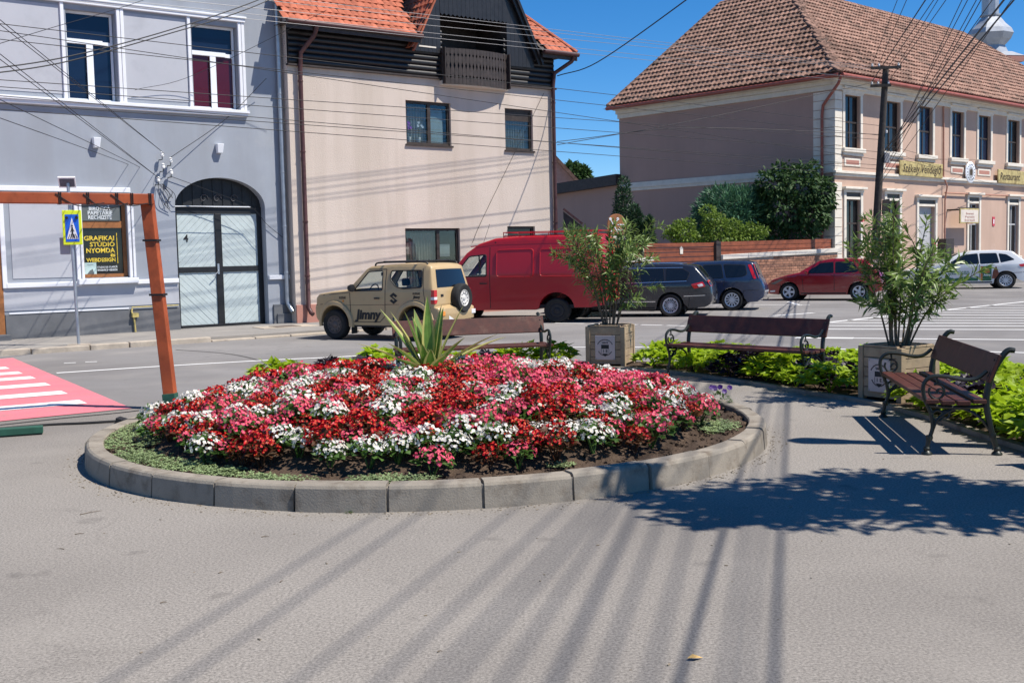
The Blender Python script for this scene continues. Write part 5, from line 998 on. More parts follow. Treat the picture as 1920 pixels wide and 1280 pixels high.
def px_clump(base, px, py, Y, rx, rz_, ry=None):
    p = AT(px, py, Y)-base; s = Y/2100.; return ((p.x, p.y, p.z), (rx*s, (ry or rx)*s, rz_*s))
b = AT(1083, 500, 90); b.z = 0; blob_tree('far_tree', b, [px_clump(b, x, y, 90, r, r) for x, y, r in ((1080, 335, 22), (1068, 326, 15), (1090, 327, 13), (1075, 318, 10), (1098, 336, 9))], 2600, .45, .28, leafmat('far tree leaf', (.055, .11, .03)), 'round green tree far behind between beige house and restaurant')
m_cyp = leafmat('cypress scale', (.028, .07, .028), .35, .1); m_pine = leafmat('bluish pine needle', (.075, .18, .095), .35, .2); m_yg = leafmat('yellow-green leaf', (.16, .24, .035), .35, .4, scale=3); m_dk = leafmat('dark glossy leaf', (.042, .092, .024), .35, .2, .65)
def cyp(px, top, bot, Y, w, label):
    b = AT(px, 500, Y); b.z = .1; zt_ = AT(px, top, Y).z; zb = 1.2; cl = []; n = 9; s = Y/2100.
    for k in range(n): t = k/(n-1); z_ = zb+(zt_-zb)*t; r = w*s*(.35+.75*(1-t)**.8 if t > .25 else .95)*.5; cl.append(((random.uniform(-.08, .08), random.uniform(-.08, .08), z_-.1), (r, r, (zt_-zb)/n*1.1)))
    blob_tree('cypress', b, cl, 5200, .15, .045, m_cyp, label, 'tree', .06, .2, -.9)
cyp(1169, 350, 455, 45.6, 62, 'tall dark green cypress behind the arched wooden sign'); cyp(1194, 396, 455, 44.2, 52, 'shorter cypress right of the tall one above the fence'); cyp(1214, 416, 455, 43.8, 34, 'smallest cypress, beside the slatted fence')
b = AT(1370, 500, 45.4); b.z = .1; blob_tree('pine_shrub', b, [px_clump(b, x, y, 45.4, rx, rz_) for x, y, rx, rz_ in ((1370, 400, 66, 48), (1330, 415, 32, 40), (1415, 405, 34, 45), (1370, 430, 60, 35), (1350, 372, 30, 20), (1395, 372, 28, 18))], 6500, .3, .055, m_pine, 'broad blue-green needled shrub behind the fence', 'shrub', .08, .2, -.5)
b = AT(1280, 500, 42.6); b.z = .1; blob_tree('leafy_shrub', b, [px_clump(b, x, y, 42.6, rx, rz_) for x, y, rx, rz_ in ((1282, 436, 26, 16), (1262, 432, 15, 10), (1290, 418, 12, 9), (1285, 447, 28, 12), (1252, 440, 10, 6), (1272, 422, 10, 7))], 1400, .13, .07, m_yg, 'small light green shrub at the left, behind the fence', 'shrub', .04)
b = AT(1352, 500, 42.7); b.z = .1; blob_tree('leafy_shrub', b, [px_clump(b, x, y, 42.7, rx, rz_) for x, y, rx, rz_ in ((1328, 396, 15, 10), (1338, 410, 20, 14), (1345, 428, 30, 18), (1385, 434, 24, 14), (1408, 428, 20, 9), (1430, 432, 14, 6), (1360, 447, 45, 11), (1318, 442, 18, 12), (1372, 418, 16, 8), (1398, 440, 22, 10), (1420, 442, 18, 7))], 2300, .13, .07, m_yg, 'spreading yellow-green shrub in front of the pine', 'shrub', .05)
b = AT(1490, 500, 44.7); b.z = .1; blob_tree('dark_leafy_tree', b, [px_clump(b, x, y, 44.7, rx, rz_, min(rx, 45)) for x, y, rx, rz_ in ((1450, 345, 34, 30), (1460, 322, 18, 16), (1500, 350, 38, 36), (1540, 365, 24, 34), (1510, 325, 22, 18), (1470, 395, 46, 38), (1520, 400, 34, 36), (1448, 430, 26, 18), (1500, 436, 34, 18), (1552, 345, 10, 10), (1440, 362, 16, 12), (1428, 350, 10, 8), (1478, 312, 10, 8), (1525, 312, 10, 7), (1556, 380, 9, 12), (1545, 410, 12, 16), (1425, 395, 12, 12))], 4300, .22, .11, m_dk, 'big dark green leafy tree at the corner of the restaurant', 'tree', .1, .6, .3)
# church tower
m_zinc = M('grey sheet metal', (.40, .42, .45), .45, .15, 1.5, metal=.35, dirt=(1.5, (.28, .3, .34), .55)); TW = AT(1856, 75, 95); ct = empty('church_tower', (TW.x, TW.y, 0), R(12), 'grey onion-domed church tower behind the restaurant roof', 'tower'); s = 95/2100.
def tz(py): return AT(1856, py, 95).z
mb = MB(); mb.lathe([(35*s, tz(108)), (30*s, tz(97)), (26*s, tz(88)), (36*s, tz(77)), (41*s, tz(66)), (37*s, tz(57)), (27*s, tz(47)), (19*s, tz(36)), (15.5*s, tz(33))], 8); mb.build('onion_dome', m_zinc, ct); mb = MB(); mb.lathe([(15*s, tz(33)), (18*s, tz(31)), (18*s, tz(28)), (15*s, tz(27.9)), (15*s, tz(-20)), (19*s, tz(-24)), (10*s, tz(-50)), (0, tz(-110))], 8); mb.build('lantern', m_zinc, ct)
mb = MB(); mb.box(-36*s, 36*s, -36*s, 36*s, 0, tz(122)); mb.build('tower_wall', m_trim, ct); mb = MB(); mb.box(-42*s, 42*s, -42*s, 42*s, tz(122), tz(111)); mb.build('tower_cornice', m_pplinth, ct); mb = MB(); mb.lathe([(60*s, tz(111)), (38*s, tz(101)), (0, tz(98))], 4, Matrix.Rotation(R(45), 4, 'Z')); mb.build('tower_skirt_roof', m_zinc, ct)
# ------------------------------------------------------------------ fence, brick wall, wooden sign
m_fence = M('red-brown fence slat', (.22, .062, .028), .6, .25, 4, .001, 50, rnd=.12); m_brick = M('clinker brick', (.33, .16, .10), .85, .2, 6, .003, 60, rnd=.3); m_mort = M('pale mortar', (.40, .34, .28), .95, .1, 5); m_cap = M('stone cap', (.62, .57, .50), .85, .1, 3, .003, 40)
A = FG.W(12.0, 0, .2); B = FP.W(-.06, 0, .1); FF = Frame(Vector((A.x, A.y, .1)), math.atan2(B.y-A.y, B.x-A.x)); LF = (B-A).xy.length; q = FF.uz
us = q(1343, 470)[0]; fe = FF.root('slat_fence', 'red-brown horizontal slat fence on a low wall between the houses', 'fence')
ztl = q(1250, 456)[1]; ztr = q(1530, 448)[1]; nS = 6
posts = [0.15, 1.7, 3.3, q(1203, 470)[0], us, LF-.35]; posts = sorted(set(posts))
for i, u_ in enumerate(posts):
    zt_ = ztl+.06; boxpart(fe, 'post', m_dwood2, u_-.05, u_+.05, -.06, .04, 0, zt_ if u_ < us+.1 else ztr)
boxpart(fe, 'gate_post', m_dwood2, us-.14, us+.12, -.12, .12, 0, ztl+.04)
for i in range(len(posts)-1):
    a, b = posts[i]+.055, posts[i+1]-.055
    if posts[i] < us-.2:
        for k in range(5): z1 = ztl-k*.165; boxpart(fe, 'slat', m_fence, a, b-(.1 if i == len(posts)-3 else 0), -.03, -.005, z1-.135, z1)
    else:
        for k in range(3): z1 = ztr-k*.165; mb = MB(); mb.prism([(a+.1, z1-.15-.06), (b, z1-.15), (b, z1), (a+.1, z1-.06)], -.03, -.005); mb.build('slat', m_fence, fe)
wl = empty('brick_wall', FF.W(us, 0), FF.ang, 'low clinker brick wall with a pale stone cap under the fence', 'wall'); WLn = LF-us-.1; c1 = q(1348, 481)[1]; c2 = q(1536, 468.5)[1]
mb = MB(); mb.prism([(.1, -.1), (WLn, -.1), (WLn, c2-.11), (.1, c1-.11)], -.14, .14); mb.build('core', m_mort, wl)
for k in range(5): a, b = .1+(WLn-.1)*k/5, .1+(WLn-.1)*(k+1)/5-.012; za, zb = c1+(c2-c1)*k/5, c1+(c2-c1)*(k+1)/5; mb = MB(); mb.prism([(a, za-.11), (b, zb-.11), (b, zb+.06), (a, za+.06)], -.22, .2); mb.build('cap_stone', m_cap, wl, bev=.012)
bm_ = MB(); bm_.box(0, .232, -.166, -.13, 0, .083); bme = bm_.mesh('brick', m_brick); zc = .02; row = 0; nbk = 0
while zc < c2-.2:
    x = .11+(.122 if row % 2 else 0)
    while x < WLn-.25:
        if zc+.085 < c1+(c2-c1)*x/WLn-.115: o_ = put('brick', bme, wl, (x, random.uniform(-.006, .004), zc)); nbk += 1
        x += .247
    zc += .098; row += 1
print('bricks', nbk)
boxpart(fe, 'base_wall', m_mort, 0, us-.1, .0, .25, -.1, .62); 
u_, z_ = q(1278, 469, .05); mb = MB(); mb.prism([(u_-.07, z_-.13), (u_+.07, z_-.13), (u_+.08, z_+.06), (u_, z_+.14), (u_-.08, z_+.06)], -.05, -.032); mb.build('house_plate', m_cream, fe)
mb = MB(); mb.prism([(q(1165, 489)[0], q(1165, 489)[1]-.05), (q(1218, 486)[0], q(1218, 486)[1]-.05), (q(1218, 486)[0], q(1218, 486)[1]+.07), (q(1165, 489)[0], q(1165, 489)[1]+.07)], -.2, .2); mb.build('cap_stone', m_cap, fe)
sb = AT(1156, 440, 38.6); sg2 = empty('arched_wooden_sign', (sb.x, sb.y, .1), R(20), 'round-topped brown wooden sign with crossed white spoons above the oleander', 'sign'); w_ = .34; z0 = sb.z-.1; h_ = AT(1156, 401, 38.6).z-sb.z
pr = [(-w_, z0), (w_, z0), (w_, z0+h_*.55)]+[(w_*math.cos(math.pi*k/12), z0+h_*.55+h_*.45*math.sin(math.pi*k/12)) for k in range(1, 12)]+[(-w_, z0+h_*.55)]
mb = MB(); mb.prism(pr, -.03, .03); mb.build('board', M('orange-brown board', (.33, .13, .05), .6, .2, 5), sg2, bev=.01); boxpart(sg2, 'post', m_dwood2, -.25, -.17, .031, .1, 0, z0+.3); boxpart(sg2, 'post', m_dwood2, .17, .25, .031, .1, 0, z0+.3)
for s_ in (-1, 1): mb = MB(); mb.bar((-.1-.13*s_, -.036, z0+.08), (-.1+.13*s_, -.036, z0+h_*.72), .006, .035); mb.lathe([(0, 0), (.05, 0), (.05, .008), (0, .008)], 10, T((-.1+.14*s_, -.04, z0+h_*.76)), 'y'); mb.build('spoon', m_whiteF, sg2)
for k in range(2): boxpart(sg2, 'lettering_bar', m_whiteF, .03, .28-.05*k, -.038, -.0301, z0+.32-.17*k, z0+.36-.17*k)
boxpart(sg2, 'lower_board', m_cream, -w_, w_, -.03, .03, z0-.16, z0-.04)
st0 = FB.W(*FB.uz(1052, 392), .1); sr = empty('stair_rail', (st0.x, st0.y, .1), 0, 'dark stair roof slanting down beside the beige house', 'stairs'); e_ = AT(1092, 420, st0.y)-st0; zz_ = st0.z-.1
mb = MB(); mb.bar((0, 0, zz_), (e_.x, 0, zz_+e_.z), .3, .06); mb.build('rail', m_brpipe, sr); mb = MB(); mb.prism([(0, zz_-.08), (e_.x, zz_+e_.z-.08), (e_.x, zz_+e_.z-.3), (0, zz_-.55)], -.05, .05); mb.build('panel', m_dwood2, sr)
# ------------------------------------------------------------------ vehicles
def paint(name, c, rough=.28, coat=.6, dirt=None): return M(name, c, rough, .04, 2, spec=.5, coat=coat, rvar=.04, dirt=dirt, obj=True)
m_tyre = M('tyre', (.018, .018, .018), .85, .2, 20, .002, 100); m_rimA = M('alloy', (.62, .63, .65), .4, .06, 10, metal=.15); m_rimS = M('rusty steel rim', (.11, .085, .075), .65, .3, 12); m_rimL = M('light steel rim', (.62, .6, .56), .45, .1, 10)
m_rubber = M('black trim', (.015, .015, .016), .55, .15, 8); m_chrome = M('chrome', (.7, .7, .72), .18, .05, metal=.9); m_tail = M('tail lamp red', (.5, .012, .018), .15, .1, coat=.6); m_tailw = M('lamp clear', (.75, .72, .72), .15, .05, coat=.6); m_orange = M('lamp orange', (.7, .25, .04), .2)
m_cglass = glossy('dark car glass', (.008, .01, .013), .04, .7); m_cclear = glass('clear car glass', (.8, .87, .85)); m_inter = M('car interior', (.022, .022, .026), .8, .2, 10); m_plate = M('number plate', (.7, .7, .68), .5, .05)
def rp(pts, r=.05, n=4):
    out = []; N = len(pts)
    for i in range(N):
        p = Vector(pts[i]); a = Vector(pts[i-1]); b = Vector(pts[(i+1) % N]); da = (a-p); db = (b-p); rr = min(r, da.length*.45, db.length*.45); p0 = p+da.normalized()*rr; p1 = p+db.normalized()*rr
        for k in range(n+1): t = k/n; out.append(tuple((p0*(1-t)**2+p*2*t*(1-t)+p1*t*t)[:]))
    return out
def arch(cx, cz, r, a0, a1, n=12): return [(cx+r*math.cos(R(a0+(a1-a0)*k/n)), cz+r*math.sin(R(a0+(a1-a0)*k/n))) for k in range(n+1)]
class Car:
    def __init__(s, name, label, cat_, outline, W, zb, zr, tumble, mat, holes=(), near=None, heading=None, L=None, taper=(.16, .9, .1, .6), rnd=.035, group='vehicles parked across the road', openings=(), kx=.93, kk=.93):
        s.out = outline; s.W = W; s.zb = zb; s.zr = zr; s.tb = tumble; s.L = L or max(p[0] for p in outline); s.tp = taper; s.rnd = rnd; s.mat = mat
        s.root = empty(name, (0, 0, 0), 0, label, cat_, group)
        h = Vector(heading).normalized(); x = -h; s.root.rotation_euler = (0, 0, math.atan2(x.y, x.x)); (lx, ly), g = near; y = Vector((-x.y, x.x)); k = s.K = kk; s.root.scale = (kx, k, k); lx *= kx; s.openings = openings; ly *= k; s.root.location = (g[0]-x.x*lx-y.x*ly, g[1]-x.y*lx-y.y*ly, .004)
        s.shell(holes)
    def hw(s, x, z):
        ef, lf, er, lr = s.tp; h = s.W/2-ef*max(0, 1-x/lf)**2-er*max(0, 1-(s.L-x)/lr)**2
        if z > s.zb: h -= s.tb*((z-s.zb)/(s.zr-s.zb))**1.15
        else: h -= .035*((s.zb-z)/s.zb)**2*1.5
        return h
    def flat(s, outer, holes=(), step=.13):
        bm = bmesh.new()
        for lp in [outer, *holes]:
            v = [bm.verts.new((p[0], 0, p[1])) for p in lp]
            for i in range(len(v)): bm.edges.new((v[i], v[(i+1) % len(v)]))
        bmesh.ops.triangle_fill(bm, use_beauty=True, use_dissolve=False, edges=bm.edges[:])
        xs = [p[0] for p in outer]; zs = [p[1] for p in outer]
        for lo, hi, no, ax in ((min(xs), max(xs), (1, 0, 0), 0), (min(zs), max(zs), (0, 0, 1), 2)):
            n = int((hi-lo)/step)
            for k in range(1, n+1):
                co = [0, 0, 0]; co[ax] = lo+(hi-lo)*k/(n+1)
                if ax == 2 and k == 1: pass
                bmesh.ops.bisect_plane(bm, geom=bm.verts[:]+bm.edges[:]+bm.faces[:], plane_co=co, plane_no=no)
        if ax == 2: bmesh.ops.bisect_plane(bm, geom=bm.verts[:]+bm.edges[:]+bm.faces[:], plane_co=(0, 0, s.zb), plane_no=(0, 0, 1))
        bmesh.ops.remove_doubles(bm, verts=bm.verts, dist=1e-5); return bm
    def shell(s, holes):
        bm = s.flat(s.out, holes); bm.verts.ensure_lookup_table(); bm.verts.index_update(); V = [(v.co.x, v.co.z) for v in bm.verts]; F = [tuple(v.index for v in f.verts) for f in bm.faces]
        be = [e for e in bm.edges if len(e.link_faces) == 1]; nxt = {}
        for e in be: nxt.setdefault(e.verts[0].index, []).append(e.verts[1].index); nxt.setdefault(e.verts[1].index, []).append(e.verts[0].index)
        seen = set(); loops = []
        for st in nxt:
            if st in seen: continue
            lp = [st]; seen.add(st); cur = st
            while 1:
                c = [k for k in nxt[cur] if k not in seen]
                if not c: break
                cur = c[0]; seen.add(cur); lp.append(cur)
            loops.append(lp)
        bm.free(); lp = max(loops, key=lambda l: max(V[i][0] for i in l)-min(V[i][0] for i in l)+max(V[i][1] for i in l)-min(V[i][1] for i in l))
        ar = sum(V[lp[i]][0]*V[lp[(i+1) % len(lp)]][1]-V[lp[(i+1) % len(lp)]][0]*V[lp[i]][1] for i in range(len(lp)))
        if ar < 0: lp.reverse()                       # counter-clockwise in xz
        mb = MB(); n = len(V)
        mb.add([(x, -s.hw(x, z), z) for x, z in V]+[(x, s.hw(x, z), z) for x, z in V], F+[tuple(n+i for i in f) for f in F])
        ss = [-1, -.985, -.955, -.9, -.6, -.2, .2, .6, .9, .955, .985, 1]; rows = []
        for i, k in enumerate(lp):
            x, z = V[k]; a = V[lp[i-1]]; b = V[lp[(i+1) % len(lp)]]; d = Vector((b[0]-a[0], b[1]-a[1])); d.normalize() if d.length > 0 else None; nx, nz = d.y, -d.x
            low = z < s.zb*.55; r_ = 0 if low and nz < -.2 else s.rnd; bl = 0 if nz < -.3 else (.06 if abs(nx) > .7 else .028); h = s.hw(x, z); row = []
            if s.inarch(x, z): r_ = 0; bl = 0
            for q_ in ss:
                a_ = abs(q_); o = (r_*math.sqrt(max(0, 1-((a_-.9)/.1)**2)) if a_ > .9 else r_)+bl*(1-q_*q_); row.append((x+nx*o, q_*h, z+nz*o))
            rows.append(row)
        m = len(ss); N = len(rows); mb.add([p for r_ in rows for p in r_], [(i*m+j, ((i+1) % N)*m+j, ((i+1) % N)*m+j+1, i*m+j+1) for i in range(N) for j in range(m-1) if not (3 <= j <= 7 and any(a <= V[lp[k_]][0] <= b and c <= V[lp[k_]][1] <= d and a <= V[lp[(i+1) % N]][0] <= b and c <= V[lp[(i+1) % N]][1] <= d for a, b, c, d in s.openings for k_ in (i,)))])
        me = mb.mesh('body', s.mat, fixn=False); bm = bmesh.new(); bm.from_mesh(me); bmesh.ops.remove_doubles(bm, verts=bm.verts, dist=2e-4); bmesh.ops.recalc_face_normals(bm, faces=bm.faces); bm.to_mesh(me); bm.free()
        me.polygons.foreach_set('use_smooth', [True]*len(me.polygons)); me.set_sharp_from_angle(angle=R(38)); s.body = put('body', me, s.root)
    def inarch(s, x, z): return any(math.hypot(x-cx, z-cz) < r+.02 for cx, cz, r in getattr(s, 'arches', ARCH))
    def patch(s, name, poly, mat, off=.004, sides=(-1, 1), parent=None, step=.16, thick=.0):
        res = []
        for sd_ in sides:
            bm = s.flat(poly, (), step); me = bpy.data.meshes.new(name)
            for v in bm.verts: v.co.y = sd_*(s.hw(v.co.x, v.co.z)+off)
            bmesh.ops.recalc_face_normals(bm, faces=bm.faces); bm.normal_update()
            if bm.faces and sum(f.normal.y for f in bm.faces)*sd_ < 0: bmesh.ops.reverse_faces(bm, faces=bm.faces)
            if thick:
                ex = bmesh.ops.extrude_face_region(bm, geom=bm.faces[:]); 
                for v in [g for g in ex['geom'] if isinstance(g, bmesh.types.BMVert)]: v.co.y -= sd_*thick
                bmesh.ops.recalc_face_normals(bm, faces=bm.faces)
            bm.to_mesh(me); bm.free(); me.materials.append(mat); me.polygons.foreach_set('use_smooth', [True]*len(me.polygons)); me.set_sharp_from_angle(angle=R(40)); res.append(put(name, me, parent or s.root))
        return res
    def end(s, name, a, b, s0, s1, mat, off=.006, parent=None, s0b=None, s1b=None, bl=.06):
        """panel on the front, rear or roof surface between outline points a and b"""
        a = Vector(a); b = Vector(b); d = (b-a).normalized(); nx, nz = -d.y, d.x; cx = s.L/2
        if nx*(a.x-cx)+nz*(a.y-.6) < 0: nx, nz = -nx, -nz
        mb = MB(); n, m = 4, 8; V = []
        for i in range(n+1):
            p = a.lerp(b, i/n); h = s.hw(p.x, p.y); l0 = s0+((s0b if s0b is not None else s0)-s0)*i/n; l1 = s1+((s1b if s1b is not None else s1)-s1)*i/n
            for j in range(m+1): t = l0+(l1-l0)*j/m; o = off+s.rnd+bl*(1-t*t); V.append((p.x+nx*o, t*h, p.y+nz*o))
        mb.add(V, [(i*(m+1)+j, i*(m+1)+j+1, (i+1)*(m+1)+j+1, (i+1)*(m+1)+j) for i in range(n) for j in range(m)]); return mb.build(name, mat, parent or s.root, smooth=True)
    def line(s, pts, w=.016, off=.003, mat=None, name='panel_gap', sides=(-1,)):
        for a, b in zip(pts[:-1], pts[1:]):
            a2, b2 = Vector(a), Vector(b); d = (b2-a2).normalized(); n = Vector((-d.y, d.x))*w/2; s.patch(name, [tuple(a2-n), tuple(b2-n), tuple(b2+n), tuple(a2+n)], mat or m_rubber, off, sides, None, .3)
    def handle(s, x, z, mat, w=.2, sides=(-1,)):
        for sd_ in sides: h = s.hw(x, z); mb = MB(); y = sd_*(h+.012); mb.box(x-w/2, x+w/2, min(y, y+sd_*.02), max(y, y+sd_*.02), z-.016, z+.016); mb.build('door_handle', mat, s.root, bev=.006)
    def wheel(s, x, r, w, style, rim, track=None, tyre=None, frac=.66):
        for sd_ in (-1, 1):
            wheel_at(s.root, (x, sd_*((track or s.W/2-.1)), r), r, w, style, rim, sd_, frac)
    def mirror(s, x, z, mat, sides=(-1, 1)):
        for sd_ in sides: h = s.hw(x, z); mb = MB(); mb.lathe([(0, -.09), (.06, -.075), (.085, -.02), (.085, .04), (0, .05)], 12, T((x, sd_*(h+.1), z))@Matrix.Rotation(R(90), 4, 'Y')); mb.box(x-.03, x+.03, min(sd_*h, sd_*(h+.05))-.01, max(sd_*h, sd_*(h+.05)), z-.05, z-.02); mb.build('side_mirror', mat, s.root, smooth=True)
ARCH = ()
def wheel_at(par, loc, r, w, style, rim, sd_, frac=.66, rot=None):
    mb = MB(); ri = r*frac; pf = [(ri, -w/2+.01), (ri+.02, -w/2), (r-.035, -w/2-.006), (r-.008, -w/2+.025), (r, -w/2+.05), (r, w/2-.05), (r-.008, w/2-.025), (r-.035, w/2+.006), (ri+.02, w/2), (ri, w/2-.01)]
    mb.lathe(pf+[pf[0]], 32, None, 'y', False); o = mb.build('wheel', m_tyre, par, smooth=True); o.location = loc
    if rot: o.rotation_euler = rot
    y0 = sd_*w*.34; y1 = sd_*(w/2-.012)
    mb = MB(); mb.lathe([(ri+.004, y1), (ri-.008, y1+sd_*.006), (ri-.022, y1-sd_*.004), (ri-.035, y0), (ri-.04, -y0)], 32, None, 'y', False)
    hb = ri*.3
    if style == 'steel':
        mb.lathe([(ri-.03, y0), (ri*.82, y0+sd_*.012), (ri*.62, y0+sd_*.02), (ri*.42, y0-sd_*.0), (hb, y0+sd_*.015), (hb*.6, y0+sd_*.03), (0, y0+sd_*.03)], 32, None, 'y', False)
    else:
        ns = {'ten': 10, 'five': 5, 'multi': 12, 'cap': 9}[style]; mb.lathe([(hb, y1-sd_*.02), (hb*.9, y1-sd_*.008), (0, y1-sd_*.006)], 16, None, 'y', False)
        for k in range(ns):
            a = 2*math.pi*k/ns; w0 = ri*(.30 if style == 'five' else .105 if style == 'ten' else .13); w1 = ri*(.44 if style == 'five' else .12 if style == 'ten' else .2)
            for da in ((0,) if style != 'ten' else (-.1, .1)):
                d = Vector((math.cos(a+da*.3), 0, math.sin(a+da*.3))); e = Vector((math.cos(a+da*2), 0, math.sin(a+da*2))); t = Vector((-d.z, 0, d.x)); p0 = d*hb*.7; p1 = e*(ri-.02); yy = Vector((0, y1-sd_*.012, 0)); yb = Vector((0, y0-sd_*.01, 0))
                q = [p0-t*w0/2+yy, p0+t*w0/2+yy, p1+t*w1/2+yy, p1-t*w1/2+yy, p0-t*w0/2+yb, p0+t*w0/2+yb, p1+t*w1/2+yb, p1-t*w1/2+yb]
                if style == 'ten': q = [p0-t*w0/3+yy, p0+t*w0/3+yy, p1+t*w1/3+yy, p1-t*w1/3+yy, p0-t*w0/3+yb, p0+t*w0/3+yb, p1+t*w1/3+yb, p1-t*w1/3+yb]
                mb.add(q, [(0, 1, 2, 3), (0, 4, 5, 1), (1, 5, 6, 2), (2, 6, 7, 3), (3, 7, 4, 0)])
    rm = mb.build('rim', rim, o, smooth=True)
    if style == 'steel':
        mb = MB()
        for k in range(10): a = 2*math.pi*k/10; mb.lathe([(0, y0+sd_*.021), (ri*.085, y0+sd_*.021), (ri*.085, y0+sd_*.02)], 10, T((ri*.68*math.cos(a), 0, ri*.68*math.sin(a))), 'y')
        mb.build('vent_holes', m_rubber, o)
    else:
        mb = MB(); mb.lathe([(ri-.03, y0*.5), (0, y0*.5)], 24, None, 'y'); mb.build('brake_disc', m_inter, o)
    return o
def circ_part(par, name, mat, x, y, z, r, y1, n=16): mb = MB(); mb.lathe([(0, y), (r, y), (r, y1), (0, y1)], n, T((x, 0, z)), 'y'); return mb.build(name, mat, par)
# --- beige off-roader
ARCH = ((.66, .37, .43), (2.91, .37, .43)); ol = [(.06, .44), (.0, .52), (0, .74), (.05, .8), (.07, .96), (.16, 1.03), (.6, 1.085), (1.06, 1.12), (1.55, 1.6), (1.66, 1.655), (2.4, 1.69), (3.2, 1.68), (3.29, 1.64), (3.40, 1.1), (3.43, .74), (3.53, .71), (3.55, .6), (3.53, .46), (3.34, .42)]+arch(2.91, .37, .43, 2, 178)+[(2.42, .34), (1.15, .34)]+arch(.66, .37, .43, 2, 178)
wf = rp([(1.24, 1.13), (1.62, 1.57), (2.02, 1.585), (2.05, 1.14)], .05); wq = rp([(2.25, 1.58), (3.1, 1.58), (3.13, 1.2), (2.62, 1.17), (2.42, 1.22), (2.25, 1.38)], .06)
m_tan = paint('sand paint', (.46, .325, .165), .45, .25, (2.2, (.36, .26, .14), .56)); jl = Vector((-.87, .5)).normalized()
ol.reverse()
J = Car('off_road_car', 'small sand-coloured off-roader with black side lettering and rear spare wheel', 'car', ol, 1.55, 1.12, 1.68, .13, m_tan, [wf, wq], ((.66, -.70), G(633, 636)), jl, 3.55, (.12, .7, .03, .4), .03, openings=((1.05, 1.56, 1.11, 1.61),))
for nm, w_ in (('front_side_window', wf), ('rear_side_window', wq)):
    for o_ in J.patch(nm, w_, m_cclear, -.012): pass
    for sd_ in (-1, 1):
        mb = MB(); P_ = [Vector((x, sd_*(J.hw(x, z)+.002), z)) for x, z in w_]; mb.tube(P_+[P_[0]], .014, 5, False); mb.build('window_seal', m_rubber, J.root)
J.end('windscreen', (1.10, 1.155), (1.53, 1.575), -.86, .86, m_cclear, .004); J.end('rear_window', (3.385, 1.18), (3.30, 1.58), -.8, .8, m_cglass, .006)
for sd_ in (-1, 1):  # fender flares
    for cx in (.66, 2.91):
        mb = MB(); V = []; n = 18
        for k in range(n+1):
            a = R(-8+196*k/n)
            for r_, o in ((.425, -.01), (.425, .045), (.45, .06), (.52, .045), (.545, -.005)): x = cx+r_*math.cos(a); z = .37+r_*math.sin(a); V.append((x, sd_*(J.hw(x, max(.3, z))+o), z))
        mb.add(V, [(i*5+j, i*5+j+1, (i+1)*5+j+1, (i+1)*5+j) for i in range(n) for j in range(4)]); mb.build('fender_flare', m_tan, J.root, smooth=True)
J.wheel(.66, .35, .215, 'steel', m_rimS, .70, frac=.60); J.wheel(2.91, .35, .215, 'steel', m_rimS, .70, frac=.60)
J.line([(1.12, 1.09), (1.13, .48), (1.2, .42), (1.95, .42), (2.1, .55), (2.13, 1.1), (2.12, 1.62), (1.62, 1.62)]); J.line([(.95, .8), (2.5, .82)], .008); J.line([(2.12, .82), (2.45, .82)], .008)
J.handle(1.9, .96, m_rubber, .15); J.mirror(1.24, 1.2, m_rubber)
for sd_ in (-1, 1):
    y = sd_*.6; mb = MB(); mb.tube(cat([(1.75, y, 1.70), (1.85, y, 1.765), (2.5, y, 1.775), (3.1, y, 1.765), (3.2, y, 1.71)], 4), .02, 8); mb.build('roof_rail', m_rubber, J.root, smooth=True)
for x in (2.05, 2.95): mb = MB(); mb.box(x-.03, x+.03, -.66, .66, 1.775, 1.805); mb.build('roof_bar', m_rubber, J.root, bev=.008)
for sd_ in (-1, 1):
    for z0, z1, mt in ((.83, .92, m_tail), (.92, .985, m_tailw), (.985, 1.14, m_tail)): mb = MB(); x = 3.42-(z0-.8)*.05; y0, y1 = sd_*.64, sd_*.765; mb.box(x-.06, x+.045, min(y0, y1), max(y0, y1), z0, z1-.002); mb.build('tail_light', mt, J.root, bev=.006)
    y0, y1 = sd_*.55, sd_*.72; mb = MB(); mb.box(3.56, 3.605, min(y0, y1), max(y0, y1), .56, .66); mb.build('bumper_light', m_tailw if sd_ > 0 else m_orange, J.root, bev=.005)
    circ_part(J.root, 'head_lamp', m_tailw, 0, 0, 0, .001, .002)
    bpy.data.objects.remove(bpy.data.objects[[o.name for o in J.root.children if o.name.startswith('head_lamp')][-1]]); mb = MB(); mb.lathe([(0, .02), (.075, .03), (.085, .07), (.085, .12)], 14, T((-.02, sd_*.42, .87)), 'x'); mb.build('head_lamp', m_tailw, J.root, smooth=True)
mb = MB(); mb.box(-.02, .08, -.32, .32, .8, .93); mb.build('grille', m_rubber, J.root, bev=.01)
sw = wheel_at(J.root, (3.58, .16, .93), .335, .2, 'steel', m_rimL, -1, .56, (0, 0, R(90))); 
boxpart(J.root, 'number_plate', m_plate, 3.605, 3.615, -.42, .0, .47, .57); boxpart(J.root, 'tailgate_handle', m_rubber, 3.455, 3.48, -.52, -.42, .98, 1.04)
y = -(J.hw(1.7, .6)+.006); m_dec = M('black decal', (.012, .012, .013), .5)
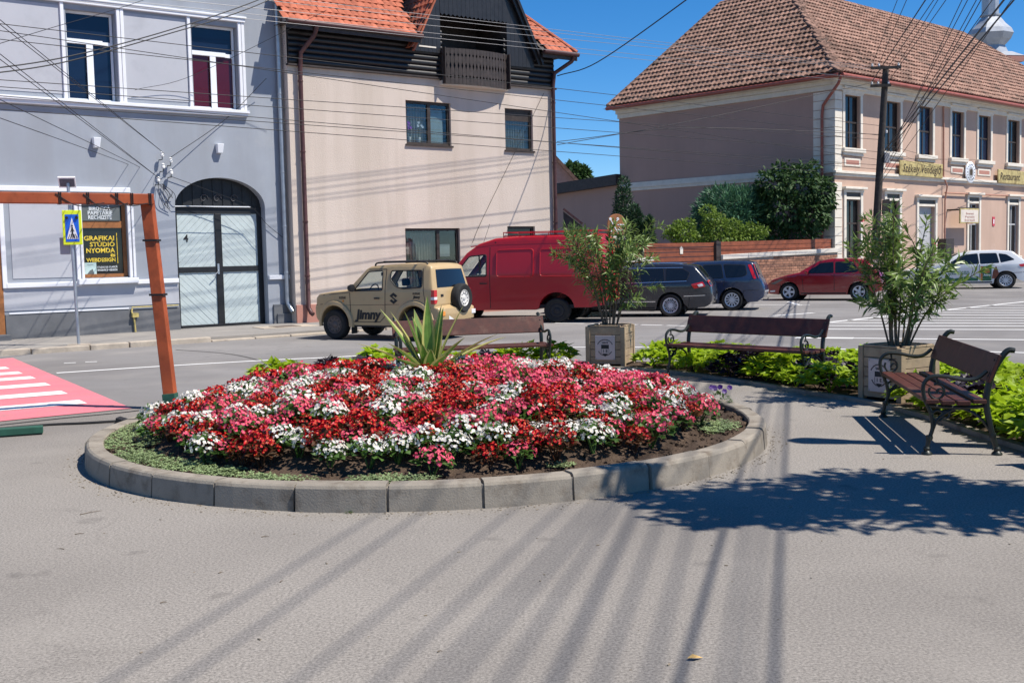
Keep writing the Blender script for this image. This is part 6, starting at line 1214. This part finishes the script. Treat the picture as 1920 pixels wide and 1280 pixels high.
text_obj('Jimny', .3, m_dec, 'door_lettering', J.root, T((1.62, y, .58)), .001, .014, .18, width=.76); text_obj('SUZUKI', .07, m_dec, 'badge', J.root, T((.9, -(J.hw(.9, .97)+.006), .97)), .001, .002, .2, width=.2); text_obj('SUZUKI', .06, m_dec, 'badge', J.root, T((2.98, -(J.hw(2.98, 1.06)+.006), 1.06)), .001, .002, .2, width=.2); text_obj('Jimny', .08, m_dec, 'badge', J.root, T((2.99, -(J.hw(2.99, .99)+.006), .985)), .001, .003, .2, width=.2)
mb = MB(); sx, sz = 2.36, .96; y = -(J.hw(sx, sz)+.006); S1 = [(0, .11), (.09, .045), (-.0, -.005), (.04, -.03), (.1, -.02), (0, -.11), (-.09, -.045), (0, .005), (-.04, .03), (-.1, .02)]
for pl_ in ([(0, .13), (.11, .055), (.055, .02), (0, .06), (-.03, .04), (.11, -.055), (0, -.13), (-.11, -.055), (-.055, -.02), (0, -.06), (.03, -.04), (-.11, .055)],): mb.prism([(sx+a, sz+b) for a, b in pl_], y, y+.002)
mb.build('emblem', m_dec, J.root); circ_part(J.root, 'side_repeater', m_orange, .92, -(J.hw(.92, .9)+.012), .9, .025, -(J.hw(.92, .9)-.02))
for y_ in (-.36, .36):
    for x0, zt_ in ((1.75, 1.2), (2.55, 1.15)): mb = MB(); mb.box(x0, x0+.45, y_-.24, y_+.24, .55, .72); mb.add([(x0+.4, y_-.23, .6), (x0+.55, y_-.23, .6), (x0+.72, y_-.2, zt_), (x0+.6, y_-.2, zt_), (x0+.4, y_+.23, .6), (x0+.55, y_+.23, .6), (x0+.72, y_+.2, zt_), (x0+.6, y_+.2, zt_)], [(0, 1, 2, 3), (7, 6, 5, 4), (0, 4, 5, 1), (1, 5, 6, 2), (2, 6, 7, 3), (3, 7, 4, 0)]); mb.box(x0+.62, x0+.72, y_-.11, y_+.11, zt_+.03, zt_+.2); mb.build('seat', m_inter, J.root, bev=.03)
mb = MB(); mb.box(1.0, 1.35, -.68, .68, .75, 1.12); mb.build('dashboard', m_inter, J.root, bev=.04); mb = MB(); mb.tube([(1.5+.05*math.sin(a), -.36+.18*math.cos(a), 1.1+.17*math.sin(a)) for a in [k*.3927 for k in range(17)]], .014, 6); mb.build('steering_wheel', m_inter, J.root)
boxpart(J.root, 'rear_view_mirror', m_inter, 1.55, 1.58, -.12, .12, 1.46, 1.54); boxpart(J.root, 'floor_pan', m_inter, .3, 3.4, -.68, .68, .38, .46)
J.line([(3.12, 1.62), (3.22, .78)], .014); J.line([(.28, .82), (.02, .8)], .014); J.line([(3.36, .75), (3.14, .74)], .014); J.line([(1.12, 1.1), (.3, 1.03)], .012)
boxpart(J.root, 'mud_flap', m_rubber, 1.14, 1.16, -.78, -.58, .14, .4); boxpart(J.root, 'mud_flap', m_rubber, 3.38, 3.4, -.78, -.58, .18, .45); boxpart(J.root, 'rear_wiper', m_rubber, 3.43, 3.45, -.3, .1, 1.2, 1.225)
boxpart(J.root, 'side_step', m_rubber, 1.2, 2.4, -.74, -.66, .3, .35, bev=.01)
# --- red van
ARCH = ((.95, .38, .46), (3.75, .38, .46)); ol = [(.05, .4), (0, .5), (0, .82), (.08, .95), (.5, 1.12), (.86, 1.22), (1.42, 1.93), (1.72, 2.16), (2.15, 2.3), (3.0, 2.345), (4.78, 2.33), (4.9, 2.25), (4.96, 1.2), (4.97, .62), (4.95, .48), (4.6, .42)]+arch(3.75, .38, .46, 5, 175)+[(3.2, .36), (1.45, .36)]+arch(.95, .38, .46, 5, 175); ol.reverse()
wv = rp([(1.04, 1.3), (1.47, 1.86), (1.92, 1.9), (1.93, 1.3)], .06); m_rpv = paint('red van paint', (.40, .008, .016), .38, .25, (1.4, (.31, .008, .015), .6))
V = Car('red_panel_van', 'red panel van with a roof rack parked behind the off-roader', 'van', ol, 1.94, 1.35, 2.33, .14, m_rpv, [wv], ((3.75, -.84), G(1046, 605)), (-.955, .295), 4.97, (.16, .9, .05, .3), .04, openings=((.85, 1.43, 1.21, 1.94),), kx=1.02)
V.patch('front_side_window', wv, m_cclear, -.012)
for sd_ in (-1, 1): mb = MB(); P_ = [Vector((x, sd_*(V.hw(x, z)+.002), z)) for x, z in wv]; mb.tube(P_+[P_[0]], .018, 5, False); mb.box(1.73, 1.76, min(sd_*V.hw(1.7, 1.6)-.012, sd_*V.hw(1.7, 1.6)+.012), max(sd_*V.hw(1.7, 1.6)-.012, sd_*V.hw(1.7, 1.6)+.012), 1.3, 1.88); mb.build('window_seal', m_rubber, V.root)
V.end('windscreen', (.9, 1.27), (1.4, 1.9), -.85, .85, m_cclear, .004)
for a, b in ((2.2, 3.16), (3.34, 4.55)):
    for pp in (rp([(a, 1.28), (b, 1.27), (b, 2.03), (a, 2.02)], .09),):
        V.patch('body_panel', pp, m_rpv, .018, (-1, 1), thick=.03)
        mb = MB(); P_ = [Vector((x, -(V.hw(x, z)+.016), z)) for x, z in pp]; mb.tube(P_+[P_[0]], .016, 6, False); mb.build('panel_bead', m_rpv, V.root, smooth=True)
V.line([(1.02, 1.24), (1.1, .5)]); V.line([(2.02, 2.1), (2.02, .42)]); V.line([(2.02, 1.14), (4.9, 1.12)], .02, .004, m_rpv, 'body_crease'); V.line([(2.05, .62), (3.2, .62)], .012, .003, m_rpv, 'body_crease'); V.line([(1.5, 2.13), (2.2, 2.2), (4.8, 2.22)], .03, .008, m_rpv, 'roof_gutter')
V.handle(1.85, 1.1, m_rubber, .2); V.mirror(1.12, 1.42, m_rubber); V.wheel(.95, .34, .22, 'steel', m_rimS, .83); V.wheel(3.75, .34, .22, 'steel', m_inter, .83)
for sd_ in (-1, 1): mb = MB(); y0, y1 = sd_*.86, sd_*.93; mb.box(4.95, 5.0, min(y0, y1), max(y0, y1), .85, 1.35); mb.build('tail_light', m_tail, V.root, bev=.01)
mb = MB(); mb.box(4.93, 5.06, -.9, .9, .45, .58); mb.build('rear_bumper', m_rubber, V.root, bev=.02); mb = MB(); mb.box(-.06, .06, -.85, .85, .42, .6); mb.build('front_bumper', m_rubber, V.root, bev=.03)
boxpart(V.root, 'floor_pan', m_inter, .4, 4.8, -.85, .85, .4, .5); mb = MB(); mb.box(1.55, 2.0, -.8, .8, .7, 1.05); mb.box(1.95, 2.08, -.8, .8, .8, 1.7); mb.build('seat', m_inter, V.root, bev=.04); boxpart(V.root, 'bulkhead', m_inter, 2.15, 2.18, -.85, .85, .5, 2.25)
rk = empty('roof_rack', (0, 0, 0)); rk.parent = V.root; mb = MB()
for zz in (2.40, 2.50):
    for y_ in (-.74, .74): mb.tube([(2.35, y_, zz), (4.8, y_, zz)], .014, 6)
    for x_ in (2.35, 4.8): mb.tube([(x_, -.74, zz), (x_, .74, zz)], .014, 6)
mb.build('rail', m_rpv, rk); mb = MB()
for k in range(7):
    x_ = 2.35+2.45*k/6
    for y_ in (-.74, .74): mb.tube([(x_, y_, 2.3), (x_, y_, 2.50)], .012, 6)
    mb.tube([(x_, -.74, 2.39), (x_, .74, 2.39)], .012, 6)
mb.build('crossbar', m_rpv, rk)
mb = MB(); mb.tube([(1.75, -.6, 2.18), (1.95, -.62, 2.75)], .005, 5); mb.build('aerial', m_rubber, V.root)
# --- generic estates and hatchbacks
def roadcar(name, label, ol, W, H, zb, tumble, mat, near, heading, L, ax, r, style, rim, wins, gm=None, taper=(.2, 1.0, .12, .7), lines=(), handles=(), tb=None, rear=None, wind=None, lowtrim=True, kx=.93, kk=.93):
    global ARCH
    ARCH = tuple((a, r, r+.065) for a in ax); ol = list(reversed(ol)); C_ = Car(name, label, 'car', ol, W, zb, H, tumble, mat, (), near, heading, L, taper, .04, kx=kx, kk=kk)
    for w_ in wins:
        pw = rp(w_, .05); cx = sum(p[0] for p in w_)/len(w_); cz = sum(p[1] for p in w_)/len(w_); big = [(cx+(x-cx)*1.05, cz+(z-cz)*1.09) for x, z in pw]; C_.patch('window_seal', big, m_rubber, .002); C_.patch('side_window', pw, m_cglass, .006)
    for l_ in lines: C_.line(l_, .016)
    C_.line([(L-.62, .3), (L-.58, .62), (L-.1, .64)]); C_.line([(.52, .3), (.5, .58), (.1, .6)]); C_.line([(ax[0]+r+.12, .26), (ax[1]-r-.12, .26)], .05, .004, m_rubber, 'sill_trim'); boxpart(C_.root, 'number_plate', m_plate, L+.055, L+.065, -.26, .26, .62, .73)
    for hx, hz in handles: C_.handle(hx, hz, mat)
    for a in ax:
        C_.wheel(a, r, .2, style, rim, W/2-.105, frac=.68)
        for sd_ in (-1, 1): mb = MB(); mb.lathe([(0, 0), (r+.05, 0)], 20, T((a, sd_*(W/2-.25), r)), 'y'); mb.build('wheel_housing', m_inter, C_.root)
    if wind: C_.end('windscreen', *wind, -.88, .88, m_cglass, .004)
    if rear: C_.end('rear_window', *rear, -.84, .84, m_cglass, .004)
    boxpart(C_.root, 'floor_pan', m_inter, .5, L-.5, -W/2+.2, W/2-.2, .2, .3); return C_
def base(L, ax, r, ra=None): 
    ra = ra or r+.06; return arch(ax[1], r, ra, 8, 172)+[(ax[1]-ra-.03, .21), (ax[0]+ra+.03, .21)]+arch(ax[0], r, ra, 8, 172)
# dark grey estate
ax = (.92, 3.63); r = .33; m_gr = paint('dark grey paint', (.017, .019, .027), .22, .8)
ol = [(.08, .26), (0, .4), (.0, .62), (.12, .74), (.6, .88), (1.35, .97), (2.05, 1.36), (2.45, 1.45), (3.1, 1.475), (3.9, 1.46), (4.28, 1.41), (4.62, 1.02), (4.72, .9), (4.77, .62), (4.75, .36), (4.6, .27), (4.15, .25)]+base(4.77, ax, r)+[(.4, .24)]
C1 = roadcar('estate_car', 'dark grey estate car with chrome trim beside the first oleander', ol, 1.82, 1.47, .93, .2, m_gr, ((3.63, -.80), G(1258, 594)), (-.96, .28), 4.77, ax, r, 'ten', m_rimA, [[(1.72, .98), (2.2, 1.34), (2.68, 1.39), (2.72, .99)], [(2.78, .99), (2.76, 1.39), (3.42, 1.39), (3.46, 1.01)], [(3.52, 1.01), (3.5, 1.39), (3.98, 1.37), (4.18, 1.26), (4.1, 1.06)]], lines=([(2.75, .95), (2.75, .35)], [(3.48, .97), (3.46, .7)], [(1.5, .95), (1.5, .4)]), handles=((2.5, .86), (3.3, .87)), rear=((4.585, 1.08), (4.32, 1.37)), wind=((1.4, 1.0), (2.02, 1.34)))
C1.patch('chrome_strip', [(1.6, .955), (4.1, 1.015), (4.1, 1.035), (1.6, .975)], m_chrome, .007); C1.patch('chrome_strip', [(2.2, 1.40), (3.98, 1.40), (3.98, 1.42), (2.2, 1.42)], m_chrome, .007); C1.patch('chrome_strip', [(1.4, .42), (3.2, .43), (3.2, .455), (1.4, .445)], m_chrome, .007); C1.patch('chrome_strip', [(4.02, .58), (4.62, .6), (4.62, .62), (4.02, .605)], m_chrome, .007)
C1.patch('tail_light', rp([(4.22, .93), (4.56, 1.0), (4.64, .86), (4.32, .8)], .04), m_tail, .01); C1.end('tail_light', (4.73, .84), (4.635, 1.0), -1.0, -.62, m_tail, .008); C1.end('tail_light', (4.73, .84), (4.635, 1.0), .62, 1.0, m_tail, .008); C1.patch('reverse_light', rp([(4.4, .92), (4.54, .95), (4.58, .88), (4.45, .85)], .02), m_tailw, .014)
for sd_ in (-1, 1): mb = MB(); mb.tube(cat([(2.4, sd_*.62, 1.47), (2.6, sd_*.62, 1.525), (3.7, sd_*.62, 1.53), (4.05, sd_*.62, 1.46)], 4), .018, 8); mb.build('roof_rail', m_chrome, C1.root, smooth=True)
C1.mirror(1.78, 1.0, m_gr); boxpart(C1.root, 'mud_flap', m_rubber, 4.04, 4.06, -.88, -.7, .12, .36)
# blue estate
ax = (.88, 3.52); m_bl = paint('dark blue paint', (.018, .032, .075), .25, .7)
ol = [(.08, .26), (0, .42), (.02, .66), (.5, .85), (1.15, .98), (1.9, 1.38), (2.4, 1.47), (3.3, 1.5), (3.95, 1.48), (4.12, 1.44), (4.3, 1.0), (4.38, .88), (4.46, .66), (4.45, .38), (4.3, .27), (4.0, .25)]+base(4.46, ax, r)+[(.4, .24)]
C2 = roadcar('estate_car', 'dark blue estate car with tall rear lamps in front of the brick wall', ol, 1.8, 1.5, .95, .18, m_bl, ((3.52, -.79), G(1373, 582)), (-.955, .295), 4.46, ax, r, 'multi', m_rimA, [[(1.6, 1.0), (2.1, 1.37), (2.55, 1.42), (2.58, 1.01)], [(2.64, 1.01), (2.62, 1.42), (3.18, 1.43), (3.26, 1.02)], [(3.36, 1.03), (3.26, 1.43), (3.92, 1.4), (3.98, 1.12), (3.84, 1.06)]], lines=([(2.61, .98), (2.61, .35)], [(3.3, 1.0), (3.26, .75)]), handles=((2.4, .9), (3.08, .91)), rear=((4.275, 1.08), (4.14, 1.4)), wind=((1.2, 1.01), (1.87, 1.36)))
C2.patch('tail_light', rp([(4.0, 1.42), (4.1, 1.42), (4.27, .98), (4.18, .98)], .03), m_tail, .01); C2.end('tail_light', (4.29, .98), (4.12, 1.42), -1.0, -.86, m_tail, .008); C2.end('tail_light', (4.29, .98), (4.12, 1.42), .86, 1.0, m_tail, .008); C2.mirror(1.66, 1.02, m_bl); mb = MB(); mb.tube([(4.4, 0, .3), (4.55, 0, .3), (4.56, 0, .36)], .02, 6); mb.build('tow_hook', m_rubber, C2.root); C2.end('bumper_strip', (4.455, .56), (4.46, .62), -.95, .95, m_gbox, .01)
# red hatchback
ax = (.82, 3.3); r = .315; m_rd = paint('wine red paint', (.27, .008, .014), .2, .9)
ol = [(.08, .24), (0, .38), (.03, .58), (.2, .72), (.75, .88), (1.2, .97), (1.85, 1.36), (2.3, 1.44), (3.0, 1.45), (3.55, 1.38), (3.85, 1.02), (3.95, .85), (4.0, .6), (3.98, .34), (3.8, .25)]+base(4.0, ax, r)+[(.42, .22)]
C3 = roadcar('hatchback_car', 'wine red hatchback with silver five-spoke wheels behind the second oleander', ol, 1.73, 1.45, .94, .2, m_rd, ((.82, -.76), G(1480, 563.5)), (-.88, .47), 4.0, ax, r, 'five', m_rimA, [[(1.42, .99), (1.95, 1.33), (2.38, 1.37), (2.42, 1.0)], [(2.5, 1.0), (2.47, 1.37), (3.05, 1.37), (3.3, 1.08), (3.2, 1.02)]], lines=([(2.45, .97), (2.45, .35)], [(1.3, .95), (1.35, .35)]), handles=((2.22, .88), (3.05, .9)), rear=((3.82, 1.06), (3.58, 1.34)), wind=((1.25, 1.0), (1.82, 1.34)))
C3.patch('head_lamp', rp([(.12, .62), (.5, .78), (.62, .76), (.3, .6)], .03), M('headlamp dark', (.1, .1, .11), .1, .1, coat=.8), .008); C3.end('grille', (.02, .5), (.14, .66), -.5, .5, m_rubber, .008); C3.patch('fog_lamp', rp([(.1, .36), (.3, .38), (.3, .32), (.1, .3)], .02), m_tailw, .006); C3.mirror(1.5, 1.02, m_rd)
# white hatchback with advertising
ax = (.88, 3.53); r = .325; m_wh = paint('white paint', (.68, .69, .7), .25, .8)
ol = [(.08, .24), (0, .4), (.03, .62), (.2, .74), (.85, .9), (1.3, .97), (2.0, 1.37), (2.45, 1.46), (3.2, 1.47), (3.75, 1.42), (4.1, 1.1), (4.25, .95), (4.34, .72), (4.33, .38), (4.15, .26)]+base(4.34, ax, r)+[(.42, .22)]
C4 = roadcar('hatchback_car', 'white hatchback with green and orange advertising on its doors at right', ol, 1.79, 1.47, .95, .2, m_wh, ((3.53, -.79), G(1885, 541)), (-.97, .25), 4.34, ax, r, 'multi', m_rimA, [[(1.55, .99), (2.1, 1.34), (2.58, 1.39), (2.62, 1.0)], [(2.68, 1.0), (2.66, 1.39), (3.22, 1.39), (3.3, 1.03)], [(3.36, 1.04), (3.3, 1.38), (3.55, 1.34), (3.82, 1.14)]], lines=([(2.65, .97), (2.65, .35)], [(1.45, .95), (1.5, .35)]), handles=((2.42, .88), (3.28, .9)), rear=((4.06, 1.13), (3.78, 1.38)), wind=((1.35, 1.0), (1.97, 1.35)), kx=1.1, kk=1.0)
C4.patch('tail_light', rp([(3.95, .95), (4.2, .98), (4.26, .88), (4.02, .84)], .03), m_tail, .01); C4.mirror(1.62, 1.02, m_wh); m_adg = M('ad green', (.03, .13, .06), .5, .3, 8); m_ado = M('ad orange', (.5, .16, .05), .5, .3, 8); m_adb = M('ad brown', (.2, .06, .03), .5, .3, 8)
C4.patch('door_print', [(2.75, .32), (3.05, .32), (3.05, .9), (2.75, .9)], m_adg, .008, (-1,)); C4.patch('door_print', [(2.68, .32), (2.75, .32), (2.75, .9), (2.68, .9)], m_ado, .007, (-1,)); C4.patch('door_print', [(3.06, .4), (3.18, .4), (3.3, .6), (3.2, .9), (3.1, .7)], m_adb, .007, (-1,)); C4.patch('door_print', [(1.45, .32), (2.6, .32), (2.6, .42), (2.2, .5), (1.8, .42), (1.5, .52)], m_adg, .007, (-1,)); C4.patch('door_print', rp([(2.8, .62), (3.0, .64), (2.96, .8), (2.84, .8)], .03), m_ado, .011, (-1,))
for i, (s_, z) in enumerate((('VISITA CLUJUL', .68), ('MURES ROMANIA', .6))): text_obj(s_, .09, m_adg, 'door_lettering', C4.root, T((1.95, -(C4.hw(1.95, z)+.008), z)), .001, .002, width=.72)
text_obj('Aroma', .12, m_whiteF, 'door_lettering', C4.root, T((2.9, -(C4.hw(2.9, .55)+.011), .55)), .001, .003, .2, width=.24)
